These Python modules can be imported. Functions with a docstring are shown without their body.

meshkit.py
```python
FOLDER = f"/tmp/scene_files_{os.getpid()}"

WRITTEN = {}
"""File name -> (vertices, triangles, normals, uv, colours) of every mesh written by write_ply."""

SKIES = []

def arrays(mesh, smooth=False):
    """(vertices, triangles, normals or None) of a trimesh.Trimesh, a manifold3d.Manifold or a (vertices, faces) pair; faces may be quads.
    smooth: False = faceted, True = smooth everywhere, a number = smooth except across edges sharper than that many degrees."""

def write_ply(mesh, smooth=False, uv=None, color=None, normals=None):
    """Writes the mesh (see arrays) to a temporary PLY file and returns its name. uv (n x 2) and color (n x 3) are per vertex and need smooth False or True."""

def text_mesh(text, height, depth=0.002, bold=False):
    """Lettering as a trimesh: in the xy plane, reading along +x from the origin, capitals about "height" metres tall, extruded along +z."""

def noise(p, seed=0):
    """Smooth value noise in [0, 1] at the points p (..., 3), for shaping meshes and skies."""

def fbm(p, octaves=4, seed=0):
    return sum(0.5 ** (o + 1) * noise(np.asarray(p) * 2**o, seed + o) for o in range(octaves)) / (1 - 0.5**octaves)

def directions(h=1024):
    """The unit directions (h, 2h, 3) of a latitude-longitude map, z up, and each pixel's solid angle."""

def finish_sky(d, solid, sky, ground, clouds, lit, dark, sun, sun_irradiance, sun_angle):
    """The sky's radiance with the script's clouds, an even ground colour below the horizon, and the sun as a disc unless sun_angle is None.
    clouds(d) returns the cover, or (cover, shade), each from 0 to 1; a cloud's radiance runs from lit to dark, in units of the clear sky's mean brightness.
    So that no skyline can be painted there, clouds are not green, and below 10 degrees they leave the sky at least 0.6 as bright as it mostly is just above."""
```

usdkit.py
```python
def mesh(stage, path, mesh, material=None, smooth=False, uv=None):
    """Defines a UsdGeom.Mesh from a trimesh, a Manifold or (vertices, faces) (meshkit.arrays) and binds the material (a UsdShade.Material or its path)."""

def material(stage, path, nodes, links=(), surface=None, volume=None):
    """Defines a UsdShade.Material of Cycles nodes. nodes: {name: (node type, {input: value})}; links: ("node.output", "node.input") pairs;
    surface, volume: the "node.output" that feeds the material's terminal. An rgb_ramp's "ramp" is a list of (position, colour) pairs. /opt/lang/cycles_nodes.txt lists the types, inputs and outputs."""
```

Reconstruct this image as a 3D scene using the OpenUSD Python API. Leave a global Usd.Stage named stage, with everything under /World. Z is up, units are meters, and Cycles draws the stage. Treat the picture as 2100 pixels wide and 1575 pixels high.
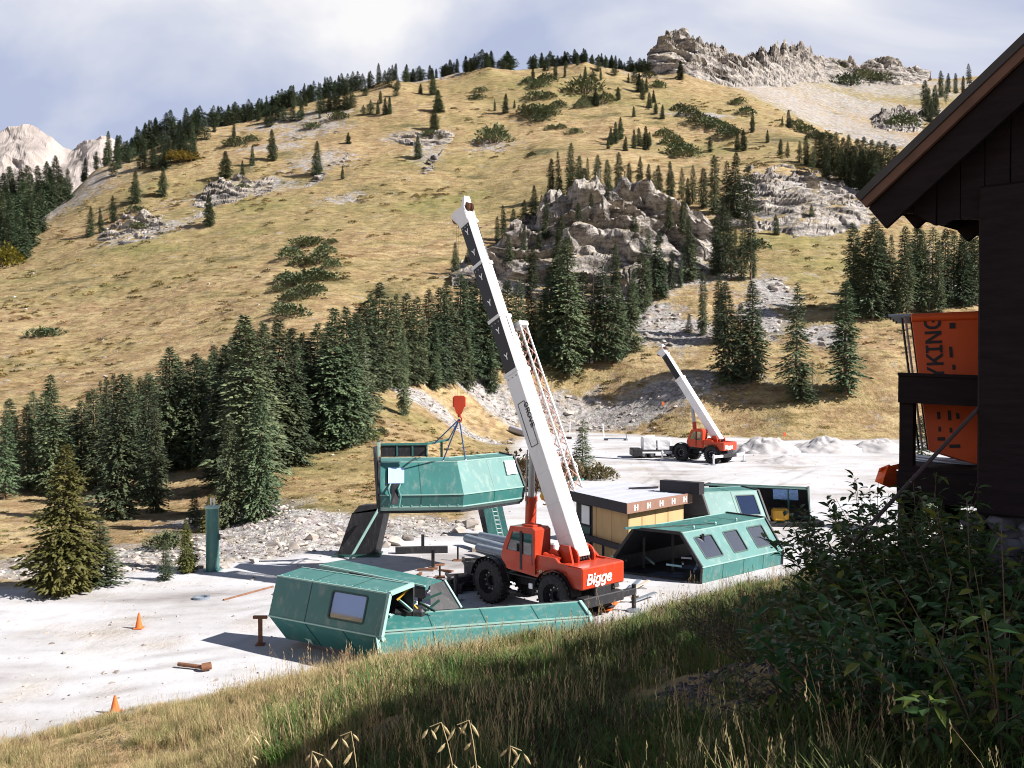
import math, random
import numpy as np, trimesh, shapely
import manifold3d as m3
from scipy.interpolate import RBFInterpolator
from scipy.ndimage import map_coordinates
from pxr import Usd, UsdGeom, UsdLux, UsdShade, Gf, Sdf, Vt
import usdkit, meshkit

stage = Usd.Stage.CreateInMemory()
UsdGeom.SetStageUpAxis(stage, UsdGeom.Tokens.z)
UsdGeom.SetStageMetersPerUnit(stage, 1.0)
world = UsdGeom.Xform.Define(stage, '/World')
stage.SetDefaultPrim(world.GetPrim())
UsdGeom.Scope.Define(stage, '/World/Looks')
PI = math.pi

# ---------------------------------------------------------------- camera, sky, sun, exposure
CAM = np.array([0., 0., 10.])
FPX, CX, CY, HORIZON = 2000.0, 1050.0, 787.5, 755.0
PITCH = math.atan((CY - HORIZON) / FPX)
cam = UsdGeom.Camera.Define(stage, '/World/camera')
cam.AddTranslateOp().Set(Gf.Vec3d(*CAM))
cam.AddRotateXOp().Set(90 - math.degrees(PITCH))
cam.CreateHorizontalApertureAttr(36.0)
cam.CreateVerticalApertureAttr(27.0)
cam.CreateFocalLengthAttr(FPX / 2100 * 36)
cam.CreateClippingRangeAttr(Gf.Vec2f(0.1, 6000))
cam.CreateExposureAttr(1.2)
SUN_EL = math.radians(39)
SUN_AZ = math.atan2(0.955, -0.295)            # atan2(x, y) of the direction towards the sun
SUN_DIR = np.array([math.sin(SUN_AZ) * math.cos(SUN_EL), math.cos(SUN_AZ) * math.cos(SUN_EL), math.sin(SUN_EL)])
SKY_STRENGTH, SUN_INTENSITY = 0.05, 1.25
sun = UsdLux.DistantLight.Define(stage, '/World/sun')
sun.CreateIntensityAttr(SUN_INTENSITY); sun.CreateAngleAttr(0.5); sun.CreateNormalizeAttr(True)
sun.CreateColorAttr(Gf.Vec3f(1.0, 0.955, 0.885))
_z = SUN_DIR; _x = np.cross([0, 0, 1.0], _z); _x /= np.linalg.norm(_x); _y = np.cross(_z, _x)
sun.AddTransformOp().Set(Gf.Matrix4d(*_x, 0, *_y, 0, *_z, 0, 0, 0, 0, 1))
dome = UsdLux.DomeLight.Define(stage, '/World/sky')
dome.CreateIntensityAttr(1.0)
skymat = usdkit.material(stage, '/World/Looks/sky', {
    'geo': ('texture_coordinate', {}),
    'sky': ('sky_texture', {'sky_type': 'single_scattering', 'sun_disc': False, 'sun_elevation': SUN_EL, 'sun_rotation': SUN_AZ, 'altitude': 2600.0}),
    'xyz': ('separate_xyz', {}), 'zc': ('math', {'math_type': 'maximum', 'value2': 0.0}), 'za': ('math', {'math_type': 'add', 'value2': 0.30}), 'zv': ('combine_xyz', {}), 'pl': ('vector_math', {'math_type': 'divide'}), 'mp': ('mapping', {'location': (2.3, 0.9, 0.0), 'scale': (1.0, 1.0, 0.0)}),
    'n': ('noise_texture', {'scale': 0.95, 'detail': 7.0, 'roughness': 0.55, 'distortion': 0.3}), 'bias': ('map_range', {'range_type': 'smoothstep', 'from_min': 0.30, 'from_max': 0.72, 'to_min': 0.32, 'to_max': -0.07, 'clamp': True}), 'cv': ('math', {'math_type': 'add'}), 'cover': ('map_range', {'from_min': 0.47, 'from_max': 0.68, 'to_min': 0.0, 'to_max': 0.96, 'clamp': True}),
    'n2': ('noise_texture', {'scale': 1.25, 'detail': 6.0, 'roughness': 0.5, 'distortion': 0.5}), 'mp2': ('mapping', {'location': (7.7, 3.1, 0.0), 'scale': (1.0, 1.0, 0.0)}), 'r': ('rgb_ramp', {'ramp': [(0.0, (0.0, 0.0, 0.0)), (0.42, (0.08, 0.08, 0.08)), (0.52, (0.42, 0.42, 0.42)), (0.62, (0.92, 0.92, 0.92)), (1.0, (1, 1, 1))]}),
    'cloud': ('mix', {'mix_type': 'mix', 'color1': (3.9, 4.5, 6.3), 'color2': (9.2, 9.0, 8.9)}), 'mixs': ('mix', {'mix_type': 'mix'}), 'bg': ('background_shader', {'strength': SKY_STRENGTH}),
}, [('geo.generated', 'xyz.vector'), ('xyz.z', 'zc.value1'), ('zc.value', 'za.value1'), ('za.value', 'zv.x'), ('za.value', 'zv.y'), ('za.value', 'zv.z'), ('geo.generated', 'pl.vector1'), ('zv.vector', 'pl.vector2'), ('pl.vector', 'mp.vector'), ('mp.vector', 'n.vector'), ('pl.vector', 'mp2.vector'), ('mp2.vector', 'n2.vector'),
    ('xyz.z', 'bias.value'), ('n.fac', 'cv.value1'), ('bias.result', 'cv.value2'), ('cv.value', 'cover.value'), ('n2.fac', 'r.fac'), ('r.color', 'cloud.fac'), ('cover.result', 'mixs.fac'), ('sky.color', 'mixs.color1'), ('cloud.color', 'mixs.color2'), ('mixs.color', 'bg.color')], surface='bg.background')
UsdShade.MaterialBindingAPI.Apply(dome.GetPrim()).Bind(skymat)
dome.GetPrim().SetCustomDataByKey('kind', 'structure')

# ---------------------------------------------------------------- helpers
def ray(px, py):
    u, v = (px - CX) / FPX, (CY - py) / FPX
    d = np.array([u, math.cos(PITCH) + v * math.sin(PITCH), -math.sin(PITCH) + v * math.cos(PITCH)])
    return d / d[1]
def at(px, py, Y):            # the world point seen at a pixel of the photograph, Y metres ahead
    return CAM + ray(px, py) * Y
def on_z(px, py, z=0.0):
    d = ray(px, py)
    return CAM + d * ((z - CAM[2]) / d[2])

taken = {}
def numbered(parent, name):
    k = taken.get((parent, name), 0); taken[(parent, name)] = k + 1
    return f'{parent}/{name}' if k == 0 else f'{parent}/{name}_{k:03d}'
def tag(prim, label=None, cat=None, group=None, kind=None):
    for k, v in (('label', label), ('category', cat), ('group', group), ('kind', kind)):
        if v: prim.SetCustomDataByKey(k, v)
    return prim
def pose(x, loc=(0, 0, 0), rz=0.0, scale=None, mat=None, lean=0.0):
    if mat is not None:
        x.AddTransformOp().Set(Gf.Matrix4d(*[float(q) for q in np.asarray(mat, float).T.ravel()])); return
    x.AddTranslateOp().Set(Gf.Vec3d(*map(float, loc)))
    if lean: x.AddRotateYOp().Set(lean)
    if rz: x.AddRotateZOp().Set(math.degrees(rz))
    if scale is not None: x.AddScaleOp().Set(Gf.Vec3f(*(np.broadcast_to(scale, 3).astype(float).tolist())))
def thing(name, label, cat, loc=(0, 0, 0), rz=0.0, group=None, scale=None, mat=None):
    x = UsdGeom.Xform.Define(stage, numbered('/World', name))
    pose(x, loc, rz, scale, mat)
    return tag(x.GetPrim(), label, cat, group)
def obj(parent, name, mesh, mat, smooth=False, label=None, kind=None):
    p = '/World' if parent is None else str(parent.GetPath())
    if isinstance(mesh, MB): mesh = mesh.get()
    m = usdkit.mesh(stage, numbered(p, name), mesh, mat, smooth)
    return tag(m.GetPrim(), label, kind=kind)
def top(name, mesh, mat, label, cat, smooth=False, group=None, kind=None, loc=None, rz=0.0):
    p = obj(None, name, mesh, mat, smooth)
    if loc is not None: pose(UsdGeom.Xformable(p), loc, rz)
    return tag(p, label, cat, group, kind)
def copy_of(src, name, label, cat, loc, rz=0.0, scale=None, group=None, lean=0.0):
    x = UsdGeom.Xform.Define(stage, numbered('/World', name))
    x.GetPrim().GetReferences().AddInternalReference(src.GetPath() if hasattr(src, 'GetPath') else src)
    x.GetPrim().SetInstanceable(True)
    pose(x, loc, rz, scale, None, lean)
    return tag(x.GetPrim(), label, cat, group)

def frame(z, up=(0, 0, 1)):
    z = np.asarray(z, float); z = z / np.linalg.norm(z)
    if abs(np.dot(z, up)) > 0.97 * np.linalg.norm(up): up = (0, 1.0, 0) if abs(z[1]) < 0.9 else (1.0, 0, 0)
    x = np.cross(up, z); x /= np.linalg.norm(x)
    return np.stack([x, np.cross(z, x), z], 1)      # columns x, y, z
class MB:
    """Collects shapes that become one mesh."""
    def __init__(s): s.v, s.f, s.n = [], [], 0
    def add(s, v, f):
        v = np.asarray(v, float); f = np.asarray(f, int)
        if f.ndim == 2 and f.shape[1] == 4: f = np.vstack([f[:, [0, 1, 2]], f[:, [0, 2, 3]]])
        s.v.append(v); s.f.append(f + s.n); s.n += len(v); return s
    def tm(s, t, M=None):
        v = np.asarray(t.vertices)
        if M is not None: v = v @ np.asarray(M)[:3, :3].T + np.asarray(M)[:3, 3]
        return s.add(v, t.faces)
    def box(s, c, size, R=None, ch=0.0):
        h = np.asarray(size, float) / 2
        if ch > 0:
            ch = min(ch, h.min() * 0.45)
            pts = []
            for sx in (-1, 1):
                for sy in (-1, 1):
                    for sz in (-1, 1):
                        q = np.array([sx, sy, sz])
                        for k in range(3):
                            e = h - ch; e[k] = h[k]; pts.append(q * e)
            t = trimesh.convex.convex_hull(np.array(pts)); v, f = np.array(t.vertices), np.array(t.faces)
        else:
            v = np.array([[x, y, z] for x in (-1, 1) for y in (-1, 1) for z in (-1, 1)]) * h
            f = np.array([[0, 1, 3, 2], [4, 6, 7, 5], [0, 4, 5, 1], [2, 3, 7, 6], [0, 2, 6, 4], [1, 5, 7, 3]])
        if R is not None: v = v @ np.asarray(R).T
        return s.add(v + np.asarray(c, float), f)
    def bar(s, p, q, w, h=None, up=(0, 0, 1), ch=0.0):
        p, q = np.asarray(p, float), np.asarray(q, float); R = frame(q - p, up)
        return s.box((p + q) / 2, (w, w if h is None else h, np.linalg.norm(q - p)), R, ch)
    def tube(s, p, q, r, r2=None, n=10, caps=True):
        p, q = np.asarray(p, float), np.asarray(q, float); R = frame(q - p); r2 = r if r2 is None else r2
        a = np.arange(n) * 2 * PI / n; c = np.stack([np.cos(a), np.sin(a), 0 * a], 1)
        v = np.vstack([p + r * c @ R.T, q + r2 * c @ R.T]); i = np.arange(n); j = (i + 1) % n
        f = [np.stack([i, j, j + n, i + n], 1)]
        s.add(v, f[0])
        if caps:
            for base, ctr, flip in ((0, p, 1), (n, q, 0)):
                vv = np.vstack([v[base:base + n], ctr]); ff = np.stack([j, i, i * 0 + n], 1) if flip else np.stack([i, j, i * 0 + n], 1)
                s.add(vv, ff)
        return s
    def path(s, pts, r, n=7):
        pts = np.asarray(pts, float); r = np.broadcast_to(r, (len(pts),))
        for k in range(len(pts) - 1): s.tube(pts[k], pts[k + 1], r[k], r[k + 1], n)
        return s
    def lathe(s, prof, p, axis=(0, 0, 1), n=20):
        prof = np.asarray(prof, float); R = frame(axis); a = np.arange(n) * 2 * PI / n
        v = np.stack([prof[:, None, 0] * np.cos(a), prof[:, None, 0] * np.sin(a), np.broadcast_to(prof[:, None, 1], (len(prof), n))], -1).reshape(-1, 3)
        i, j = np.meshgrid(np.arange(len(prof) - 1), np.arange(n), indexing='ij')
        f = np.stack([i * n + j, i * n + (j + 1) % n, (i + 1) * n + (j + 1) % n, (i + 1) * n + j], -1).reshape(-1, 4)
        return s.add(v @ R.T + np.asarray(p, float), f)
    def prism(s, poly, depth, M):
        """poly in the frame's xy plane extruded along its z; M is 4x4 or (origin, R)."""
        g = poly if hasattr(poly, 'exterior') else shapely.Polygon(poly)
        t = trimesh.creation.extrude_polygon(g, depth, engine='earcut')
        if isinstance(M, tuple):
            Q = np.eye(4); Q[:3, :3] = M[1]; Q[:3, 3] = M[0]; M = Q
        return s.tm(t, M)
    def hull(s, pts):
        t = trimesh.convex.convex_hull(np.asarray(pts, float)); return s.add(t.vertices, t.faces)
    def get(s): return np.vstack(s.v), np.vstack(s.f)

# ---------------------------------------------------------------- materials
def mat(name, color, rough=0.6, metallic=0.0, vary=0.15, scale=3.0, bump=0.0, bscale=30.0, spec=0.4, dirt=None, coat=0.0, detail=5.0, stretch=(1, 1, 1), inst=0.0):
    """principled paint or plain stuff with a soft mottling, optional patches of dirt and fine relief"""
    c = np.array(color, float)
    nodes = {'tc': ('texture_coordinate', {}), 'mp': ('mapping', {'scale': stretch}), 'n': ('noise_texture', {'scale': scale, 'detail': detail, 'roughness': 0.6}),
             'r': ('rgb_ramp', {'ramp': [(0.25, tuple(c * (1 - vary))), (0.75, tuple(np.minimum(c * (1 + vary), 0.95)))]}),
             'p': ('principled_bsdf', {'roughness': rough, 'metallic': metallic, 'specular_ior_level': spec, 'coat_weight': coat})}
    links = [('tc.object', 'mp.vector'), ('mp.vector', 'n.vector'), ('n.fac', 'r.fac')]
    src = 'r.color'
    if dirt is not None:
        nodes['dn'] = ('noise_texture', {'scale': scale * 2.7, 'detail': 7.0, 'roughness': 0.7}); nodes['dmp'] = ('mapping', {'scale': (1.6, 1.6, 0.5)})
        nodes['dr'] = ('rgb_ramp', {'ramp': [(0.52, (0, 0, 0)), (0.72, (dirt[1],) * 3)]})
        nodes['dm'] = ('mix', {'mix_type': 'mix', 'color2': dirt[0]})
        links += [('mp.vector', 'dmp.vector'), ('dmp.vector', 'dn.vector'), ('dn.fac', 'dr.fac'), ('dr.color', 'dm.fac'), (src, 'dm.color1')]; src = 'dm.color'
    if inst:
        nodes['oi'] = ('object_info', {}); nodes['or'] = ('map_range', {'to_min': 1 - inst, 'to_max': 1 + inst})
        nodes['hv'] = ('hsv', {}); links += [('oi.random', 'or.value'), ('or.result', 'hv.value'), (src, 'hv.color')]; src = 'hv.color'
    links.append((src, 'p.base_color'))
    if bump:
        nodes['bn'] = ('noise_texture', {'scale': bscale, 'detail': 6.0}); nodes['b'] = ('bump', {'strength': bump, 'distance': 0.02})
        links += [('mp.vector', 'bn.vector'), ('bn.fac', 'b.height'), ('b.normal', 'p.normal')]
    return usdkit.material(stage, '/World/Looks/' + name, nodes, links, surface='p.BSDF')
def foliage_mat(name, dark, light, trans=0.25, inst=0.35, scale=0.9, rough=0.6, hue=0.03):
    nodes = {'tc': ('texture_coordinate', {}), 'n': ('noise_texture', {'scale': scale, 'detail': 4.0}), 'g': ('geometry', {}), 'add': ('math', {'math_type': 'multiply_add', 'value2': 0.45, 'value3': 0.0}),
             'sum': ('math', {'math_type': 'add'}), 'r': ('rgb_ramp', {'ramp': [(0.3, dark), (0.95, light)]}),
             'oi': ('object_info', {}), 'or': ('map_range', {'to_min': 1 - inst, 'to_max': 1 + inst}), 'oh': ('map_range', {'to_min': 0.5 - hue, 'to_max': 0.5 + hue}), 'wn': ('white_noise_texture', {'dimensions': '1D'}), 'hv': ('hsv', {}),
             'p': ('principled_bsdf', {'roughness': rough, 'specular_ior_level': 0.25}), 't': ('translucent_bsdf', {}), 'm': ('mix_closure', {'fac': trans})}
    links = [('tc.object', 'n.vector'), ('g.random_per_island', 'add.value1'), ('n.fac', 'sum.value1'), ('add.value', 'sum.value2'), ('sum.value', 'r.fac'),
             ('oi.random', 'or.value'), ('oi.random', 'wn.w'), ('wn.value', 'oh.value'), ('or.result', 'hv.value'), ('oh.result', 'hv.hue'), ('r.color', 'hv.color'),
             ('hv.color', 'p.base_color'), ('hv.color', 't.color'), ('p.BSDF', 'm.closure1'), ('t.BSDF', 'm.closure2')]
    return usdkit.material(stage, '/World/Looks/' + name, nodes, links, surface='m.closure')

# ================================================================ the terrain
COLS = {
 -300: [(1210, 44.0), (1100, 60), (1040, 78), (930, 100), (830, 130), (700, 180), (600, 235), (540, 280), (500, 330)],
 0: [(1213, 43.7), (1100, 60), (1040, 75), (930, 100), (830, 130), (700, 180), (600, 235), (540, 275), (490, 325)],
 200: [(1190, 46), (1100, 60), (1050, 74), (930, 98), (830, 124), (700, 175), (600, 222), (500, 270), (420, 320), (345, 365)],
 400: [(1170, 48.2), (1090, 60), (1040, 73), (930, 95), (830, 118), (700, 160), (600, 200), (500, 250), (400, 305), (320, 355), (262, 390)],
 600: [(1142, 52), (1050, 62), (960, 82), (925, 92), (850, 105), (760, 125), (640, 165), (560, 205), (450, 265), (350, 320), (260, 375), (218, 400)],
 800: [(1126, 54), (1050, 65), (950, 85), (900, 98), (830, 118), (780, 132), (700, 152), (600, 190), (500, 235), (400, 285), (300, 340), (200, 395), (168, 410)],
 1000: [(1095, 59), (1040, 70), (960, 95), (900, 127), (850, 140), (790, 151), (740, 160), (700, 169), (600, 192), (500, 230), (400, 285), (300, 340), (200, 400), (138, 425)],
 1100: [(893, 143), (850, 148), (790, 157), (740, 165), (700, 173), (650, 184)],
 1300: [(896, 140), (850, 148), (790, 157), (740, 165), (700, 173), (650, 185), (600, 196)],
 1200: [(893, 145), (850, 150), (780, 160), (740, 167), (650, 185), (600, 198), (540, 216), (470, 240), (400, 262), (360, 280), (330, 300), (250, 360), (180, 410), (124, 435)],
 1400: [(903, 135), (850, 143), (790, 153), (700, 172), (620, 190), (550, 208), (480, 232), (420, 255), (370, 278), (300, 325), (220, 390), (150, 450)],
 1500: [(200, 425), (165, 520), (130, 580), (105, 610)],
 1600: [(905, 133), (850, 141), (800, 150), (700, 170), (600, 192), (500, 220), (440, 240), (380, 262), (320, 300), (250, 370), (210, 470), (165, 580), (130, 630), (110, 650)],
 1700: [(292, 355), (260, 450), (230, 520), (180, 600), (150, 660), (128, 690)],
 1800: [(905, 133), (850, 140), (750, 155), (660, 175), (560, 205), (450, 240), (390, 265), (340, 320), (300, 420), (250, 520), (200, 600), (165, 690), (148, 730)],
 2000: [(905, 133), (850, 140), (700, 165), (640, 180), (560, 205), (480, 235), (400, 270), (335, 340), (290, 450), (230, 560), (180, 680), (155, 760)],
 2400: [(905, 133), (850, 140), (700, 165), (640, 180), (560, 205), (480, 235), (400, 270), (335, 340), (290, 450), (230, 560), (180, 680), (155, 760)],
}
_cp = []
for px, rows in COLS.items():
    for py, D in rows:
        P = at(px, py, D); _cp.append((P[0] / D, math.log(D), (P[2] - 10) / D))
    if px not in (1100, 1300, 1500, 1700):
        py, D = rows[-1]
        for k, dpy in ((1.2, 45), (1.6, 160), (2.6, 330)):
            P = at(px, min(py + dpy, 640), D * k); _cp.append((P[0] / D / k, math.log(D * k), (P[2] - 10) / D / k))
_cp = np.array(_cp)
_rbf = RBFInterpolator(_cp[:, :2] * [2.2, 1.0], _cp[:, 2], kernel='linear', smoothing=0.0008)
# the gravel pad (level, z = 0) and the toe of the near bank
TOE = [(-60, 12), (-30, 19.5), (-20, 23), (-13.6, 26.2), (-11.4, 28.4), (-7, 31), (-1, 33.2), (4.6, 37.2), (10, 42.5), (20, 50), (45, 66), (80, 84)]
BACK = [on_z(px, py)[:2] for px, py in ((2300, 905), (2000, 905), (1850, 903), (1600, 905), (1500, 898), (1400, 901), (1300, 893), (1200, 888), (1110, 889), (1075, 905), (1065, 950), (1050, 985), (1020, 1030), (985, 1085), (930, 1102), (850, 1108), (700, 1132), (580, 1150), (450, 1166), (300, 1181), (150, 1203), (0, 1216), (-200, 1230))]
PAD = shapely.Polygon(TOE + BACK + [(-90, 44), (-120, 20)]).buffer(0)
shapely.prepare(PAD)
TOE_LINE = np.array(TOE, float)
def toe_range(u):
    """distance ahead (Y) at which the line of bearing u = X/Y meets the toe of the bank"""
    g = TOE_LINE[:, 0] / TOE_LINE[:, 1]
    return np.interp(u, g, TOE_LINE[:, 1])
def bank(X, Y):
    u = X / np.maximum(Y, 0.5); t = np.clip(Y / toe_range(u), 0, 1.2)
    L = np.interp(t, [0, .2, .42, .7, .85, 1, 1.2], [1, .74, .46, .205, .12, 0, 0])
    C = np.interp(t, [0, .24, .45, .67, .82, .91, 1, 1.2], [1, .80, .60, .395, .235, .12, 0.0, 0])
    R = np.interp(t, [0, .2, .4, .6, .8, .9, 1, 1.2], [1, .9, .68, .455, .25, .14, 0, 0])
    a = np.clip((u + 0.40) / 0.32, 0, 1); a = a * a * (3 - 2 * a)
    b = np.clip((u - 0.05) / 0.3, 0, 1); b = b * b * (3 - 2 * b)
    return 8.3 * ((L * (1 - a) + C * a) * (1 - b) + R * b)
fb = lambda X, Y, s, o=4, seed=0: meshkit.fbm(np.stack([X / s, Y / s, 0 * X + seed * 7.3], -1), o, seed) - 0.5
def height(X, Y):
    X, Y = np.asarray(X, float), np.asarray(Y, float)
    Ys = np.maximum(Y, 3.0); u = np.clip(X / Ys, -0.75, 0.75)
    w = _rbf(np.stack([u * 2.2, np.log(np.maximum(Ys, 40.0))], -1).reshape(-1, 2)).reshape(X.shape)
    nat = 10 + w * Ys
    amp = np.clip((Ys - 150) / 130, 0, 1)
    nat = nat + fb(X, Y, 34, 4, 1) * 7.0 * amp + fb(X, Y, 9, 4, 2) * 2.2 * np.clip((Ys - 60) / 160, 0.15, 1) + fb(X, Y, 2.2, 3, 3) * 0.5
    d = shapely.distance(PAD, shapely.points(X.ravel(), Y.ravel())).reshape(X.shape)
    k = np.clip(d / (2.5 + Ys * 0.09), 0, 1); k = k * k * (3 - 2 * k)
    flat = fb(X, Y, 6, 4, 4) * 0.14 + fb(X, Y, 0.9, 3, 5) * 0.03
    z = flat * (1 - k) + nat * k
    near = (Y < toe_range(X / Ys) * 1.02)
    zb = bank(X, Ys) + (fb(X, Y, 3.0, 4, 6) * 0.5 + fb(X, Y, 0.7, 3, 7) * 0.12) * np.clip(bank(X, Ys) / 1.5, 0, 1) + flat * 0.5
    return np.where(near, np.maximum(zb, flat * 0.4), z), d, near
NU, NR = 700, 620
U_AX = np.linspace(-0.78, 0.78, NU)
L_AX = np.concatenate([np.linspace(math.log(3.2), math.log(60), 400, endpoint=False), np.linspace(math.log(60), math.log(470), 310, endpoint=False), np.linspace(math.log(470), math.log(1500), 60)])
_U, _L = np.meshgrid(U_AX, L_AX, indexing='ij')
GY = np.exp(_L); GX = _U * GY
GZ, GD, GN = height(GX, GY)
def H(X, Y):
    Y = max(Y, 3.3)
    i = (X / Y - U_AX[0]) / (U_AX[1] - U_AX[0]); j = np.interp(math.log(Y), L_AX, np.arange(len(L_AX)))
    return float(map_coordinates(GZ, [[i], [j]], order=1, mode='nearest')[0])
_YS = np.exp(np.linspace(math.log(6), math.log(1100), 2600)); _JS = np.interp(np.log(_YS), L_AX, np.arange(len(L_AX)))
def hit(px, py, start=6.0):
    """where the line of sight through a pixel of the photograph meets the ground"""
    d = ray(px, py); i = (d[0] - U_AX[0]) / (U_AX[1] - U_AX[0])
    z = map_coordinates(GZ, [np.full(len(_YS), i), _JS], order=1, mode='nearest'); s = (CAM[2] + d[2] * _YS < z) & (_YS > start)
    k = int(np.argmax(s)) if s.any() else int(np.argmax(np.where((_YS > start) & (_YS < 520), z - CAM[2] - d[2] * _YS, -1e9) / _YS)); Y = _YS[k]
    return np.array([d[0] * Y, Y, z[k]])
# masks of what covers the ground, by place: loose rock, green growth
def blob(px, py, Y, rx, ry, ang=0.0):
    P = at(px, py, Y); return P[0], P[1], rx, ry, ang
def field(blobs):
    out = np.zeros(GX.shape)
    for x, y, rx, ry, a in blobs:
        c, s = math.cos(a), math.sin(a); dx, dy = GX - x, GY - y
        q = ((dx * c + dy * s) / rx) ** 2 + ((-dx * s + dy * c) / ry) ** 2
        out = np.maximum(out, np.exp(-q ** 1.5))
    return out
def gb(px, py, rx, ry, ang=0.0, start=40):
    P = hit(px, py, start); return P[0], P[1], rx, ry, ang
ROCKY = field([gb(560, 1120, 14, 3.5, 0.2), gb(760, 1095, 10, 4), gb(620, 1075, 7, 5), gb(400, 1130, 9, 4), gb(230, 1160, 7, 4), gb(880, 1085, 6, 4), gb(470, 1060, 5, 4),
               gb(1390, 680, 8, 8, 0.3), gb(1335, 655, 7, 9), gb(1585, 600, 5, 9), gb(1560, 650, 4, 9), gb(1650, 420, 20, 10), gb(1250, 580, 26, 8), gb(1700, 390, 18, 9), gb(1990, 600, 8, 8),
               gb(1150, 850, 10, 4), gb(1290, 850, 16, 4), gb(880, 830, 12, 4), gb(1000, 820, 8, 5), gb(1690, 690, 5, 5),
               gb(300, 475, 14, 9), gb(490, 395, 20, 9), gb(540, 380, 9, 8), gb(660, 330, 12, 12), gb(640, 270, 14, 14), gb(880, 310, 6, 16), gb(840, 280, 12, 5), gb(1010, 300, 9, 6), gb(940, 140, 24, 8), gb(860, 150, 18, 8), gb(600, 250, 22, 10), gb(120, 430, 16, 8), gb(100, 330, 30, 20), gb(560, 300, 14, 8), gb(1280, 150, 18, 9), gb(1430, 235, 14, 5), gb(700, 410, 8, 5),
               blob(1620, 230, 500, 55, 60, 0.5), blob(1560, 190, 510, 45, 45), blob(1700, 270, 460, 45, 40), blob(1780, 290, 440, 50, 28), blob(1480, 150, 520, 50, 30), blob(1750, 215, 560, 50, 40), blob(1850, 240, 560, 45, 30), blob(1650, 120, 640, 120, 40), blob(1850, 150, 700, 120, 30)])
GREEN = field([gb(1250, 200, 60, 22), gb(1450, 230, 40, 18), gb(1150, 170, 60, 16), gb(900, 420, 40, 22), gb(250, 520, 40, 18), gb(480, 430, 30, 15), gb(830, 850, 10, 6), gb(700, 960, 9, 6), gb(640, 940, 8, 5), gb(1720, 560, 22, 12), gb(1600, 480, 22, 14), gb(330, 560, 30, 14), gb(1580, 300, 36, 18), gb(1500, 300, 40, 14), gb(600, 460, 40, 14), gb(950, 330, 40, 12), gb(350, 390, 30, 12),
               blob(1720, 180, 600, 60, 30, 0.4), blob(1850, 200, 620, 60, 30), blob(1650, 250, 430, 30, 25)])
padm = np.clip(1 - GD / 2.2 + fb(GX, GY, 2.5, 3, 8) * 1.2, 0, 1) * (~GN)
padm = np.maximum(padm, np.where(GN, np.clip(1 - (toe_range(_U) - GY) / 1.3 + fb(GX, GY, 1.2, 3, 9) * 1.5, 0, 1), 0))
path_soil = field([(3.6, 13.5, 1.7, 2.6, 0.2), (3.4, 10.5, 1.5, 2.0, 0)])
TRACKS = [[(-24, 38), (-16, 37.5), (-11, 39), (-7, 42), (-4, 46), (-1, 50), (3, 58), (9, 75), (16, 95)], [(-22, 33), (-15, 33.5), (-11, 35.5), (-9.5, 39), (-8, 44)], [(-26, 41), (-18, 40.5), (-12, 42), (-8, 45)], [(5, 60), (12, 78), (22, 92), (34, 100), (50, 104)], [(8, 66), (14, 86), (15, 110)], [(16, 60), (20, 80), (30, 98)], [(-20, 30), (-14, 30.2), (-9, 33)]]
_near = (GY > 20) & (GY < 130)
_trk = np.full(GX.shape, 9.0); _pt = shapely.points(GX[_near], GY[_near])
for k_, tr in enumerate(TRACKS):
    ln_ = shapely.LineString(tr)
    for o_ in (-.95, .95): _trk[_near] = np.minimum(_trk[_near], shapely.distance(ln_.offset_curve(o_), _pt))
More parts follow.
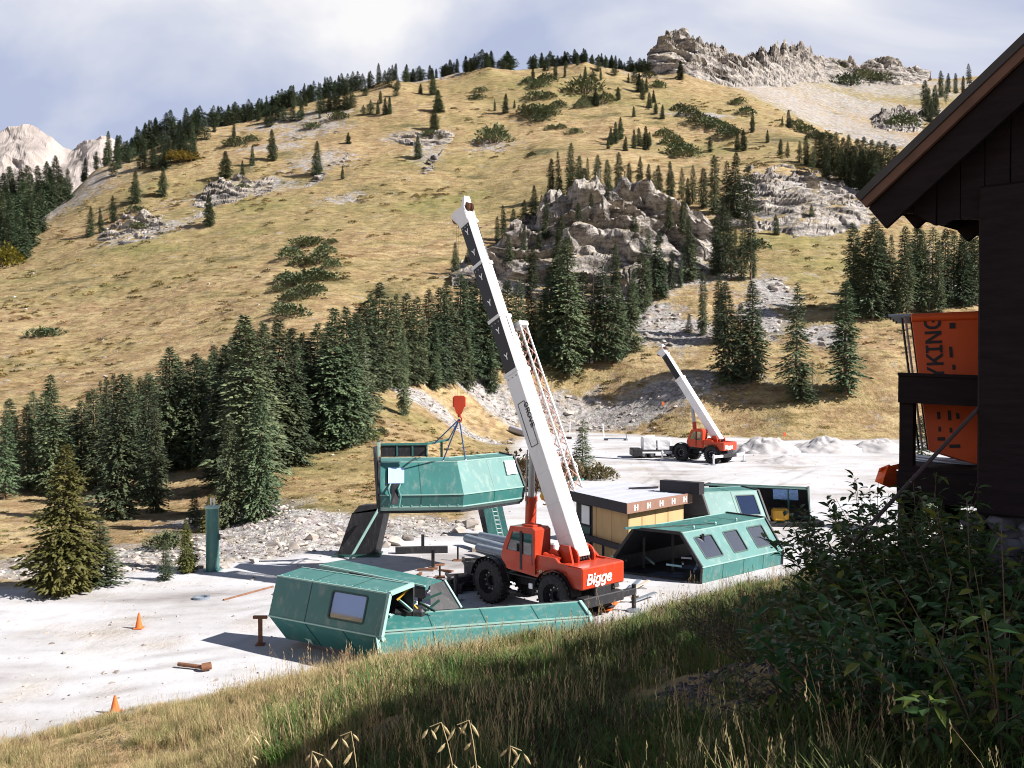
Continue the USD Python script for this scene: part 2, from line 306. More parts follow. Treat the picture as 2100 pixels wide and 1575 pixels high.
TRK = np.exp(-(_trk / .26) ** 2) * np.clip(.4 + 2.4 * fb(GX, GY, 3.0, 3, 15), 0, 1)
_hill = np.where((GY > 255) & (GX < 70), 0.62, np.where(GY > 400, 0.72, 1.0))
vcol = np.stack([padm, np.clip(ROCKY * 1.15, 0, 1) * _hill, np.maximum(GREEN * (~GN) * (padm < .5), TRK * (padm > .5)) + GN * 0.35 * np.clip((_U + 0.25) * 3, 0, 1)], -1)
def grid_mesh(i0, i1, j0, j1):
    n, m = i1 - i0, j1 - j0
    v = np.stack([GX[i0:i1, j0:j1], GY[i0:i1, j0:j1], GZ[i0:i1, j0:j1]], -1).reshape(-1, 3)
    i, j = np.meshgrid(np.arange(n - 1), np.arange(m - 1), indexing='ij')
    f = np.stack([i * m + j, (i + 1) * m + j, (i + 1) * m + j + 1, i * m + j + 1], -1).reshape(-1, 4)
    return v, f, vcol[i0:i1, j0:j1].reshape(-1, 3)
def ground_part(name, v, f, c, material):
    m = usdkit.mesh(stage, numbered('/World', name), (v, f), material, True)
    pv = UsdGeom.PrimvarsAPI(m).CreatePrimvar('cover', Sdf.ValueTypeNames.Color3fArray, 'vertex')
    pv.Set(Vt.Vec3fArray.FromNumpy(c.astype(np.float32)))
    return tag(m.GetPrim(), kind='structure')
ground_mat = usdkit.material(stage, '/World/Looks/ground', {
    'g': ('geometry', {}), 'at': ('attribute', {'attribute': 'cover'}), 'sp': ('separate_color', {}),
    'm1': ('mapping', {'scale': (0.035, 0.035, 0.12)}), 'n1': ('noise_texture', {'scale': 1.0, 'detail': 6.0, 'roughness': 0.66}),
    'm2': ('mapping', {'scale': (0.35, 0.35, 1.6)}), 'n2': ('noise_texture', {'scale': 1.0, 'detail': 5.0, 'roughness': 0.72}),
    'n3': ('noise_texture', {'scale': 1.9, 'detail': 4.0, 'roughness': 0.7}),
    'grass': ('rgb_ramp', {'ramp': [(0.30, (0.095, 0.085, 0.042)), (0.38, (0.185, 0.145, 0.072)), (0.45, (0.29, 0.22, 0.115)), (0.50, (0.215, 0.145, 0.080)), (0.56, (0.325, 0.25, 0.138)), (0.62, (0.24, 0.158, 0.090)), (0.69, (0.33, 0.255, 0.148)), (0.78, (0.22, 0.152, 0.09))]}),
    'speck': ('rgb_ramp', {'ramp': [(0.30, (0.30, 0.30, 0.22)), (0.42, (0.74, 0.72, 0.62)), (0.5, (1, 1, 1)), (0.66, (1.2, 1.2, 1.2))]}),
    'gm': ('mix', {'mix_type': 'multiply', 'fac': 0.9}),
    'green': ('rgb_ramp', {'ramp': [(0.35, (0.095, 0.095, 0.036)), (0.65, (0.25, 0.205, 0.085))]}),
    'gfac': ('math', {'math_type': 'multiply', 'use_clamp': True}), 'gmix': ('mix', {'mix_type': 'mix'}), 'gr2': ('map_range', {'from_min': 0.4, 'from_max': 0.6, 'clamp': True}),
    'v': ('voronoi_texture', {'feature': 'f1', 'scale': 1.3, 'randomness': 1.0, 'detail': 2.0, 'roughness': 0.6}), 'vr': ('rgb_ramp', {'ramp': [(0.32, (0.07, 0.06, 0.057)), (0.43, (0.17, 0.155, 0.148)), (0.52, (0.235, 0.222, 0.218)), (0.62, (0.30, 0.288, 0.285)), (0.75, (0.19, 0.168, 0.152))]}),
    'n5': ('noise_texture', {'scale': 1.4, 'detail': 5.0, 'roughness': 0.8}), 'vc': ('mix', {'mix_type': 'multiply', 'fac': 0.5}), 'vch': ('hsv', {'saturation': 0.12, 'value': 1.25}),
    'rk': ('math', {'math_type': 'multiply_add', 'value2': 1.7}), 'rk0': ('map_range', {'from_min': 0.33, 'from_max': 0.67, 'to_min': -1.25, 'to_max': 0.45}), 'n4': ('noise_texture', {'scale': 0.33, 'detail': 5.0, 'roughness': 0.72}), 'rkc': ('math', {'math_type': 'maximum', 'value2': 0.0, 'use_clamp': True}), 'rmix': ('mix', {'mix_type': 'mix'}),
    'pad': ('rgb_ramp', {'ramp': [(0.32, (0.25, 0.235, 0.235)), (0.42, (0.36, 0.35, 0.36)), (0.52, (0.415, 0.412, 0.435)), (0.60, (0.44, 0.44, 0.465)), (0.70, (0.35, 0.33, 0.325))]}),
    'pm': ('mapping', {'scale': (0.10, 0.17, 0.17)}), 'pn': ('noise_texture', {'scale': 1.0, 'detail': 5.0, 'roughness': 0.6}), 'pmix': ('mix', {'mix_type': 'mix'}), 'tk': ('mix', {'mix_type': 'multiply', 'color2': (0.66, 0.64, 0.62)}), 'rsr': ('rgb_ramp', {'ramp': [(0.34, (0.55, 0.54, 0.54)), (0.5, (0.95, 0.95, 0.95)), (0.66, (1.15, 1.14, 1.12))]}), 'rsm': ('mix', {'mix_type': 'multiply', 'fac': 0.9}),
    'pv': ('rgb_ramp', {'ramp': [(0.28, (0.55, 0.5, 0.48)), (0.4, (0.93, 0.92, 0.91)), (0.6, (1.0, 1.0, 1.0))]}), 'pvm': ('mix', {'mix_type': 'multiply', 'fac': 0.5}),
    'nb': ('noise_texture', {'scale': 0.9, 'detail': 5.0, 'roughness': 0.75}), 'b': ('bump', {'distance': 0.55}), 'bs': ('map_range', {'to_min': 0.85, 'to_max': 0.10, 'clamp': True}), 'fs': ('rgb_ramp', {'ramp': [(0.33, (0.62, 0.62, 0.58)), (0.5, (1, 1, 1)), (0.68, (1.18, 1.18, 1.16))]}), 'fm': ('mix', {'mix_type': 'multiply', 'fac': 0.85}),
    'p': ('principled_bsdf', {'roughness': 0.95, 'specular_ior_level': 0.1}),
}, [('at.color', 'sp.color'), ('g.position', 'm1.vector'), ('m1.vector', 'n1.vector'), ('g.position', 'm2.vector'), ('m2.vector', 'n2.vector'), ('g.position', 'n3.vector'),
    ('n1.fac', 'grass.fac'), ('sp.r', 'bs.value'), ('bs.result', 'b.strength'), ('n3.fac', 'fs.fac'), ('grass.color', 'fm.color1'), ('fs.color', 'fm.color2'), ('n2.fac', 'speck.fac'), ('fm.result' if False else 'fm.color', 'gm.color1'), ('speck.color', 'gm.color2'),
    ('n2.fac', 'green.fac'), ('n1.fac', 'gr2.value'), ('sp.b', 'gfac.value1'), ('gr2.result', 'gfac.value2'), ('gfac.value', 'gmix.fac'), ('gm.color', 'gmix.color1'), ('green.color', 'gmix.color2'),
    ('g.position', 'v.vector'), ('n5.fac', 'vr.fac'), ('g.position', 'n5.vector'), ('vr.color', 'vc.color1'), ('v.color', 'vch.color'), ('vch.color', 'vc.color2'),
    ('g.position', 'n4.vector'), ('n4.fac', 'rk0.value'), ('sp.g', 'rk.value1'), ('rk0.result', 'rk.value3'), ('rk.value', 'rkc.value1'), ('rkc.value', 'rmix.fac'), ('gmix.color', 'rmix.color1'), ('rsm.color', 'rmix.color2'),
    ('g.position', 'pm.vector'), ('pm.vector', 'pn.vector'), ('pn.fac', 'pad.fac'), ('n3.fac', 'pv.fac'), ('pad.color', 'pvm.color1'), ('pv.color', 'pvm.color2'), ('sp.r', 'pmix.fac'), ('rmix.color', 'pmix.color1'), ('sp.b', 'tk.fac'), ('pvm.color', 'tk.color1'), ('tk.color', 'pmix.color2'), ('n2.fac', 'rsr.fac'), ('vc.color', 'rsm.color1'), ('rsr.color', 'rsm.color2'),
    ('g.position', 'nb.vector'), ('nb.fac', 'b.height'), ('b.normal', 'p.normal'), ('pmix.color', 'p.base_color')], surface='p.BSDF')
J1, J2 = int(np.searchsorted(L_AX, math.log(136))), len(L_AX) - 60
for nm, a, b in (('ground', 0, J1 + 1), ('hillside', J1, J2 + 1), ('far_hills', J2, len(L_AX))):
    ground_part(nm, *grid_mesh(0, NU, a, b), ground_mat)
# the same ground carried on all round, outside what the photograph shows
_ang = np.linspace(math.atan(0.78), 2 * PI - math.atan(0.78), 60); _rad = np.array([0.0, 3.2, 8, 20, 45, 110, 300, 900, 1900])
_v = []
for a in _ang:
    for r in _rad:
        e = np.exp(-r / 60); edge = 0.0
        _v.append((math.sin(a) * r * 1.27, math.cos(a) * r * 1.27, 8.2 + 0.015 * r))
_v = np.array(_v); _v[:len(_rad), 2] = [H(0.78 * max(r, 3.3), max(r, 3.3)) for r in _rad]; _v[-len(_rad):, 2] = [H(-0.78 * max(r, 3.3), max(r, 3.3)) for r in _rad]
for s, idx in ((1, 1), (1, 2), (1, 3)):
    w = 1 - idx / 4
    for e0, k in ((0, idx), (len(_ang) - 1, len(_ang) - 1 - idx)):
        A, B = slice(k * len(_rad), (k + 1) * len(_rad)), slice(e0 * len(_rad), (e0 + 1) * len(_rad))
        _v[A, 2] = _v[A, 2] * (1 - w) + _v[B, 2] * w
_v[np.arange(len(_ang)) * len(_rad), 2] = 8.3
i, j = np.meshgrid(np.arange(len(_ang) - 1), np.arange(len(_rad) - 1), indexing='ij'); m = len(_rad)
ground_part('surrounding_ground', _v, np.stack([i * m + j, i * m + j + 1, (i + 1) * m + j + 1, (i + 1) * m + j], -1).reshape(-1, 4), np.tile([0, 0, 0.4], (len(_v), 1)), ground_mat)
_k0 = np.array([[0, 0, 8.3]]); _row = np.stack([GX[:, 0], GY[:, 0], GZ[:, 0]], -1)
ground_part('near_ground', np.vstack([_k0, _row]), np.stack([np.zeros(NU - 1, int), np.arange(2, NU + 1), np.arange(1, NU)], 1), np.tile([0, 0, 0.4], (NU + 1, 1)), ground_mat)

# ================================================================ cliffs and bare rock
rock_mat = usdkit.material(stage, '/World/Looks/rock', {
    'g': ('geometry', {}), 'm': ('mapping', {'scale': (0.8, 0.8, 3.6), 'rotation': (0.06, 0.10, 0.0)}), 'n': ('noise_texture', {'scale': 0.14, 'detail': 6.0, 'roughness': 0.7}),
    'r': ('rgb_ramp', {'ramp': [(0.31, (0.05, 0.046, 0.048)), (0.42, (0.14, 0.13, 0.125)), (0.49, (0.30, 0.275, 0.26)), (0.57, (0.42, 0.39, 0.365)), (0.70, (0.24, 0.20, 0.165))]}),
    'n2': ('noise_texture', {'scale': 0.9, 'detail': 5.0, 'roughness': 0.75}), 'r2': ('rgb_ramp', {'ramp': [(0.36, (0.18, 0.16, 0.16)), (0.5, (0.85, 0.83, 0.82)), (0.7, (1.15, 1.15, 1.15))]}), 'mm': ('mix', {'mix_type': 'multiply', 'fac': 0.75}),
    'sx': ('separate_xyz', {}), 'ad': ('math', {'math_type': 'add'}), 'nm': ('math', {'math_type': 'multiply', 'value2': 0.5}), 'tr': ('map_range', {'from_min': 1.10, 'from_max': 1.22, 'clamp': True}), 'gm': ('mix', {'mix_type': 'mix', 'color2': (0.27, 0.2, 0.085)}),
    'v': ('voronoi_texture', {'feature': 'distance_to_edge', 'scale': 0.55}), 'nb': ('noise_texture', {'scale': 0.6, 'detail': 5.0, 'roughness': 0.75}), 'b': ('bump', {'strength': 0.9, 'distance': 1.2}),
    'p': ('principled_bsdf', {'roughness': 0.9, 'specular_ior_level': 0.15}),
}, [('g.position', 'm.vector'), ('m.vector', 'n.vector'), ('n.fac', 'r.fac'), ('g.position', 'n2.vector'), ('n2.fac', 'r2.fac'), ('r.color', 'mm.color1'), ('r2.color', 'mm.color2'),
    ('g.true_normal', 'sx.vector'), ('sx.z', 'ad.value1'), ('n.fac', 'nm.value1'), ('nm.value', 'ad.value2'), ('ad.value', 'tr.value'), ('tr.result', 'gm.fac'), ('mm.color', 'gm.color1'),
    ('g.position', 'nb.vector'), ('nb.fac', 'b.height'), ('b.normal', 'p.normal'), ('gm.color', 'p.base_color')], surface='p.BSDF')
def cliff(name, base, crest, back, amp, seed, cell=4.0, nu=150, nv=60):
    """base, crest: (px, py, Y) along the foot and the upper edge of the face; back: how far the top runs back into the slope"""
    B = np.array([at(*q) for q in base]); T = np.array([at(*q) for q in crest])
    tb = np.linspace(0, 1, len(B)); tt = np.linspace(0, 1, len(T)); t = np.linspace(0, 1, nu)
    b = np.stack([np.interp(t, tb, B[:, k]) for k in range(3)], 1); c = np.stack([np.interp(t, tt, T[:, k]) for k in range(3)], 1)
    away = c[:, :2] / np.linalg.norm(c[:, :2], axis=1, keepdims=True)
    rows = []
    for s in np.linspace(-0.18, 1, nv): rows.append(b + (c - b) * s - [0, 0, (4.0 if amp < 4.5 else 14.0) * max(0, -s) / .18 * min(1, amp / 3)])
    for s in np.linspace(0, 1, 16)[1:]:
        k = c.copy(); k[:, :2] += away * back * s; k[:, 2] += 0.10 * back * s - 0.35 * back * max(0, s - 0.5) ** 1.5 * 2.5 ; rows.append(k)
    P = np.array(rows)
    face = np.clip(np.concatenate([np.linspace(-0.18, 1, nv), 1 - np.linspace(0, 1, 16)[1:] * 0.7]), 0.0, 1)[:, None]
    tap = np.clip(np.minimum(t, 1 - t) * 7, 0, 1)[None, :]
    q = P / cell
    n1 = meshkit.fbm(q * [1, 1, 0.45], 5, seed) - 0.5; n2 = np.abs(meshkit.fbm(q * 1.7, 4, seed + 3) - 0.5) * 2; n3 = meshkit.fbm(q * 0.3, 3, seed + 5) - 0.5
    st = (meshkit.fbm(q * [0.4, 0.4, 1.2], 3, seed + 9) * 3 + q[..., 2] * 1.5 + q[..., 0] * .22); fr_ = st - np.floor(st); led = (np.clip(fr_ * 5, 0, 1) - fr_) * .55
    vor = np.floor(meshkit.fbm(q * [.8, .8, .5] + 31, 3, seed + 20) * 9) / 9 - .5; cleft = np.clip(.16 - np.abs(meshkit.fbm(q * [.55, .55, .12] + 77, 3, seed + 40) - .5), 0, .16) / .16; dsp = amp * (0.9 * n1 + 0.45 * (0.35 - n2) + 2.0 * n3 + 3.0 * led + 2.4 * vor - 1.7 * cleft * face) * (0.35 + 0.65 * face) * (0.25 + 0.75 * tap)
    nrm = np.concatenate([-away * 0.85, np.full((nu, 1), 0.52)], 1)[None]
    P = P + nrm * dsp[..., None]
    P[..., 0] += amp * 0.8 * (meshkit.fbm(q * 1.3 + 17, 4, seed + 12) - 0.5)
    n = len(P); i, j = np.meshgrid(np.arange(n - 1), np.arange(nu - 1), indexing='ij')
    f = np.stack([i * nu + j, i * nu + j + 1, (i + 1) * nu + j + 1, (i + 1) * nu + j], -1).reshape(-1, 4)
    m = usdkit.mesh(stage, numbered('/World', name), (P.reshape(-1, 3), f), rock_mat, False)
    return tag(m.GetPrim(), kind='structure')
def hb(px, py, dy=0.0, start=40):
    P = hit(px, py, start); return (px, py, P[1] + dy)
cliff('rock_outcrop', [(925, 572, 196), (1000, 575, 196), (1080, 600, 194), (1150, 650, 190), (1220, 640, 191), (1290, 610, 194), (1360, 575, 199), (1420, 560, 204), (1490, 545, 210)],
      [(925, 555, 204), (1000, 515, 207), (1060, 462, 210), (1120, 420, 213), (1200, 392, 216), (1290, 388, 219), (1370, 412, 220), (1430, 440, 220), (1490, 500, 217)], 46, 4.2, 3, 7.0, 260, 110)
cliff('rock_outcrop', [(1480, 440, 236), (1560, 470, 230), (1640, 450, 232), (1720, 445, 236), (1790, 450, 238)], [(1480, 400, 262), (1545, 345, 274), (1640, 336, 282), (1720, 360, 280), (1790, 400, 272)], 30, 2.6, 5, 5.0, 170, 60)
cliff('rock_outcrop', [hb(1330, 126), hb(1390, 148), (1450, 176, 450), (1510, 170, 480), (1580, 150, 535), (1640, 142, 585), (1690, 142, 610)], [(1330, 106, 462), (1380, 80, 475), (1440, 84, 488), (1500, 103, 505), (1560, 108, 535), (1620, 92, 570), (1690, 114, 610)], 60, 5.0, 7, 8.0, 230, 70)
cliff('rock_outcrop', [(1690, 150, 640), (1760, 165, 650), (1830, 170, 660), (1900, 172, 680)], [(1690, 118, 655), (1760, 124, 670), (1830, 130, 685), (1910, 146, 700)], 60, 3.5, 11, 9.0, 130, 40)
cliff('rock_outcrop', [hb(200, 492), hb(260, 498), hb(330, 488)], [hb(205, 470), hb(270, 438), hb(345, 445)], 12, 2.2, 13, 4.0, 90, 34)
cliff('rock_outcrop', [hb(385, 455), hb(440, 440), hb(490, 410), hb(520, 395)], [hb(392, 420), hb(445, 380), hb(480, 366), hb(525, 372)], 10, 2.4, 17, 4.0, 90, 34)
cliff('rock_outcrop', [hb(520, 402), hb(560, 392)], [hb(525, 372), hb(562, 362)], 8, 1.6, 19, 3.0, 50, 26)
cliff('rock_outcrop', [hb(800, 285), hb(860, 300), hb(930, 290)], [hb(800, 270), hb(870, 276), hb(932, 268)], 8, 1.8, 29, 4.0, 90, 26)
cliff('rock_outcrop', [hb(862, 360), hb(885, 350), hb(905, 310)], [hb(866, 345), hb(888, 322), hb(925, 290)], 5, 1.3, 31, 3.0, 60, 30)
cliff('rock_outcrop', [hb(625, 385), hb(660, 372), hb(712, 330)], [hb(630, 372), hb(668, 345), hb(716, 310)], 6, 1.5, 37, 3.0, 70, 26)
cliff('rock_outcrop', [hb(1790, 262), hb(1840, 272), hb(1890, 268)], [hb(1790, 240), hb(1845, 224), hb(1895, 236)], 20, 5.0, 41, 6.0, 70, 30)
# the pale peak far behind the left end of the ridge
def peak(name, crest, Y, depth, amp, seed, drop=220):
    n, m = 120, 50; C = np.array([at(px, py, Y) for px, py in crest]); t = np.linspace(0, 1, n)
    c = np.stack([np.interp(t, np.linspace(0, 1, len(C)), C[:, k]) for k in range(3)], 1); rows = []
    for s in np.linspace(0, 1, m): k = c.copy(); k[:, 1] -= depth * s; k[:, 2] -= drop * s ** 1.1; rows.append(k)
    for s in (0.3, 0.8): k = c.copy(); k[:, 1] += depth * s; k[:, 2] -= drop * s; rows.insert(0, k)
    P = np.array(rows); P[..., 2] += amp * 2 * (meshkit.fbm(P / 40.0, 5, seed) - 0.5); P[..., 1] += amp * 3 * (meshkit.fbm(P / 25.0 + 9, 5, seed + 1) - 0.5)
    i, j = np.meshgrid(np.arange(len(P) - 1), np.arange(n - 1), indexing='ij'); f = np.stack([i * n + j, (i + 1) * n + j, (i + 1) * n + j + 1, i * n + j + 1], -1).reshape(-1, 4)
    tag(usdkit.mesh(stage, numbered('/World', name), (P.reshape(-1, 3), f), pale_rock, False).GetPrim(), kind='structure')
pale_rock = mat('pale_rock', (0.29, 0.255, 0.24), 0.95, vary=0.5, scale=0.035, detail=12.0, spec=0.05)
peak('far_peak', [(-260, 340), (-150, 315), (-60, 285), (0, 272), (50, 256), (100, 274), (140, 304), (175, 288), (215, 280), (260, 305), (330, 370)], 900, 200, 10, 51)

# ================================================================ conifers, shrubs
spruce_leaf = foliage_mat('spruce_needles', (0.030, 0.048, 0.027), (0.150, 0.185, 0.088), 0.0, 0.45, hue=0.03)
olive_leaf = foliage_mat('young_spruce_needles', (0.055, 0.066, 0.018), (0.21, 0.205, 0.055), 0.15, 0.25)
pine_leaf = foliage_mat('pine_needles', (0.04, 0.06, 0.036), (0.14, 0.175, 0.095), 0.0, 0.35)
juniper_leaf = foliage_mat('juniper_leaf', (0.055, 0.075, 0.036), (0.165, 0.19, 0.09), 0.0, 0.3)
yellow_leaf = foliage_mat('yellow_leaf', (0.14, 0.13, 0.02), (0.34, 0.28, 0.05), 0.3, 0.2)
dry_leaf = foliage_mat('dry_brush_leaf', (0.10, 0.08, 0.04), (0.24, 0.19, 0.10), 0.2, 0.2)
bark = mat('bark', (0.105, 0.075, 0.055), 0.95, vary=0.35, scale=6, bump=0.6, bscale=18)
grey_wood = mat('weathered_wood', (0.34, 0.315, 0.30), 0.9, vary=0.3, scale=4, bump=0.4, bscale=20)
brown_needles = foliage_mat('dead_needles', (0.07, 0.042, 0.025), (0.17, 0.115, 0.065), 0.1, 0.2)
CROWN_MATS = {}
def kites(base, d, L, w, rng, lift=0.12):
    """flat needle sprays: base points, unit directions, lengths, widths -> vertices, faces"""
    n = len(base); side = np.cross(d, [0, 0, 1.0]); side /= np.linalg.norm(side, axis=1, keepdims=True) + 1e-9
    up = np.cross(side, d); roll = rng.normal(0, 0.5, n)[:, None]; s2 = side * np.cos(roll) + up * np.sin(roll); u2 = -side * np.sin(roll) + up * np.cos(roll)
    L, w = L[:, None], w[:, None]; mid = base + d * L * 0.45 + u2 * L * lift
    v = np.stack([base, mid + s2 * w * 0.5 - u2 * w * 0.2, base + d * L, mid - s2 * w * 0.5 - u2 * w * 0.2, mid], 1).reshape(-1, 3)
    k = np.arange(n)[:, None, None] * 5; f = (np.array([[0, 1, 4], [1, 2, 4], [2, 3, 4], [3, 0, 4]])[None] + k).reshape(-1, 3)
    return v, f
def crown(Hh, R, prof, per_m, seed, droop=0.35, spray=8, low=0.08, size=0.5, gap=0.12, turn=0.0, tip=1.0):
    rng = np.random.default_rng(seed); n = int(Hh * per_m); h = low * Hh + (Hh * (1 - low)) * np.sort(rng.random(n) ** 0.92); a = np.arange(n) * 2.39996 + rng.normal(0, 0.4, n)
    rel = (h - low * Hh) / (Hh * (1 - low)); lump = 0.55 + 0.95 * meshkit.noise(np.stack([np.cos(a) * 1.4, np.sin(a) * 1.4, h / Hh * 9], 1) + seed, seed)
    L = R * prof(rel) * lump * rng.uniform(0.75, 1.1, n) + 0.05 * R; keep = rng.random(n) > gap; h, a, L, rel = h[keep], a[keep], L[keep], rel[keep]; n = len(h)
    dr = droop * (1 - 1.5 * rel ** 2) + rng.normal(0, 0.10, n) + turn
    d0 = np.stack([np.cos(a), np.sin(a), -dr], 1); d0 /= np.linalg.norm(d0, axis=1, keepdims=True); org = np.stack([0 * h, 0 * h, h], 1)
    Bs, Ds, Ls, Ws = [], [], [], []
    for k in range(spray):
        t = (k + rng.random(n)) / spray; t = 0.18 + 0.8 * t; b = org + d0 * (L * t)[:, None]; b[:, 2] -= 0.10 * L * t ** 2 - 0.05 * L * t ** 3
        ang = rng.normal(0, 0.75, n) * (k < spray - 1); c, s = np.cos(ang), np.sin(ang); d = d0.copy(); d[:, 0], d[:, 1] = d0[:, 0] * c - d0[:, 1] * s, d0[:, 0] * s + d0[:, 1] * c
        d[:, 2] += rng.normal(-0.05, 0.22, n); d /= np.linalg.norm(d, axis=1, keepdims=True); ln = (0.20 * L + 0.24 * size) * rng.uniform(0.7, 1.35, n) * (1.1 - 0.35 * t)
        Bs.append(b); Ds.append(d); Ls.append(ln); Ws.append(ln * rng.uniform(0.35, 0.6, n))
    t = np.linspace(0.86, 0.985, 14); az = rng.random(14) * 6.28
    Bs.append(np.stack([0 * t, 0 * t, Hh * t], 1)); Ds.append(np.stack([np.cos(az) * 0.5, np.sin(az) * 0.5, np.full(14, 0.55 * tip)], 1)); Ls.append(np.full(14, 0.035 * Hh)); Ws.append(np.full(14, 0.012 * Hh))
    return kites(np.vstack(Bs), np.vstack(Ds), np.concatenate(Ls), np.concatenate(Ws), rng)
def trunk(Hh, r, seed, top_=0.97, stubs=10, low=0.3):
    rng = random.Random(seed); m = MB(); pts = [(0.02 * Hh * 0.15 * math.sin(k * 1.7 + seed), 0.02 * Hh * 0.15 * math.cos(k * 1.3 + seed), Hh * top_ * k / 6 - (0.4 if k == 0 else 0)) for k in range(7)]
    m.path(pts, [r * (1.25 if k == 0 else 1) * (1 - k / 6.6) for k in range(7)], 7)
    for k in range(stubs):
        h = Hh * rng.uniform(0.05, low); a = rng.random() * 6.28; L = rng.uniform(0.4, 1.0) * r * 5; m.tube((0, 0, h), (L * math.cos(a), L * math.sin(a), h - 0.15 * L), r * 0.16, r * 0.06, 4, False)
    return m
cone = lambda x: (1 - x) ** 0.68 * np.clip(0.62 + x * 2.2, 0, 1)
spire = lambda x: np.clip(1 - x, 0, 1) ** 0.48 * np.clip(0.55 + x * 2.4, 0, 1) * (0.92 + 0.08 * np.cos(x * 9))
egg = lambda x: np.sqrt(np.clip(1 - (1.55 * (x - 0.36)) ** 2, 0.03, 1)) * np.clip(0.15 + 1.9 * (1 - x), 0, 1)
PROTO = {}
UsdGeom.Scope.Define(stage, '/World/prototypes') if False else None
def proto(kind, Hh, leaf, crown_mesh, trunk_mesh, trunk_mat=None, crown_name='crown'):
    p = stage.CreateClassPrim(f'/_{kind}'); x = UsdGeom.Xform.Define(stage, f'/_{kind}/x') if False else None
    usdkit.mesh(stage, f'/_{kind}/trunk', trunk_mesh.get(), trunk_mat or bark, True)
    if crown_mesh is not None: usdkit.mesh(stage, f'/_{kind}/{crown_name}', crown_mesh, leaf, False)
    PROTO[kind] = (Sdf.Path(f'/_{kind}'), Hh)
for s, (R, per, gp, low) in enumerate(((2.5, 44, .05, .04), (2.15, 44, .08, .03), (2.8, 44, .06, .03), (1.9, 42, .08, .04), (2.3, 32, .20, .10), (2.2, 30, .28, .16), (2.6, 40, .12, .06), (1.7, 38, .15, .03))):
    proto(f'spruce_{"abcdefgh"[s]}', 15.0, spruce_leaf, crown(15, R, (cone, spire, cone, spire, cone, spire, spire, cone)[s], per, 10 + s, 0.38, 12, low, 0.5, gp), trunk(15, 0.22, s))
for s, (R, per) in enumerate(((3.0, 34), (2.5, 34))):
    proto(f'pine_{"ab"[s]}', 9.0, pine_leaf, crown(9, R * .85, egg, per, 30 + s, -0.10, 9, 0.0, 0.6, 0.12, -0.05), trunk(9, 0.2, 20 + s))
proto('young_a', 5.0, olive_leaf, crown(5, 1.5, cone, 130, 40, 0.25, 15, 0.01, 0.16, 0.05), trunk(5, 0.09, 41))
proto('young_b', 5.0, spruce_leaf, crown(5, 1.15, cone, 90, 42, 0.2, 11, 0.02, 0.2, 0.10), trunk(5, 0.09, 43))
proto('brown', 14.0, brown_needles, crown(14, 1.5, spire, 13, 45, 0.5, 6, 0.1, 0.4, 0.3), trunk(14, 0.2, 46, stubs=30, low=0.8), grey_wood)
def bare(Hh, r, seed, n=70):
    rng = random.Random(seed); m = trunk(Hh, r, seed, stubs=0)
    for k in range(n):
        h = Hh * (0.12 + 0.84 * k / n); a = k * 2.4 + rng.random(); L = (1 - h / Hh) ** 0.6 * Hh * 0.1 * rng.uniform(0.5, 1.3) + 0.2; e = (L * math.cos(a), L * math.sin(a), h - L * rng.uniform(-0.1, 0.5)); m.tube((0, 0, h), e, 0.035, 0.012, 4, False)
        for q in range(2): t = rng.uniform(0.4, 0.9); b = rng.uniform(-1, 1); m.tube((e[0] * t, e[1] * t, h + (e[2] - h) * t), (e[0] * t + 0.4 * L * math.cos(a + b), e[1] * t + 0.4 * L * math.sin(a + b), h + (e[2] - h) * t - 0.1), 0.018, 0.008, 3, False)
    return m
proto('snag', 14.0, None, None, bare(14, 0.2, 50), grey_wood)
def shrub_mesh(R, h, n, seed, size):
    rng = np.random.default_rng(seed); a = rng.random(n) * 6.283; q = rng.random(n) ** 0.5; lump = 0.65 + 0.7 * meshkit.noise(np.stack([np.cos(a) * 2, np.sin(a) * 2, q * 3], 1) + seed, seed)
    z = rng.random(n) ** 0.8; r = R * q * lump * np.sqrt(1 - 0.8 * z ** 2); b = np.stack([r * np.cos(a), r * np.sin(a), h * z * lump * (1 - 0.35 * q)], 1)
    d = np.stack([np.cos(a) * q, np.sin(a) * q, 0.6 + 0.4 * rng.random(n)], 1) + rng.normal(0, 0.45, (n, 3)); d /= np.linalg.norm(d, axis=1, keepdims=True)
    return kites(b, d, size * rng.uniform(0.6, 1.4, n), size * rng.uniform(0.35, 0.7, n), rng)
def stems(R, h, seed, n=14):
    rng = random.Random(seed); m = MB()
    for k in range(n): a = rng.random() * 6.28; q = rng.uniform(0.2, 0.8); m.tube((0.1 * R * math.cos(a), 0.1 * R * math.sin(a), -0.2), (R * q * math.cos(a), R * q * math.sin(a), h * rng.uniform(0.4, 0.8)), 0.03 * h, 0.012 * h, 4, False)
    return m
for k, lf, n, sd in (('juniper_a', juniper_leaf, 620, 60), ('juniper_b', juniper_leaf, 560, 61), ('yellow_bush', yellow_leaf, 700, 62), ('dry_bush', dry_leaf, 700, 63)):
    proto(k, 2.0, lf, shrub_mesh(2.2, 2.0, n, sd, 0.42), stems(2.2, 2.0, sd), None, 'foliage')
rng = random.Random(7)
N_TREE = [0]
def plant(name, cat, kinds, px, pb, pt, label, group=None, w=1.0, start=40, sink=0.2, Y=None, ledge=None):
    P = at(px, pb, ledge) if ledge else hit(px, pb, start) if Y is None else np.array([*(at(px, pb, Y)[:2]), H(*at(px, pb, Y)[:2])])
    kind = rng.choice(kinds) if isinstance(kinds, (list, tuple)) else kinds
    path, Hp = PROTO[kind]; h = max((pb - pt) / FPX * P[1], 0.5); s = h / Hp; sw = s * w * rng.uniform(0.92, 1.08); N_TREE[0] += 1
    return copy_of(path, name, label, cat, (P[0], P[1], P[2] - sink * s), rng.random() * 6.28, (sw, sw, s), group, rng.gauss(0, 1.3))
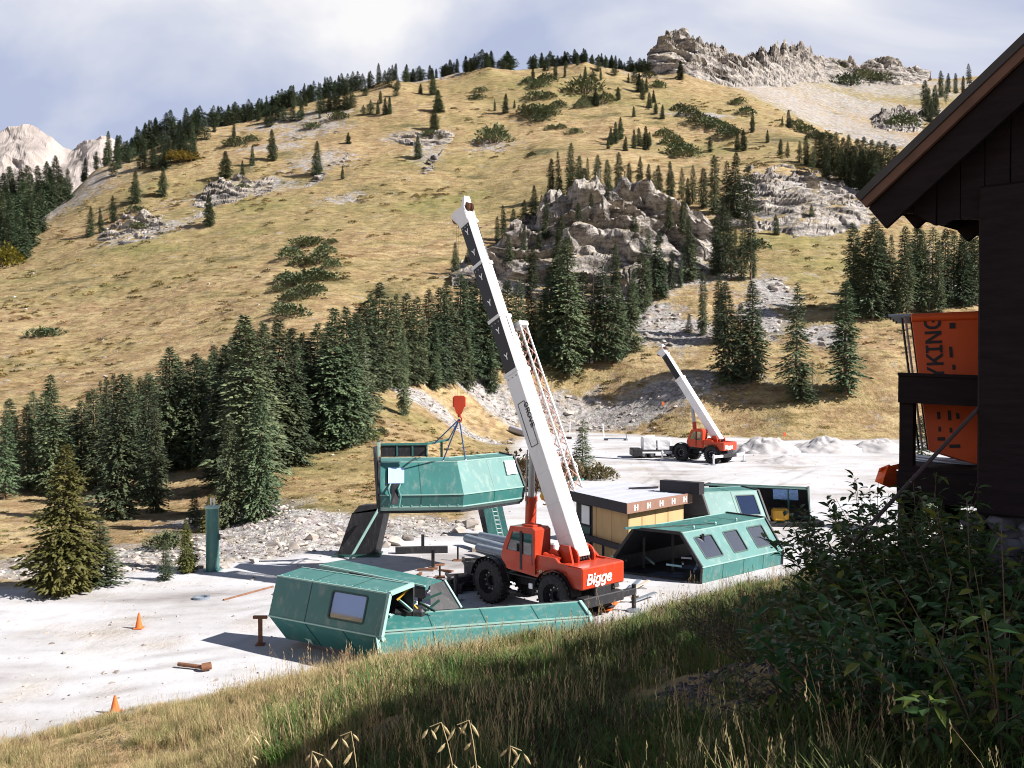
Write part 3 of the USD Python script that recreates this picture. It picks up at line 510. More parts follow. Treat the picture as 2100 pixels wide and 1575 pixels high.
SP = ['spruce_a', 'spruce_b', 'spruce_d', 'spruce_b', 'spruce_g', 'spruce_e', 'spruce_f', 'spruce_h', 'spruce_g']
ORD = 'leftmost,second,third,fourth,fifth,sixth,seventh,eighth,ninth,tenth,eleventh,twelfth,thirteenth,fourteenth,fifteenth,sixteenth,seventeenth,eighteenth,nineteenth,twentieth,twenty-first,twenty-second,twenty-third,twenty-fourth,twenty-fifth,twenty-sixth,twenty-seventh,twenty-eighth,twenty-ninth,thirtieth,thirty-first,thirty-second,thirty-third,thirty-fourth,thirty-fifth,thirty-sixth,thirty-seventh,thirty-eighth,thirty-ninth,fortieth'.split(',')
def row(items, label0, group, kinds=SP, name='spruce_tree', cat='spruce tree', w=1.0, **k):
    for n_, it in enumerate(sorted(items, key=lambda q: q[0])):
        label = label0 + ', ' + (ORD[n_] + (' from left' if n_ else ' one') if n_ < len(items) - 1 else 'rightmost one')
        plant(name, cat, it[3] if len(it) > 3 else kinds, it[0], it[1], it[2], label, group, it[4] if len(it) > 4 else w, **k)
# the stand on the left, from the picture's edge to the slope behind the lifted housing
row([(8, 1025, 838), (30, 985, 850), (58, 1005, 828), (92, 985, 800), (115, 1015, 765, 'spruce_a', 1.2), (150, 985, 835), (166, 1000, 819), (196, 1005, 794), (223, 1015, 770), (243, 1065, 762, 'spruce_a', 1.15), (272, 960, 762), (288, 1000, 800), (306, 1035, 770), (322, 1050, 800), (140, 960, 850), (215, 960, 800)],
    'tall dark green spruce in the stand left of the green steel cylinder', 'spruces left of the green cylinder', w=1.1)
row([(18, 960, 815), (72, 955, 800), (104, 950, 790), (132, 950, 830), (182, 945, 800), (208, 940, 780), (232, 938, 765), (258, 938, 775), (284, 935, 770), (312, 935, 762)], 'dark rear row spruce of the stand at the left edge', 'rear spruces at the left', w=1.35)
row([(335, 930, 735), (362, 928, 725), (385, 925, 735), (408, 922, 730), (445, 918, 705), (482, 912, 690), (508, 910, 668), (538, 905, 660), (565, 900, 655), (592, 895, 672), (622, 890, 690), (655, 885, 695), (682, 880, 660), (728, 870, 640), (748, 860, 620)], 'dark rear row spruce above the green cylinder', 'rear spruces above the cylinder', w=1.35)
row([(350, 965, 707, 'spruce_a', 1.2), (372, 950, 740), (394, 960, 721), (419, 950, 735), (433, 945, 719), (456, 1000, 702, 'spruce_a', 1.1), (470, 955, 705), (492, 1000, 662, 'spruce_a', 1.1), (522, 1040, 640, 'spruce_a', 1.2), (545, 990, 655), (470, 1075, 850, 'spruce_c', .95), (530, 1066, 790, 'spruce_c', .95), (572, 960, 650, 'spruce_a', 1.1), (600, 955, 668), (610, 930, 700)],
    'tall green spruce in the stand behind the green steel cylinder', 'spruces behind the green cylinder', w=1.1)
row([(640, 920, 690), (665, 925, 700), (690, 920, 628, 'spruce_a', 1.15), (715, 915, 625, 'spruce_a', 1.15), (738, 900, 640, 'spruce_c', .95), (712, 905, 690, 'spruce_a', 1.3), (650, 900, 660), (620, 900, 680)],
    'broad green spruce in the left stand above the lifted housing', 'spruces above the lifted housing', w=1.2)
row([(760, 800, 600), (775, 800, 577), (798, 795, 612), (815, 795, 600), (838, 788, 600), (855, 790, 608), (878, 790, 590), (903, 788, 588), (925, 785, 575), (944, 780, 560), (966, 778, 570), (985, 775, 560), (1000, 760, 585), (1040, 760, 575), (1062, 745, 570), (1085, 730, 590), (1100, 725, 610), (890, 800, 660), (960, 800, 650), (1020, 770, 640), (1058, 765, 660)],
    'dark green spruce in the stand behind the boom of the near crane', 'spruces behind the boom', w=1.15)
plant('spruce_tree', 'spruce tree', 'spruce_b', 828, 852, 675, 'slim spruce by itself in front of the stand, left above the red hook', w=.8)
plant('spruce_tree', 'spruce tree', 'spruce_c', 1008, 806, 690, 'low dark spruce at the front foot of the stand, left beside the near crane boom', w=.95)
# crest left of the outcrop, its top and its front
row([(934, 562, 497), (959, 556, 509), (1020, 500, 444), (1034, 492, 420), (1052, 490, 428), (1075, 470, 410), (1095, 450, 380, 'spruce_a', 1.2), (1110, 440, 400)], 'dark spruce on the crest at the left end of the rock outcrop', 'spruces on the left crest of the outcrop', w=1.15)
row([(1130, 415, 325), (1148, 412, 310), (1168, 412, 293), (1186, 410, 320), (1205, 405, 325), (1225, 402, 318), (1248, 398, 328), (1268, 396, 312), (1290, 396, 335), (1312, 398, 322), (1330, 398, 338), (1352, 400, 340), (1375, 405, 330), (1398, 410, 345), (1420, 420, 338), (1442, 428, 345), (1465, 440, 318), (1490, 450, 330), (1505, 455, 312, 'spruce_a', 1.1), (1535, 470, 338), (1280, 410, 350), (1410, 425, 365), (1195, 415, 345), (1340, 415, 350)],
    'dark spruce in the row along the top of the rock outcrop', 'spruces along the top of the outcrop', w=1.1)
row([(1130, 752, 560), (1167, 768, 482, 'spruce_a', 1.05), (1193, 745, 555), (1243, 742, 537, 'spruce_e', 1.2), (1275, 735, 600), (1294, 722, 571, 'spruce_a', 1.1), (1115, 745, 600), (1150, 755, 560), (1225, 740, 580), (1262, 745, 575), (1180, 740, 590), (1142, 600, 470), (1105, 570, 470)], 'tall spruce at the outcrop foot between the two crane booms', 'spruces at the foot of the outcrop', w=1.1)
row([(1316, 642, 514), (1346, 613, 476, 'spruce_a', 1.1), (1376, 592, 514), (1418, 577, 445, 'spruce_a', 1.0), (1330, 630, 540), (1395, 590, 520), (1360, 610, 540), (1298, 660, 550)], 'spruce on the slope right below the grey rock face', 'spruces below the rock face', w=1.05)
row([(1482, 560, 415, 'spruce_a', 1.0), (1500, 575, 430), (1520, 575, 440), (1540, 575, 432), (1468, 565, 445), (1508, 560, 470)], 'dark tall spruce in the group right of the grey rock face', 'spruces right of the rock face')
row([(1441, 688, 556, 'spruce_b', .8), (1474, 700, 560, 'spruce_d', 1.1), (1480, 705, 590, 'spruce_a', 1)], 'dark narrow spruce above the raised boom of the far crane', 'narrow spruces above the far crane')
plant('spruce_tree', 'spruce tree', 'spruce_a', 1497, 790, 575, 'large dark spruce, left one of the pair right of the far crane boom', w=1.15)
plant('spruce_tree', 'spruce tree', 'spruce_a', 1545, 785, 575, 'large dark spruce, right one of the pair right of the far crane boom', w=1.2)
plant('spruce_tree', 'spruce tree', 'spruce_b', 1520, 775, 620, 'slim dark spruce filling the gap inside the pair right of the far crane')
plant('spruce_tree', 'spruce tree', 'spruce_e', 1632, 818, 579, 'loose olive green spruce standing free on the meadow right of the far crane', w=1.15)
plant('spruce_tree', 'spruce tree', 'young_b', 1645, 822, 740, 'small spruce under the free standing tree on the meadow', w=1.6)
plant('spruce_tree', 'spruce tree', 'spruce_d', 1732, 806, 574, 'dark columnar spruce standing alone left of the orange bundle', w=1.5)
plant('spruce_tree', 'spruce tree', 'young_b', 1412, 684, 643, 'tiny spruce alone on the rubble slope above the far crane boom')
plant('spruce_tree', 'spruce tree', 'spruce_d', 1545, 572, 521, 'small thin spruce on the bare slope right of the rock face')
plant('spruce_tree', 'spruce tree', 'spruce_c', 1665, 463, 420, 'little spruce on the grass below the right rock outcrop', w=1.2)
plant('spruce_tree', 'spruce tree', 'spruce_c', 1592, 482, 440, 'bushy dark spruce at the left foot of the right rock outcrop', w=1.4)
for px, pb, pt, k, lab in ((152, 985, 845, 'snag', 'bare grey trunk in the stand left of the green cylinder'), (300, 1015, 800, 'brown', 'half dead brownish spruce in the stand left of the green cylinder'), (340, 960, 790, 'snag', 'bare grey trunk behind the first spruces left above the green cylinder'), (585, 945, 690, 'brown', 'half dead brownish spruce at the right of the left stand'), (672, 918, 780, 'snag', 'bare whitish trunk at the right foot of the left stand'), (748, 880, 700, 'snag', 'bare thin trunk at the right end of the left stand'), (870, 790, 640, 'brown', 'half dead brownish spruce in the stand left of the near boom'), (915, 795, 650, 'snag', 'bare grey trunk in the stand left of the near boom'), (1072, 720, 600, 'snag', 'bare grey trunk right behind the near boom'), (1795, 650, 500, 'snag', 'bare grey trunk in the stand under the eave'), (1905, 640, 490, 'snag', 'bare pale trunk right above the orange sheet'), (1230, 430, 340, 'snag', 'bare trunk in the row along the top of the outcrop')):
    plant('dead_tree', 'dead tree', k, px, pb, pt, lab)
for px, pb, pt in ((1155, 748, 575), (1266, 740, 640), (1117, 720, 640), (1666, 810, 728), (1206, 745, 640)):
    plant('dead_tree', 'dead tree', 'snag', px, pb, pt, {1155: 'bare grey dead tree, tallest one at the foot of the outcrop', 1266: 'bare grey dead tree in front of the right spruces at the outcrop foot', 1117: 'bare pale snag right of the near crane boom in the shaded stand', 1666: 'thin bare grey trunk beside the free standing meadow spruce', 1206: 'bare grey trunk in the middle of the trees below the outcrop'}[px])
plant('dead_tree', 'dead tree', 'brown', 1213, 745, 545, 'brown dying spruce with rusty needles below the outcrop', w=1.1)
for n_, (px, pb, pt, Yl) in enumerate(((1045, 560, 480, 204), (1072, 545, 460, 206), (1090, 605, 505, 197), (1118, 490, 410, 211), (1146, 535, 440, 206), (1160, 645, 520, 194), (1186, 515, 415, 208), (1215, 470, 395, 212), (1245, 435, 372, 215), (1262, 600, 500, 198), (1300, 515, 440, 206), (1330, 560, 470, 203), (1372, 470, 400, 213), (1400, 480, 405, 214))):
    plant('spruce_tree', 'spruce tree', SP, px, pb, pt, 'dark spruce growing on a ledge of the rock face, ' + ORD[n_] + ('' if not n_ else ' from left'), 'spruces on the rock face', w=1.1, ledge=Yl - 3)
# right stand, in part behind the eave
row([(1752, 650, 455), (1772, 655, 470), (1790, 655, 445), (1812, 650, 470), (1832, 648, 480), (1850, 640, 462), (1872, 640, 490), (1893, 640, 470), (1912, 635, 465), (1935, 630, 468), (1955, 625, 478), (1975, 630, 480), (1995, 625, 470), (1760, 640, 480), (1800, 640, 480), (1860, 655, 500), (1925, 640, 490), (2015, 620, 480), (1985, 600, 460), (1880, 620, 455)],
    'dark spruce in the stand under the eave of the dark building', 'spruces under the eave', w=1.1)
row([(1640, 335, 290), (1655, 340, 280), (1670, 342, 278), (1685, 345, 272), (1700, 352, 275), (1712, 350, 270), (1728, 358, 282), (1742, 362, 276), (1758, 368, 284), (1772, 372, 280), (1786, 378, 286), (1800, 384, 290), (1815, 388, 288), (1830, 392, 295), (1695, 370, 300), (1735, 378, 305), (1765, 392, 310), (1795, 400, 310), (1665, 352, 300), (1720, 375, 300), (1600, 320, 285), (1615, 325, 290), (1750, 385, 300), (1780, 395, 310)],
    'dark spruce in the dense wood above the right rock outcrop', 'spruces above the right outcrop', w=1.35)
row([(1898, 240, 165), (1905, 250, 180), (1915, 240, 175), (1930, 200, 145), (1945, 190, 150), (1960, 192, 150), (1988, 185, 130), (1975, 190, 155), (1922, 250, 190), (1910, 262, 205), (1940, 215, 165)], 'dark spruce beside the roof edge near the far skyline', 'spruces beside the roof edge', w=1.0)
plant('spruce_tree', 'spruce tree', 'spruce_b', 1888, 985, 745, 'dark spruce whose branch tips show left of the deck railing', Y=60, w=.9)
# small trees by the pad
plant('spruce_tree', 'spruce tree', 'young_a', 128, 1216, 898, 'sunny olive green spruce at the left edge of the gravel pad', w=.92)
plant('spruce_tree', 'spruce tree', 'young_b', 205, 1200, 1056, 'small grey green spruce right against the sunny olive one by the pad', w=1.5)
plant('spruce_tree', 'spruce tree', 'young_b', 400, 1080, 1000, 'little dark spruce just left of the top of the green cylinder')
plant('spruce_tree', 'spruce tree', 'young_a', 385, 1175, 1060, 'thin pale young spruce left beside the foot of the green cylinder', w=.7)
plant('spruce_tree', 'spruce tree', 'young_b', 340, 1190, 1105, 'sparse young spruce at the pad edge left of the green cylinder', w=.9)
plant('spruce_tree', 'spruce tree', 'young_a', 432, 1090, 1010, 'small bushy spruce half hidden behind the green cylinder')
plant('spruce_tree', 'spruce tree', 'young_b', 1195, 974, 858, 'small dark spruce standing free behind the plywood hut', Y=92, w=1.1)
# slopes and ridge
HK = ['spruce_c', 'spruce_a', 'spruce_a']
for px, pb, pt, w, lab in ((123, 312, 247, 1.1, 'tall dark spruce against the pale far peak at the left'), (120, 412, 308, 1.2, 'big dark spruce below the pale far peak at the left edge'), (173, 325, 277, 1.0, 'small spruce on the left ridge beside the tall one before the far peak'), (197, 328, 290, 1.3, 'round low spruce between two taller ones at the left end of the ridge'), (222, 302, 233, 1.0, 'slim tall spruce where the left ridge line begins'), (240, 303, 255, 1.2, 'dark spruce just right of the slim tall one on the left ridge'), (170, 362, 337, 1.0, 'tiny spruce alone under the left end of the ridge'),
                            (277, 418, 350, 1.4, 'broad dark spruce above the left rock ledge, left one of two'), (333, 404, 340, 1.2, 'broad dark spruce above the left rock ledge, right one of two'), (233, 456, 400, 1.2, 'dark spruce on the upper left corner of the left rock ledge'), (185, 486, 423, 1.0, 'narrow spruce casting a shadow left of the left rock ledge'), (207, 478, 427, 1.0, 'narrow spruce touching the left end of the left rock ledge'), (463, 366, 310, 1.9, 'round crowned dark tree above the white rock band'), (497, 368, 330, 1.0, 'thin spruce right beside the round crowned tree'), (517, 340, 297, 0.9, 'slim dark spruce on the small grey bare patch, left one'),
                            (560, 330, 265, 1.3, 'pointed spruce on the grey bare patch, casting its shadow left'), (430, 464, 397, 1.4, 'grey green spruce standing in front of the white rock band'), (650, 360, 290, 1.2, 'dark spruce beside the whitish gully in the middle of the hill'), (702, 368, 340, 1.1, 'small spruce at the foot of the whitish gully'), (714, 296, 272, 1.8, 'small bushy spruce above the whitish gully'), (888, 195, 150, 1.3, 'dark spruce, topmost of the column below the summit rocks'), (900, 230, 184, 1.9, 'wide dark spruce in the middle of the column below the summit rocks'), (890, 268, 219, 1.5, 'dark spruce, lowest of the column below the summit rocks'), (862, 192, 172, 1.8, 'squat dark spruce left beside the column below the summit rocks'),
                            (857, 327, 278, 1.5, 'dark spruce beside the white gully stripe at the hill centre'), (1036, 234, 193, 1.3, 'dark spruce in the small trio right of the summit column'), (1015, 228, 203, 0.9, 'thin spruce, left one of the small trio'), (1055, 222, 205, 1.3, 'low spruce, right one of the small trio'), (1221, 219, 180, 1.3, 'spruce on the upper hill right of the wide round bush'), (1232, 165, 139, 1.0, 'pointed small spruce alone near the ridge'), (1268, 206, 178, 1.5, 'stout spruce alone on the upper right hill'), (1395, 164, 124, 1.5, 'dark stout spruce under the white summit cliff, left one'), (1464, 158, 122, 1.5, 'dark stout spruce under the white summit cliff, right one'),
                            (1525, 310, 267, 1.5, 'dark spruce on the right slope, larger one of a pair'), (1512, 308, 275, 1.3, 'smaller spruce left of its mate on the right slope'), (1456, 313, 280, 1.3, 'small spruce alone low on the right slope'), (1574, 294, 267, 1.1, 'small pointed spruce below the scree tongue'), (1618, 263, 225, 1.2, 'dark spruce at the edge of the scree tongue'), (1604, 258, 238, 1.0, 'tiny spruce left beside the dark one at the scree edge'), (1543, 272, 225, 0.9, 'thin pale spruce in the middle of the right slope'), (1300, 240, 218, 1.3, 'little spruce pair on the upper right hill')):
    plant('spruce_tree', 'spruce tree', HK, px, pb, pt, lab, w=w)
row([(8, 470, 342), (24, 470, 334), (43, 460, 338), (57, 455, 333), (80, 440, 332), (94, 425, 316), (10, 480, 372), (28, 470, 360), (45, 490, 365), (62, 470, 355), (38, 520, 430), (15, 540, 440), (60, 510, 400), (78, 480, 370), (5, 500, 390), (100, 430, 340), (90, 400, 330), (140, 412, 345), (105, 400, 310), (75, 440, 380), (22, 505, 410), (50, 530, 450), (72, 472, 440), (132, 398, 350)], 'dark spruce in the clump at the left edge of the hill', 'spruces at the left edge of the hill', kinds=HK, w=1.2)
row([(347, 328, 283), (365, 322, 285), (395, 312, 250), (338, 332, 300), (380, 318, 275), (398, 330, 290)], 'spruce in the loose group left of the yellow bush', 'spruces left of the yellow bush', kinds=HK, w=1.1)
row([(1310, 190, 150), (1318, 205, 168), (1332, 222, 190), (1345, 235, 205), (1358, 245, 215), (1325, 190, 160), (1340, 212, 185), (1310, 175, 150)], 'spruce in the slanting chain below the white summit cliff', 'spruces in the slanting chain', kinds=HK, w=1.3)
row([(1252, 298, 262), (1262, 295, 250), (1272, 285, 240), (1247, 305, 280), (1300, 305, 265), (1312, 300, 262), (1325, 308, 258), (1332, 300, 270), (1282, 310, 280)], 'spruce in the two small groups above the tall outcrop trees', 'spruces above the outcrop trees', kinds=HK, w=1.3)
RIDGE = [(205, 305), (240, 298), (300, 280), (360, 268), (420, 248), (480, 232), (540, 212), (600, 200), (660, 190), (720, 172), (780, 160), (830, 150), (900, 130), (980, 122), (1060, 128), (1130, 118), (1200, 112), (1280, 112), (1340, 118)]
PK = ['pine_a', 'pine_b', 'spruce_c', 'spruce_g', 'spruce_a', 'pine_b']
def ridge(x0, x1, n, hmin, hmax, off, label, group, name='pine_tree', cat='pine tree', w=1.1):
    for k, px in enumerate(sorted(x0 + (x1 - x0) * (k + rng.uniform(-.3, 1.2)) / n for k in range(n))):
        y = np.interp(px, *zip(*RIDGE)) + rng.uniform(*off); plant(name, cat, PK, px, y, y - rng.uniform(hmin, hmax), label + ', ' + (ORD[k] + (' from left' if k else ' one') if k < n - 1 else 'rightmost one'), group, w * rng.uniform(.85, 1.3))
ridge(240, 420, 34, 34, 62, (-4, 40), 'grey green pine in the belt along the left end of the ridge', 'pines along the left ridge')
ridge(430, 520, 16, 30, 46, (-4, 16), 'grey green pine on the ridge above the two broad spruces', 'pines on the ridge, second group')
ridge(520, 735, 40, 30, 46, (-4, 20), 'grey green pine in the long ridge belt left of the summit', 'pines on the long ridge belt')
row([(510, 246, 220), (530, 248, 215), (548, 250, 218), (565, 248, 212), (582, 250, 215), (600, 250, 218), (615, 248, 222), (660, 232, 195), (675, 228, 190), (690, 228, 185), (710, 226, 180), (722, 222, 185), (745, 238, 215), (760, 236, 205), (775, 234, 205), (790, 236, 200), (798, 234, 198)], 'dark pine in the short rows just below the ridge belt', 'pines below the ridge belt', kinds=['pine_a', 'pine_b', 'spruce_c'], name='pine_tree', cat='pine tree', w=1.2)
ridge(215, 400, 16, 30, 52, (28, 75), 'pine scattered below the belt at the left end of the ridge', 'pines below the left belt')
ridge(430, 840, 16, 22, 36, (22, 60), 'small pine scattered on the slope below the long ridge belt', 'pines below the long belt')
ridge(1090, 1330, 18, 16, 32, (16, 70), 'small pine scattered below the ridge left of the white cliff', 'pines below the right ridge')
ridge(740, 830, 9, 28, 44, (2, 24), 'dark pine scattered left of the summit rocks', 'pines left of the summit rocks')
ridge(830, 1050, 26, 18, 40, (-6, 8), 'bushy pine on the summit rocks of the hill', 'pines on the summit rocks', w=1.4)
ridge(1085, 1345, 40, 16, 34, (-4, 14), 'bushy low pine on the ridge left of the white summit cliff', 'pines left of the white cliff', w=1.4)
# mats of juniper and other low bushes
def bushes(items, label, group=None, kinds=('juniper_a', 'juniper_b'), name='juniper_bush', cat='bush', w=1.25):
    for n_, (px, pb, pt) in enumerate(sorted(items)):
        plant(name, cat, list(kinds), px, pb, pt, label + ', ' + (ORD[n_] + (' from left' if n_ else ' one') if n_ < len(items) - 1 else 'rightmost one'), group, w)
bushes([(598, 528, 505), (625, 505, 482), (645, 500, 484), (668, 520, 500), (655, 540, 515), (620, 545, 522), (590, 580, 555), (612, 585, 558), (640, 575, 548), (668, 575, 552), (682, 548, 530), (625, 608, 582), (598, 618, 595), (580, 640, 620), (572, 600, 582), (648, 600, 580), (600, 650, 622), (680, 500, 488)], 'green mat of juniper in the patch on the open grass slope', 'junipers on the open slope')
plant('juniper_bush', 'bush', 'juniper_a', 92, 690, 668, 'lone dark juniper low on the grass slope at the left', w=1.7)
plant('juniper_bush', 'bush', 'juniper_b', 1014, 292, 255, 'big round dark bush below the small trio of spruces', w=1.0)
plant('juniper_bush', 'bush', 'juniper_a', 1196, 192, 160, 'wide pale green round bush on the upper hill', w=1.2)
plant('juniper_bush', 'bush', 'juniper_b', 1548, 512, 488, 'lone round dark bush on the slope right of the rock face', w=1.2)
plant('juniper_bush', 'bush', 'yellow_bush', 375, 332, 308, 'bright yellow autumn bush on the left part of the hill', w=1.6)
plant('juniper_bush', 'bush', 'yellow_bush', 8, 545, 500, 'yellow leafy bush at the left picture edge', w=1.0)
plant('juniper_bush', 'bush', 'juniper_b', 1850, 262, 232, 'dark bush on the grey boulder hump beside the roof edge', w=1.3)
bushes([(1085, 172, 158), (1105, 180, 162), (1120, 170, 152), (1100, 205, 186), (1125, 202, 188), (1085, 235, 212), (1105, 240, 215), (1125, 238, 216), (1145, 222, 205), (1110, 250, 232), (1205, 215, 195), (1240, 212, 192), (1195, 222, 205), (1130, 265, 255), (1150, 265, 254), (1180, 274, 262)], 'dark juniper mat on the upper middle of the hill', 'junipers on the upper middle hill')
bushes([(1392, 228, 212), (1412, 238, 218), (1432, 250, 230), (1452, 260, 240), (1472, 266, 246), (1492, 276, 256), (1505, 280, 262), (1362, 282, 264), (1378, 298, 275), (1395, 315, 290), (1408, 322, 298), (1512, 215, 200), (1530, 235, 218), (1632, 262, 245), (1652, 275, 256), (1670, 285, 268), (1690, 288, 270)], 'green bush in the slanting strips on the right slope', 'bushes in slanting strips')
bushes([(696, 245, 226), (280, 435, 420), (285, 470, 455), (500, 390, 375), (880, 280, 266), (640, 265, 250), (480, 300, 280), (515, 290, 276), (985, 190, 178), (978, 205, 192), (1090, 320, 312), (1330, 160, 146), (1350, 180, 165), (1290, 140, 128), (1740, 175, 150), (1770, 165, 140), (1800, 170, 148), (1720, 150, 130)], 'small dark bush scattered on the hill', 'scattered hill bushes')
for px, pb, pt, w, k, lab in ((1052, 965, 905, 1.3, 'dry_bush', 'brownish dry bush right behind the lifted housing'), (1120, 985, 925, .9, 'dry_bush', 'dry yellowish bush right of the crane boom'), (1225, 985, 952, 1.2, 'dry_bush', 'grey green low bush at the foot of the small spruce behind the hut'), (1160, 990, 945, 1.0, 'dry_bush', 'brown brush left of the small spruce behind the hut'), (735, 905, 868, 1.1, 'juniper_a', 'green bush at the right foot of the left stand'), (783, 892, 876, 1.0, 'juniper_b', 'tiny round bush on the yellow grass above the lifted housing'), (340, 1125, 1088, 1.0, 'juniper_a', 'round green bush on the rubble left of the cylinder'), (760, 895, 882, 1.5, 'yellow_bush', 'low yellow green bush beside the tiny round one')):
    plant('low_bush', 'bush', k, px, pb, pt, lab, w=w, Y={1120: 80, 1225: 88, 1160: 88, 1052: 86}.get(px))

# ================================================================ paints
green_paint = mat('green_paint', (0.029, 0.135, 0.128), 0.42, vary=0.16, scale=0.7, spec=0.6, dirt=((0.22, 0.25, 0.23), 0.55), coat=0.1)
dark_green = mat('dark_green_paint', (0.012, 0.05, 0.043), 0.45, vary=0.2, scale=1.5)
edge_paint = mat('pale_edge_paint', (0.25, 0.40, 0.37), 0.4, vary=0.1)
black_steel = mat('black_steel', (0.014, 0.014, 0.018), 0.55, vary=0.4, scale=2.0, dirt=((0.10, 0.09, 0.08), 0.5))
crane_red = mat('crane_red', (0.40, 0.036, 0.012), 0.36, vary=0.10, scale=1.2, coat=0.3, dirt=((0.24, 0.10, 0.06), 0.45))
crane_dark_red = mat('crane_dark_red', (0.25, 0.02, 0.008), 0.4, vary=0.15, scale=1.2)
white_paint = mat('white_paint', (0.66, 0.65, 0.66), 0.4, vary=0.05, scale=0.8, dirt=((0.42, 0.38, 0.34), 0.35), coat=0.2)
pure_white = mat('white_letters', (0.8, 0.8, 0.8), 0.5, vary=0.02)
boom_black = mat('boom_black_paint', (0.012, 0.012, 0.017), 0.42, vary=0.2, scale=1.0)
rubber = mat('rubber', (0.016, 0.016, 0.018), 0.85, vary=0.3, scale=4, dirt=((0.13, 0.115, 0.10), 0.5))
steel = mat('bare_steel', (0.36, 0.38, 0.42), 0.35, metallic=0.7, vary=0.15)
grey_blue = mat('grey_blue_pipe', (0.20, 0.24, 0.30), 0.4, metallic=0.3, vary=0.2, scale=2, dirt=((0.3, 0.26, 0.22), 0.4))
rust = mat('rusty_steel', (0.16, 0.072, 0.04), 0.85, vary=0.35, scale=5)
yellow_paint = mat('yellow_paint', (0.55, 0.30, 0.03), 0.45, vary=0.1)
orange_paint = mat('orange_plastic', (0.62, 0.13, 0.03), 0.5, vary=0.08)
sling_blue = mat('sling_blue', (0.05, 0.11, 0.28), 0.7, vary=0.15)
plywood = mat('plywood', (0.45, 0.30, 0.15), 0.75, vary=0.12, scale=2.0, stretch=(1, 1, 0.25), detail=8)
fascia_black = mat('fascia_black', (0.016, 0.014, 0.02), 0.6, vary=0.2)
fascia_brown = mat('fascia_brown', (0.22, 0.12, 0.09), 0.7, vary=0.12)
roof_felt = mat('roof_felt', (0.36, 0.37, 0.43), 0.8, vary=0.10, scale=1.2)
tarp_white = mat('white_tarp', (0.72, 0.72, 0.74), 0.6, vary=0.05)
paper_white = mat('white_sheet', (0.75, 0.76, 0.78), 0.5, vary=0.03)
wood_board = mat('weathered_board', (0.36, 0.30, 0.25), 0.85, vary=0.25, scale=3)
gravel_grey = mat('grey_gravel', (0.34, 0.325, 0.33), 0.95, vary=0.22, scale=1.4, detail=9, bump=0.7, bscale=6)
def glass_mat(name, tint=(0.55, 0.65, 0.75), refl=0.12):
    return usdkit.material(stage, '/World/Looks/' + name, {'f': ('fresnel', {'IOR': 1.5}), 'a': ('math', {'math_type': 'add', 'value2': refl, 'use_clamp': True}), 't': ('transparent_bsdf', {'color': tint}), 'g': ('glossy_bsdf', {'roughness': 0.04, 'color': (0.9, 0.93, 1.0)}), 'm': ('mix_closure', {})},
        [('f.fac', 'a.value1'), ('a.value', 'm.fac'), ('t.BSDF', 'm.closure1'), ('g.BSDF', 'm.closure2')], surface='m.closure')
glass = glass_mat('window_glass'); acrylic = glass_mat('acrylic_window', (0.42, 0.54, 0.74), 0.25)
text_on = lambda s, h, d=0.012, bold=True: meshkit.text_mesh(s, h, d, bold)
def place_text(t, p, xdir, ydir, skew=0.0, mirror=False):
    """lettering whose baseline starts at p, reading along xdir with its capitals up along ydir"""
    x = np.asarray(xdir, float) / np.linalg.norm(xdir); y = np.asarray(ydir, float) / np.linalg.norm(ydir); z = np.cross(x, y); v = np.array(t.vertices)
    return (np.asarray(p, float) + (v[:, :1] + skew * v[:, 1:2]) * x + v[:, 1:2] * y + v[:, 2:3] * z, np.asarray(t.faces))

# ================================================================ sheet-steel housings of the lift station
def offset_path(path, d, skew=0.0):
    P = [np.asarray(p, float) for p in path]; out = []
    seg = [(b - a) / np.linalg.norm(b - a) for a, b in zip(P[:-1], P[1:])]; nrm = [np.array([-s[1], s[0]]) for s in seg]
    for i, p in enumerate(P):
        if i == 0: n = nrm[0]
        elif i == len(P) - 1: n = nrm[-1]
        else: m = nrm[i - 1] + nrm[i]; m /= np.linalg.norm(m); n = m / np.dot(m, nrm[i])
        out.append(p + n * d + (seg[0] * skew * d if i == 0 else 0))
    return out
def panel(corners, holes=(), t=0.05, r=0.08):
    """a flat sheet with rounded openings: corners A (low left), B (low right), C, D; holes as (u0, u1, v0, v1) fractions. Returns sheet, frames, panes"""
    A, B, C, D = [np.asarray(c, float) for c in corners]; x = (B - A) / np.linalg.norm(B - A); n = np.cross(x, D - A); n /= np.linalg.norm(n); y = np.cross(n, x); R = np.stack([x, y, n], 1)
    to2 = lambda p: ((p - A) @ x, (p - A) @ y); poly = shapely.Polygon([to2(q) for q in (A, B, C, D)]); wins = []
    bil = lambda u, v: A * (1 - u) * (1 - v) + B * u * (1 - v) + C * u * v + D * (1 - u) * v
    for h in holes:
        w = shapely.Polygon([to2(bil(u, v)) for u, v in ((h[0], h[2]), (h[1], h[2]), (h[1], h[3]), (h[0], h[3]))]).buffer(-r).buffer(r, quad_segs=4); wins.append(w); poly = poly.difference(w)
    M = (A - n * t, R); sheet = MB().prism(poly, t, M); fr, pn = [], []; panel.lining = MB().prism(poly, .01, (A - n * (t + .016), R))
    for w in wins:
        fr.append(MB().prism(w.buffer(0.035).difference(w.buffer(-0.03)), 0.03, (A - n * 0.01, R))); pn.append(MB().prism(w.buffer(-0.025), 0.012, (A - n * 0.03, R)))
    return sheet, fr, pn
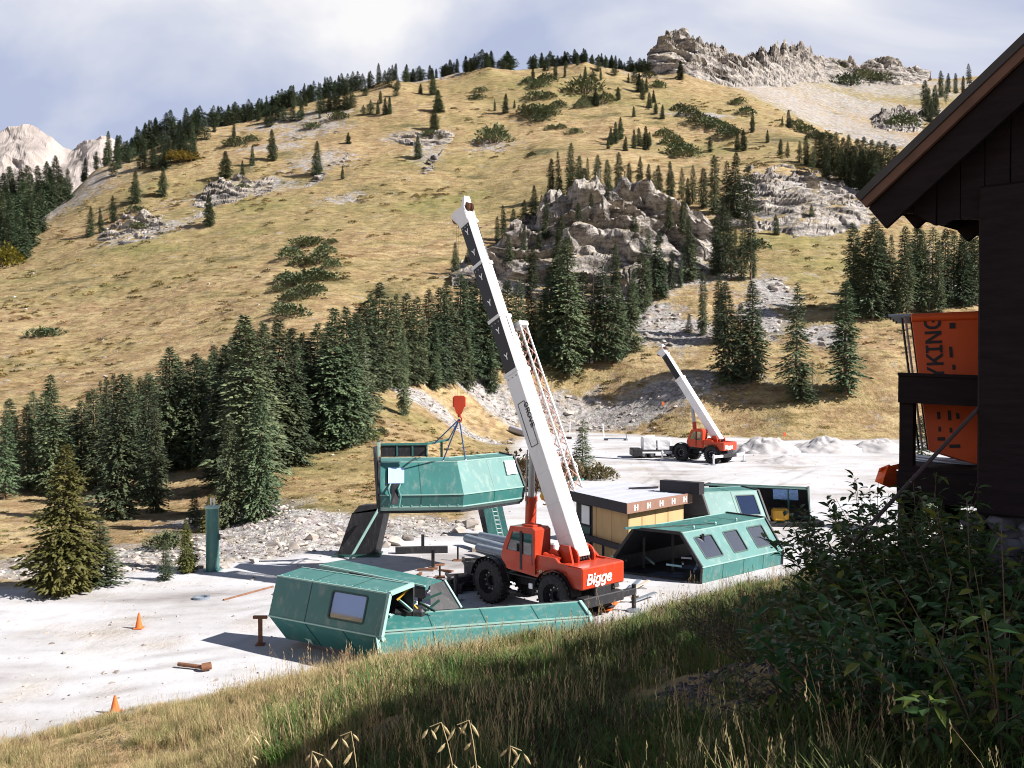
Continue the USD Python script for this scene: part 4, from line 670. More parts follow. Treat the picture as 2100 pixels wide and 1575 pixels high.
def housing(t, path, section, names, z0=0.0, skew=0.0, windows={}, mats={}, frames=(0, -1), frame_mat=None, trim=True):
    """sheets along a plan path (left to right as seen from outside) for a section of (inset, height) points from the foot over the roof"""
    pts = [[np.array([*p, z0 + z]) for p in offset_path(path, d, skew)] for d, z in section]
    for k, nm in enumerate(names):
        if nm is None: continue
        for s in range(len(path) - 1):
            sheet, fr, pn = panel((pts[k][s], pts[k][s + 1], pts[k + 1][s + 1], pts[k + 1][s]), windows.get((k, s), ()))
            o = obj(t, nm, sheet, mats.get((k, s), mats.get(k, green_paint))); obj(t, 'lining', panel.lining, black_steel)
            for f_, p_ in zip(fr, pn): w = obj(t, 'window', f_, dark_green); obj(w, 'pane', p_, acrylic)
    if trim:
        for k in range(1, len(section)):
            for s in range(len(path) - 1): obj(t, 'edge_trim', MB().bar(pts[k][s], pts[k][s + 1], 0.05, 0.05), edge_paint)
    for k in range(len(names)):
        for s in range(len(path) - 1):
            a0, a1, b0, b1 = pts[k][s], pts[k][s + 1], pts[k + 1][s], pts[k + 1][s + 1]; L_ = np.linalg.norm(a1 - a0); n_ = int(L_ / 1.6)
            if np.linalg.norm(b0 - a0) < .5: continue
            for q in range(1, n_):
                u = q / n_; lo_, hi_ = a0 + (a1 - a0) * u, b0 + (b1 - b0) * u; hl = windows.get((k, s), ())
                if any(h[0] - .03 < u < h[1] + .03 for h in hl): continue
                obj(t, 'seam', MB().bar(lo_, hi_, .022, .022), dark_green)
    for e in frames:
        m = MB()
        for k in range(len(section) - 1): m.bar(pts[k][e], pts[k + 1][e], 0.11, 0.14)
        obj(t, 'end_frame', m, frame_mat or dark_green)
    return pts
FULL = [(0, 0), (-0.06, 0.75), (1.0, 2.25), (3.4, 2.25), (4.46, 0.75), (4.4, 0)]
NAMES = ['skirt_panel', 'side_panel', 'roof_panel', 'side_panel', 'skirt_panel']
xy = lambda px, py, z=0.0: on_z(px, py, z)[:2]

# the housing on the crane
t = thing('lift_housing', 'large green bent housing of a ski lift hanging from the crane by blue slings', 'lift housing')
HP = [np.array([-6.15, 45.0]), np.array([-2.25, 45.4]), np.array([0.62, 48.4])]
hs = [(0.30, 3.35), (0.12, 3.55), (0.0, 4.12), (0.75, 5.58), (1.75, 5.68)]
pts = housing(t, HP, hs, ['rim', 'skirt_panel', 'side_panel', 'roof_panel'], windows={(2, 0): [(0.10, 0.27, 0.34, 0.80)]}, frame_mat=black_steel, mats={0: edge_paint})
under = [[np.array([*p, z]) for p in offset_path(HP, d)] for d, z in ((0.30, 3.35), (2.6, 3.35), (2.6, 5.2))]
for s in range(2):
    obj(t, 'floor_panel', MB().hull([under[0][s], under[0][s + 1], under[1][s], under[1][s + 1], *[q - [0, 0, 0.12] for q in (under[0][s], under[0][s + 1], under[1][s], under[1][s + 1])]]), black_steel)
    obj(t, 'back_wall', MB().hull([under[1][s], under[1][s + 1], under[2][s], under[2][s + 1], *[q + [0, 0.06, 0] for q in (under[1][s], under[1][s + 1], under[2][s], under[2][s + 1])]]), dark_green)
far = [np.array([*p, 6.25]) for p in offset_path(HP, 3.0)]; mid = far[1] * 0.55 + far[0] * 0.45
rim = MB().bar(far[0], far[1] * 0.8 + far[0] * 0.2, 0.12, 0.10).bar(far[1] * 0.8 + far[0] * 0.2, far[1] + [0.5, 0.4, 0.18], 0.12, 0.10)
obj(t, 'far_rim', rim, green_paint)
fw = MB().hull([far[0] - [0, 0, .06], far[1] * .8 + far[0] * .2 - [0, 0, .06], far[0] - [0, 0, .62], far[1] * .8 + far[0] * .2 - [0, 0, .62], far[0] + [0, .05, -.06], far[1] * .8 + far[0] * .2 + [0, .05, -.06]]); obj(t, 'far_wall', fw, black_steel)
for q in (0.28, 0.55, 0.8): e = far[0] * (1 - q) + far[1] * q; obj(t, 'stanchion', MB().bar(e - [0, 0, 0.75], e, 0.07), green_paint)
obj(t, 'post', MB().bar(far[0] + [-0.05, -0.5, -0.55], far[0] + [-0.05, -.45, 0.15], 0.10), edge_paint); obj(t, 'post', MB().bar(far[1] + [.15, .2, -.7], far[1] + [.15, .2, .1], 0.12), dark_green)
obj(t, 'end_plate', MB().hull([pts[1][0] + [-.06, 0, 0], pts[2][0] + [-.06, 0, 0], pts[3][0] + [-.06, 0, 0], far[0] + [-.1, -1.6, 0], far[0] + [-.1, -.6, 0], under[1][0] + [-.06, 0, 0], pts[1][0] + [-.12, 0, 0], pts[3][0] + [-.12, 0, 0], far[0] + [-.16, -1.6, 0], under[1][0] + [-.12, 0, 0]]), black_steel)
n0 = np.array([0.08, -0.87, 0.49])
for nm, u, v, du, dv, m_, lab in (('sheet', 0.105, 0.33, 0.19, 0.47, mat('sky_sheet', (0.36, 0.50, 0.82), 0.25, vary=0.15, scale=0.8), 'pale blue sheet fixed at the left of the long panel'),):
    A, B, D = pts[2][0], pts[2][1], pts[3][0]; x = B - A; y = D - A; P0 = A + x * u + y * v + n0 * 0.07
    obj(t, nm, MB().hull([P0, P0 + x * du, P0 + y * dv, P0 + x * du + y * dv, *[q + n0 * .04 for q in (P0, P0 + x * du, P0 + y * dv, P0 + x * du + y * dv)]]), m_, label=lab)
    for q in (0.03, 0.15): obj(t, 'bracket', MB().path([P0 + x * q, P0 + x * (q - 0.03) - y * 0.2 + n0 * 0.1, P0 + x * q - y * 0.42 + n0 * 0.03, P0 + x * (q - .02) - y * 0.72], 0.045, 6), green_paint)
    obj(t, 'dark_plate', MB().hull([P0 + x * .05 - y * .02, P0 + x * .13 - y * .02, P0 + x * .04 - y * .62, P0 + x * .12 - y * .62, P0 + x * .13 - y * .02 + n0 * .03, P0 + x * .04 - y * .62 + n0 * .03]), black_steel)
A, B, D = pts[2][1], pts[2][2], pts[3][1]; x = B - A; y = D - A; n1 = np.cross(x, y); n1 /= np.linalg.norm(n1); P0 = A + x * 0.74 + y * 0.42 + n1 * 0.02
obj(t, 'hatch', MB().hull([P0, P0 + x * .17, P0 + y * .44, P0 + x * .17 + y * .44, *[q + n1 * .07 for q in (P0, P0 + x * .17, P0 + y * .44, P0 + x * .17 + y * .44)]]), paper_white, label='small white rectangular hatch on the sunlit panel')
for k in range(9): q = (k + .5) / 9; obj(t, 'bolt', MB().tube(pts[1][0] + (pts[1][1] - pts[1][0]) * q - [0, .01, -.06], pts[1][0] + (pts[1][1] - pts[1][0]) * q - [0, .05, -.06], .03, n=6), edge_paint)
seam = MB().bar(pts[1][0] + [0, -.01, .22], pts[1][1] + [0, -.02, .27], 0.035).bar(pts[1][1] + [0, -.02, .27], pts[1][2] + [0, -.02, .27], 0.035); obj(t, 'seam', seam, black_steel)
# hook block and slings
HOOK = np.array([-2.42, 44.75, 8.3]); TIPX = None
t = thing('hook_block', 'red crane hook block above the lifted green housing', 'hook block', HOOK, scale=.82)
for s in (-1, 1): obj(t, 'cheek_plate', MB().prism(shapely.Polygon([(-.26, .5), (.26, .5), (.28, 0), (.12, -.45), (-.12, -.45), (-.28, 0)]).buffer(.03), .04, (np.array([0, s * .14 - .02, 0]), np.stack([[1, 0, 0], [0, 0, 1], [0, -1, 0]], 1))), crane_red)
for s in (-1, 1): obj(t, 'sheave', MB().lathe([(.05, -.03), (.22, -.03), (.2, 0), (.22, .03), (.05, .03)], (s * .0, s * .07, .18), (0, 1, 0), 18), crane_dark_red)
obj(t, 'swivel', MB().tube((0, 0, -.62), (0, 0, -.40), .09, .12, 10), crane_red)
a = np.linspace(2.2, -2.4, 12); obj(t, 'hook', MB().path([(0.13 * math.cos(q), 0, -.78 + .15 * math.sin(q)) for q in a], [.05] * 8 + [.045, .04, .03, .02], 7).tube((0, 0, -.62), (0, 0, -.55), .06), crane_red)
obj(t, 'counterweight', MB().box((-.3, 0, .18), (.12, .3, .55), ch=.04).box((.3, 0, .18), (.12, .3, .55), ch=.04), crane_red)
hookp = HOOK + [0, 0, -.70]
topz = lambda q: pts[3][0] * (1 - q) + pts[3][1] * q
for P, lab in ((pts[3][0] * .18 + pts[3][1] * .82 + [-.02, .1, .03], 'left front'), (pts[3][1] * .86 + pts[3][2] * .14 + [0, .1, .03], 'right front'), (far[0] * .06 + far[1] * .94 + [0, 0, .05], 'left rear'), (far[1] + [.5, .4, .2], 'right rear')):
    tt = thing('lifting_sling', f'blue lifting sling from the red hook block to the {lab} lug of the housing', 'sling', hookp, group='slings of the lifted housing')
    obj(tt, 'rope', MB().tube((0, 0, .06), P - hookp, .032, n=6), sling_blue); obj(tt, 'shackle', MB().lathe([(.03, -.06), (.07, 0), (.03, .06)], P - hookp, n=8), steel)
# the legs it will stand on
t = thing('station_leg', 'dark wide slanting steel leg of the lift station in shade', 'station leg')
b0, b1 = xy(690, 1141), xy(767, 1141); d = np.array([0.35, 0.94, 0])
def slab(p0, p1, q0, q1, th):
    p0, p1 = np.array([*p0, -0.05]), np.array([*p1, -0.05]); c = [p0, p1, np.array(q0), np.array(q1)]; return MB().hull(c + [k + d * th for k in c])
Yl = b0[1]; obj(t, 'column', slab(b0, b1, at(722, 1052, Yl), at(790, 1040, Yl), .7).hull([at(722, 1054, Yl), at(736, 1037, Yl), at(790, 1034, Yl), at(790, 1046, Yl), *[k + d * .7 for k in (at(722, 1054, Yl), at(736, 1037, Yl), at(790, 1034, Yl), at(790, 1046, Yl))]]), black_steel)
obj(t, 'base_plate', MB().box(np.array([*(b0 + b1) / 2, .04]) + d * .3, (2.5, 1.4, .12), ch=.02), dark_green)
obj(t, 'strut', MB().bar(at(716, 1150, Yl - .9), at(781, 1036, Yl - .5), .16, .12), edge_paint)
t = thing('station_leg', 'green tapered steel leg with a ladder under the lifted housing', 'station leg')
c0 = xy(1000, 1102); Yl = c0[1]; F = lambda px, py, o=0.0: at(px, py, Yl + o)
obj(t, 'column', MB().hull([F(1003, 1106), F(1046, 1106), F(1030, 1036), F(980, 1036), F(1000, 1106, 1.0), F(1040, 1106, 1.0), F(1026, 1036, 1.0), F(984, 1036, 1.0)]), green_paint)
obj(t, 'side_plate', MB().hull([F(994, 1104, -.05), F(1003, 1107, -.05), F(990, 1036, -.05), F(978, 1036, -.05), F(994, 1104, .9), F(978, 1036, .9)]), black_steel)
for px0, px1 in ((1012, 1024), (1024, 1038)): pass
for o in (-1, 1): obj(t, 'ladder_rail', MB().bar(F(1030 + o * 5, 1112, -.3), F(1013 + o * 5, 1038, -.3), .05), edge_paint)
for k in range(9): q = k / 8.5 + .03; a_, b_ = F(1025, 1112, -.3) * (1 - q) + F(1008, 1038, -.3) * q, F(1035, 1112, -.3) * (1 - q) + F(1018, 1038, -.3) * q; obj(t, 'rung', MB().bar(a_, b_, .045), paper_white)

# housing in the foreground, with its open right end, and the long low one beside it
t = thing('lift_housing', 'green housing with a single window standing raised at the left of the long low one', 'lift housing')
HQ = [np.array([-8.62, 34.4]), np.array([-4.25, 31.6])]
hsec = [(0.85, 0.22), (0.0, 1.24), (0.42, 2.58), (1.65, 2.66)]
pq = housing(t, HQ, hsec, ['skirt_panel', 'side_panel', 'roof_panel'], windows={(1, 0): [(0.53, 0.83, 0.22, 0.86)]}, frame_mat=edge_paint, frames=(1,))
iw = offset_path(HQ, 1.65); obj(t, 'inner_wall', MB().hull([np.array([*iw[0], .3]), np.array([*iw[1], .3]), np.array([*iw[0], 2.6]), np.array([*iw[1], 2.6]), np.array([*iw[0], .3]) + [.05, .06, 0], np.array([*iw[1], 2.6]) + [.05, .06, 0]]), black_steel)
e0 = offset_path(HQ, 0); obj(t, 'end_plate', MB().hull([pq[0][0], pq[1][0], pq[2][0], pq[3][0], np.array([*iw[0], .3]), *[q + [.05, -.03, 0] for q in (pq[0][0], pq[1][0], pq[2][0], pq[3][0], np.array([*iw[0], .3]))]]), dark_green)
n2 = np.array([-.54, -.84, 0]); g0 = pq[0][0] * .86 + pq[0][1] * .14 + [0, 0, .35]; dd = (pq[0][1] - pq[0][0]) / np.linalg.norm(pq[0][1] - pq[0][0]); obj(t, 'patch', MB().prism([(0, .3), (.32, .22), (.62, -.1), (.78, -.3), (.3, -.12), (.12, .05)], .02, (g0 + n2 * .16, np.stack([dd, [0, 0, 1], -np.cross([0, 0, 1], dd)], 1))), edge_paint, label='pale scraped patch on the dark skirt')
T0 = np.array([*xy(534, 1322), 0]); obj(t, 'stand', MB().bar(T0 - [0, 0, .05], T0 + [0, 0, .95], .13).box(T0 + [0, 0, 1.0], (.5, .14, .1)).box(T0 + [0, 0, .02], (.3, .3, .05)), rust)
for q in (.3, .7): P = pq[0][0] * (1 - q) + pq[0][1] * q + [.5, .9, 0]; obj(t, 'stand', MB().bar([P[0], P[1], -.05], [P[0], P[1], .4], .14), rust)
for k in range(14): q = (k + .5) / 14; P = pq[2][0] * (1 - q) + pq[2][1] * q + [0, .15, .03]; obj(t, 'rivet', MB().lathe([(.025, 0), (.015, .015), (0, .018)], P, n=6), edge_paint)
t = thing('lift_housing', 'long low green housing lying in front of the near crane behind the grass', 'lift housing')
HR = [np.array([-4.25, 31.2]), np.array([2.9, 33.2])]
pr = housing(t, HR, [(0.0, -0.15), (0.0, 0.80), (0.62, 1.28), (0.66, 1.36), (1.7, 1.62)], ['front_panel', 'shoulder_panel', 'gutter', 'roof_panel'], mats={2: black_steel}, windows={(0, 0): [(0.025, 0.17, .12, .86)]}, frame_mat=edge_paint)
ib = offset_path(HR, 2.2); obj(t, 'back_wall', MB().hull([np.array([*ib[0], 0]), np.array([*ib[1], 0]), np.array([*ib[0], 1.55]), np.array([*ib[1], 1.55]), np.array([*ib[0], 0]) + [0, .06, 0], np.array([*ib[1], 1.55]) + [0, .06, 0]]), black_steel)
obj(t, 'slanted_edge', MB().bar(np.array([*ib[0], 0]), pr[4][0] + [.6, 0, .05], .12, .12), edge_paint)
t = thing('roof_beam', 'long flat green roof panel lying across behind the housing with the single window', 'roof panel')
Q = [at(655, 1158, 40.2), at(702, 1148, 41.4), at(906, 1190, 37.4), at(872, 1202, 36.4)]
obj(t, 'panel', MB().hull(Q + [q - [0, 0, .16] for q in Q]), green_paint); obj(t, 'beam', MB().hull([Q[0] * .7 + Q[3] * .3, Q[3], Q[0] * .7 + Q[3] * .3 - [0, 0, .5], Q[3] - [0, 0, .5], Q[0] * .7 + Q[3] * .3 + [.1, .2, -.1], Q[3] + [.1, .2, -.1]]), black_steel)
obj(t, 'edge_trim', MB().bar(Q[0] + [0, -.02, 0], Q[3] + [0, -.02, 0], .06), edge_paint)
R0 = [at(882, 1200, 36.6), at(912, 1190, 37.2), at(946, 1246, 36.6), at(884, 1262, 35.6)]
obj(t, 'end_plate', MB().hull(R0 + [q + [.05, .06, 0] for q in R0]), black_steel); obj(t, 'end_trim', MB().bar(R0[1] + [0, -.04, 0], R0[2] + [0, -.04, 0], .08), edge_paint)
for px, py, Y in ((690, 1180, 40.4), (860, 1215, 36.9)): P = at(px, py, Y); obj(t, 'support', MB().bar([P[0], P[1] + .3, -.05], [P[0], P[1] + .3, P[2]], .15), black_steel)
rngp = random.Random(4)
jm = thing('machine_part', 'dark green and yellow machinery between the two near housings', 'machinery')
for k in range(12):
    P = at(rngp.uniform(800, 880), rngp.uniform(1225, 1275), rngp.uniform(32.6, 34)); a = rngp.uniform(-1, 1); obj(jm, 'lever' if k % 3 else 'lug', MB().bar(P, P + [0.6 * math.cos(a), .3 * math.sin(a * 3), .5 * math.sin(a)], .07), yellow_paint if k in (3, 7) else (edge_paint if k % 4 == 0 else dark_green))
P = at(840, 1262, 33.4); obj(jm, 'gearbox', MB().box(P - [0, 0, .3], (1.1, .8, 1.2), ch=.1), black_steel)

# right: sunlit housing with three windows, a second behind it, a dark open half
t = thing('lift_housing', 'sunlit pale green housing with three windows in its side, open at the left', 'lift housing')
HS = [np.array([8.75, 45.1]), np.array([13.75, 49.6])]
ps = housing(t, HS, FULL, ['skirt_panel', 'side_panel', 'roof_panel', 'side_panel', 'skirt_panel'], windows={(1, 0): [(.10, .30, .20, .82), (.43, .60, .20, .82), (.72, .91, .20, .82)]}, frame_mat=black_steel, skew=-.22)
for k in range(10):
    q = rngp.random(); a = ps[0][0] * (1 - q) + ps[5][0] * q + np.array([.68, .74, 0]) * rngp.uniform(.2, 1.5); z = rngp.uniform(.3, 1.1); obj(t, 'machine_bar', MB().bar(a + [0, 0, z], a + [rngp.uniform(-.8, .8), rngp.uniform(-.4, .8), z + rngp.uniform(-.1, .3)], .08), edge_paint if k % 2 else steel)
for q in (.15, .5, .85): P = ps[0][0] * (1 - q) + ps[5][0] * q + [.9, .9, 0]; obj(t, 'inner_post', MB().bar(P, P + [0, 0, 2.1], .12), black_steel)
lq = [ps[5][0], ps[5][1], ps[0][1], ps[0][0]]; obj(t, 'floor_panel', MB().hull([*lq, *[q + [0, 0, .08] for q in lq]]), black_steel)
obj(t, 'gutter', MB().bar(ps[3][0] + [-.5, -.45, .06], ps[2][1] * .5 + ps[2][0] * .5 + [-.1, .5, .2], .16, .10), green_paint)
for q in (.2, .45, .7): P = ps[2][0] * (1 - q) + ps[2][1] * q + [-.2, .25, .03]; obj(t, 'lifting_lug', MB().lathe([(.06, 0), (.06, .1), (.03, .14)], P, n=8), edge_paint)
t = thing('lift_housing', 'smaller pale green housing with a single window behind the one with three windows', 'lift housing')
HT = [np.array([11.6, 56.6]), np.array([15.2, 57.6])]
housing(t, HT, [(0, 0), (-.06, .95), (1.25, 2.62), (3.2, 2.62), (4.3, .8), (4.3, 0)], NAMES, windows={(1, 0): [(.56, .9, .22, .86)]}, frame_mat=black_steel)
t = thing('lift_housing', 'dark half housing with its open side to the camera, at the right by the bushes', 'lift housing')
HU = [np.array([19.3, 63.2]), np.array([13.4, 65.4])]
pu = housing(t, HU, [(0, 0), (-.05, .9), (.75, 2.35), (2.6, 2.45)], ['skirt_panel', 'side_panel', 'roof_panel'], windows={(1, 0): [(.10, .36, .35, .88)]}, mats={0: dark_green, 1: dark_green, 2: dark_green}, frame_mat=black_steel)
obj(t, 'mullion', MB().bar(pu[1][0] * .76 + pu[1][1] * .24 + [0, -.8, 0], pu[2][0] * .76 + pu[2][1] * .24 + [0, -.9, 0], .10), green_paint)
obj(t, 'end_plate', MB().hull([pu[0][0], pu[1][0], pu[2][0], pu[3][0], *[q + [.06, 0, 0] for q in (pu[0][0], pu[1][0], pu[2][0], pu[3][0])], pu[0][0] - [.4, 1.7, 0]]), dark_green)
for k in range(9): P = at(rngp.uniform(1570, 1655), rngp.uniform(1052, 1072), 62.2); obj(t, 'machine_bar', MB().bar(P, P + [rngp.uniform(-.9, .9), 0, rngp.uniform(-.1, .3)], .09), edge_paint if k % 2 else green_paint)
P = at(1600, 1052, 61.8); obj(t, 'motor_cover', MB().box(P - [0, 0, .1], (1.0, .7, .8), ch=.12), yellow_paint, label='dull yellow motor cover'); obj(t, 'bench', MB().box(P + [.6, .2, -.75], (4.2, 1.2, .5), ch=.05), black_steel)

# ================================================================ the plywood hut
t = thing('hut', 'plywood hut with flat grey roof and black fascia behind the near crane', 'hut')
N0, Lv, Rv = np.array([5.72, 48.3, 0]), np.array([-2.7, 5.3, 0]), np.array([3.95, 4.1, 0]); Z = lambda h: np.array([0, 0, h * .915])
lu, ru = Lv / np.linalg.norm(Lv), Rv / np.linalg.norm(Rv)
wall = lambda a, b, h0, h1, th, n: MB().hull([a + Z(h0), b + Z(h0), a + Z(h1), b + Z(h1), *[q + n * th for q in (a + Z(h0), b + Z(h0), a + Z(h1), b + Z(h1))]])
W0 = N0 + lu * .35 + ru * .40; W1 = N0 + Lv - lu * .5 + ru * .4; W2 = N0 + Rv + lu * .35 - ru * .35; W3 = N0 + Lv + Rv - lu * .5 - ru * .35
obj(t, 'left_wall', wall(W0, W0 * .34 + W1 * .66, 0, 3.1, .1, ru), plywood); obj(t, 'right_wall', wall(W0, W2, 0, 3.1, .1, lu), plywood); obj(t, 'rear_wall', wall(W1, W3, 0, 3.1, .1, -lu), plywood); obj(t, 'rear_wall', wall(W2, W3, 0, 3.1, .1, -ru), plywood)
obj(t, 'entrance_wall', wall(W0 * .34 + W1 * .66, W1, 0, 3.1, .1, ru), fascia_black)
wa, wb = W0 * .30 + W1 * .70 - ru * .03, W0 * .12 + W1 * .88 - ru * .03; w = obj(t, 'window', wall(wa, wb, 1.7, 2.9, .03, -ru), fascia_black); obj(w, 'pane', wall(wa * .94 + wb * .06 - ru * .035, wa * .06 + wb * .94 - ru * .035, 1.76, 2.84, .015, -ru), paper_white)
obj(t, 'door', wall(W0 * .30 + W1 * .7 - ru * .03, W0 * .1 + W1 * .9 - ru * .03, .05, 1.62, .03, -ru), dark_green)
obj(t, 'handrail', MB().bar(W0 + lu * 4.0 - ru * .25 + Z(1.05), W0 - ru * .3 + Z(1.05), .16, .30).bar(W0 + lu * 2 - ru * .28, W0 + lu * 2 - ru * .28 + Z(1.0), .12), fascia_black)
for k in range(1, 3): obj(t, 'batten', MB().bar(W0 + lu * 1.5 * k - ru * .01, W0 + lu * 1.5 * k - ru * .01 + Z(3.08), .05, .02), plywood)
for k in range(1, 4): obj(t, 'batten', MB().bar(W0 + ru * 1.15 * k - lu * .01, W0 + ru * 1.15 * k - lu * .01 + Z(3.08), .05, .02), plywood)
RC = [N0, N0 + Lv, N0 + Lv + Rv, N0 + Rv]; obj(t, 'roof', MB().hull([q + Z(3.46) for q in RC] + [q + Z(3.56) for q in RC]), roof_felt)
for k in range(1, 5): obj(t, 'roof_seam', MB().bar(N0 + Lv * k / 5 + Z(3.565), N0 + Lv * k / 5 + Rv + Z(3.565), .05, .025), roof_felt)
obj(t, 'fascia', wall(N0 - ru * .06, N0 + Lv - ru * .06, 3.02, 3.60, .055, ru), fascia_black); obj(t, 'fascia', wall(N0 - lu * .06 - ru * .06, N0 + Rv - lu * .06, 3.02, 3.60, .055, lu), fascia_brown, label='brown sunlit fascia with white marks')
obj(t, 'soffit', MB().hull([q + Z(3.10) for q in RC] + [q + Z(3.14) for q in RC]), plywood)
for k in range(5):
    for o in (-.16, .06): P = N0 + Rv * (.12 + .19 * k) + ru * o - lu * .065; obj(t, 'white_mark', wall(P, P + ru * .09, 3.14, 3.46, .01, -lu), pure_white)
    P = N0 + Rv * (.12 + .19 * k) - lu * .065; obj(t, 'white_mark', wall(P - ru * .16, P + ru * .06, 3.28, 3.33, .008, -lu), pure_white)
U = N0 + Rv * .80 + Lv * .30; obj(t, 'roof_box', wall(U, U + ru * .1 + lu * -.2 + Rv * .12 - Lv * .32 + [.4, 0, 0], 3.56, 4.25, .5, ru), fascia_black)
U = N0 + Rv * .62 + Lv * .62; obj(t, 'roof_rail', MB().bar(U + Z(3.62), U + Rv * .3 - Lv * .18 + Z(3.66), .12, .10), fascia_black)

# ================================================================ cranes
def wheel(t, c, ax, r=0.92, w=0.62):
    ax = np.array([*ax, 0]); prof = [(r * .56, -w / 2), (r * .86, -w / 2), (r * .97, -w * .36), (r, -w * .2), (r, w * .2), (r * .97, w * .36), (r * .86, w / 2), (r * .56, w / 2)]
    wh = obj(t, 'wheel', MB().lathe([(0.01, -.1), (r * .2, -.12), (r * .24, 0.05), (r * .5, 0.0), (r * .58, w * .45), (r * .58, -w * .45), (.3 * r, -.2), (0.01, -.2)], c, ax, 20), black_steel)
    obj(wh, 'tyre', MB().lathe(prof, c, ax, 30), rubber, True)
    R = frame(ax); m = MB()
    for k in range(26):
        a = k * 2 * PI / 26
        for s in (-1, 1):
            q = np.array([r * 1.0 * math.cos(a + s * .06), r * 1.0 * math.sin(a + s * .06), s * w * .24]); u = R @ np.array([math.cos(a), math.sin(a), 0]); m.bar(np.asarray(c) + R @ (q + [0, 0, -w * .2]), np.asarray(c) + R @ (q + [0, 0, w * .2]), .085, .075, up=u)
    obj(wh, 'tread', m, rubber, kind='stuff')
    m = MB()
    for k in range(10): a = k * .628; q = np.array([r * .38 * math.cos(a), r * .38 * math.sin(a), .02]); m.tube(np.asarray(c) + R @ q, np.asarray(c) + R @ (q + [0, 0, .07]), .035, n=6)
    obj(wh, 'wheel_nuts', m, steel, kind='stuff')
def crane(label, C, f, L, theta, sections, outriggers, lattice=True):
    f = np.asarray(f, float); f /= np.linalg.norm(f); l = np.array([-f[1], f[0]]); C = np.asarray(C, float)
    t = thing('mobile_crane', label, 'mobile crane')
    P = lambda a, b, z: np.array([*(C + a * f + b * l), z])           # a forward, b to its left, z up
    R = np.stack([[*f, 0], [*l, 0], [0, 0, 1]], 1)
    bx = lambda a, b, z, s, ch=.03, m=None: (m or MB()).box(P(a, b, z), s, R, ch)
    # carrier
    m = bx(-.1, 0, 1.12, (6.6, .95, .55)); bx(3.0, 0, 1.25, (1.2, 2.3, .5), m=m); obj(t, 'chassis', m, black_steel)
    obj(t, 'deck', bx(-.3, 0, 1.42, (6.0, 2.4, .06)), black_steel)
    for a in (-1.95, 1.95):
        for b in (-1, 1):
            wheel(t, P(a, b * 1.12, .92), l * b)
            arc = np.linspace(.15, PI - .15, 9); obj(t, 'mudguard', MB().path([P(a + 1.08 * math.cos(q), b * 1.12, .92 + 1.06 * math.sin(q)) for q in arc], .03, 4).add(*(lambda A, B: (np.vstack([A, B]), np.array([[i, i + 1, i + 10, i + 9] for i in range(8)])))(np.array([P(a + 1.08 * math.cos(q), b * .82, .92 + 1.06 * math.sin(q)) for q in arc]), np.array([P(a + 1.08 * math.cos(q), b * 1.42, .92 + 1.06 * math.sin(q)) for q in arc]))), black_steel)
        obj(t, 'axle', MB().tube(P(a, -1, .92), P(a, 1, .92), .14), black_steel)
    for a in (-3.25, 3.25):
        o = obj(t, 'outrigger_box', bx(a, 0, .85, (.42, 2.4, .40)), black_steel)
        for b in (-1, 1):
            e = outriggers if not lattice or b < 0 else outriggers
            obj(o, 'outrigger_beam', bx(a + .02, b * (1.2 + e / 2), .84, (.26, e, .26), ch=.02), white_paint if not lattice else black_steel)
            jx = b * (1.15 + e); obj(o, 'jack', MB().tube(P(a, jx, .12), P(a, jx, 1.12), .09), white_paint if not lattice else black_steel); obj(o, 'float_pad', MB().lathe([(0, .1), (.12, .1), (.30, .03), (.30, -.03)], P(a, jx, .04), n=16), steel)
    obj(t, 'lamp', bx(-.55, 1.24, 1.1, (.22, .06, .22)), paper_white); obj(t, 'lamp', bx(-1.0, 1.24, .98, (.18, .06, .14)), paper_white); obj(t, 'step', bx(.4, 1.3, .75, (.6, .2, .06)), black_steel)
    obj(t, 'turntable', MB().lathe([(.85, 1.40), (.9, 1.44), (.9, 1.56), (.8, 1.6)], P(0, 0, 0), n=28), black_steel)
    # superstructure
    for b in (-1, 1):
        sp = [(-3.3, 1.36), (1.0, 1.62), (1.0, 1.9), (.1, 2.28), (-.8, 2.42), (-1.9, 2.42), (-2.1, 2.26), (-3.3, 2.24)]
        obj(t, 'side_frame', MB().prism(sp, .12, (P(0, b * 1.14 + .06, 0), np.stack([[*f, 0], [0, 0, 1], [*(-l), 0]], 1))), crane_red)
    obj(t, 'counterweight', bx(-3.0, 0, 1.80, (.85, 2.5, .86), ch=.05), crane_red)
    obj(t, 'platform', bx(-.8, 0, 1.70, (3.8, 2.2, .14)), crane_dark_red)
    obj(t, 'ledge', bx(-2.5, 0, 2.14, (.9, 2.2, .10)), crane_red)
    # lettering
    back = P(-3.437, 1.06, 1.56); obj(t, 'lettering', place_text(text_on('Bigge', .40), back, [*(-l), 0], [0, 0, 1], .22), pure_white)
    obj(t, 'number', place_text(text_on('T-8110', .13), P(-.75, 1.205, 1.70), [*(-f), 0], [0, 0, 1]), yellow_paint if False else mat_cream)
    obj(t, 'decal', bx(-2.35, 1.21, 1.72, (.24, .02, .28), ch=0), yellow_paint)
    # cab
    cs = [(-.85, 1.62), (.75, 1.62), (1.2, 2.05), (1.08, 2.5), (.62, 3.44), (-.70, 3.50), (-.85, 3.40)]; Rs = np.stack([[*f, 0], [0, 0, 1], [*(-l), 0]], 1)
    win = shapely.Polygon([(.05, 2.42), (.88, 2.42), (.5, 3.22), (.05, 3.24)]).buffer(-.04).buffer(.04); win2 = shapely.Polygon([(-.68, 2.35), (-.08, 2.35), (-.08, 3.24), (-.68, 3.24)]).buffer(-.04).buffer(.04)
    body = shapely.Polygon(cs)
    side = body.difference(win).difference(win2)
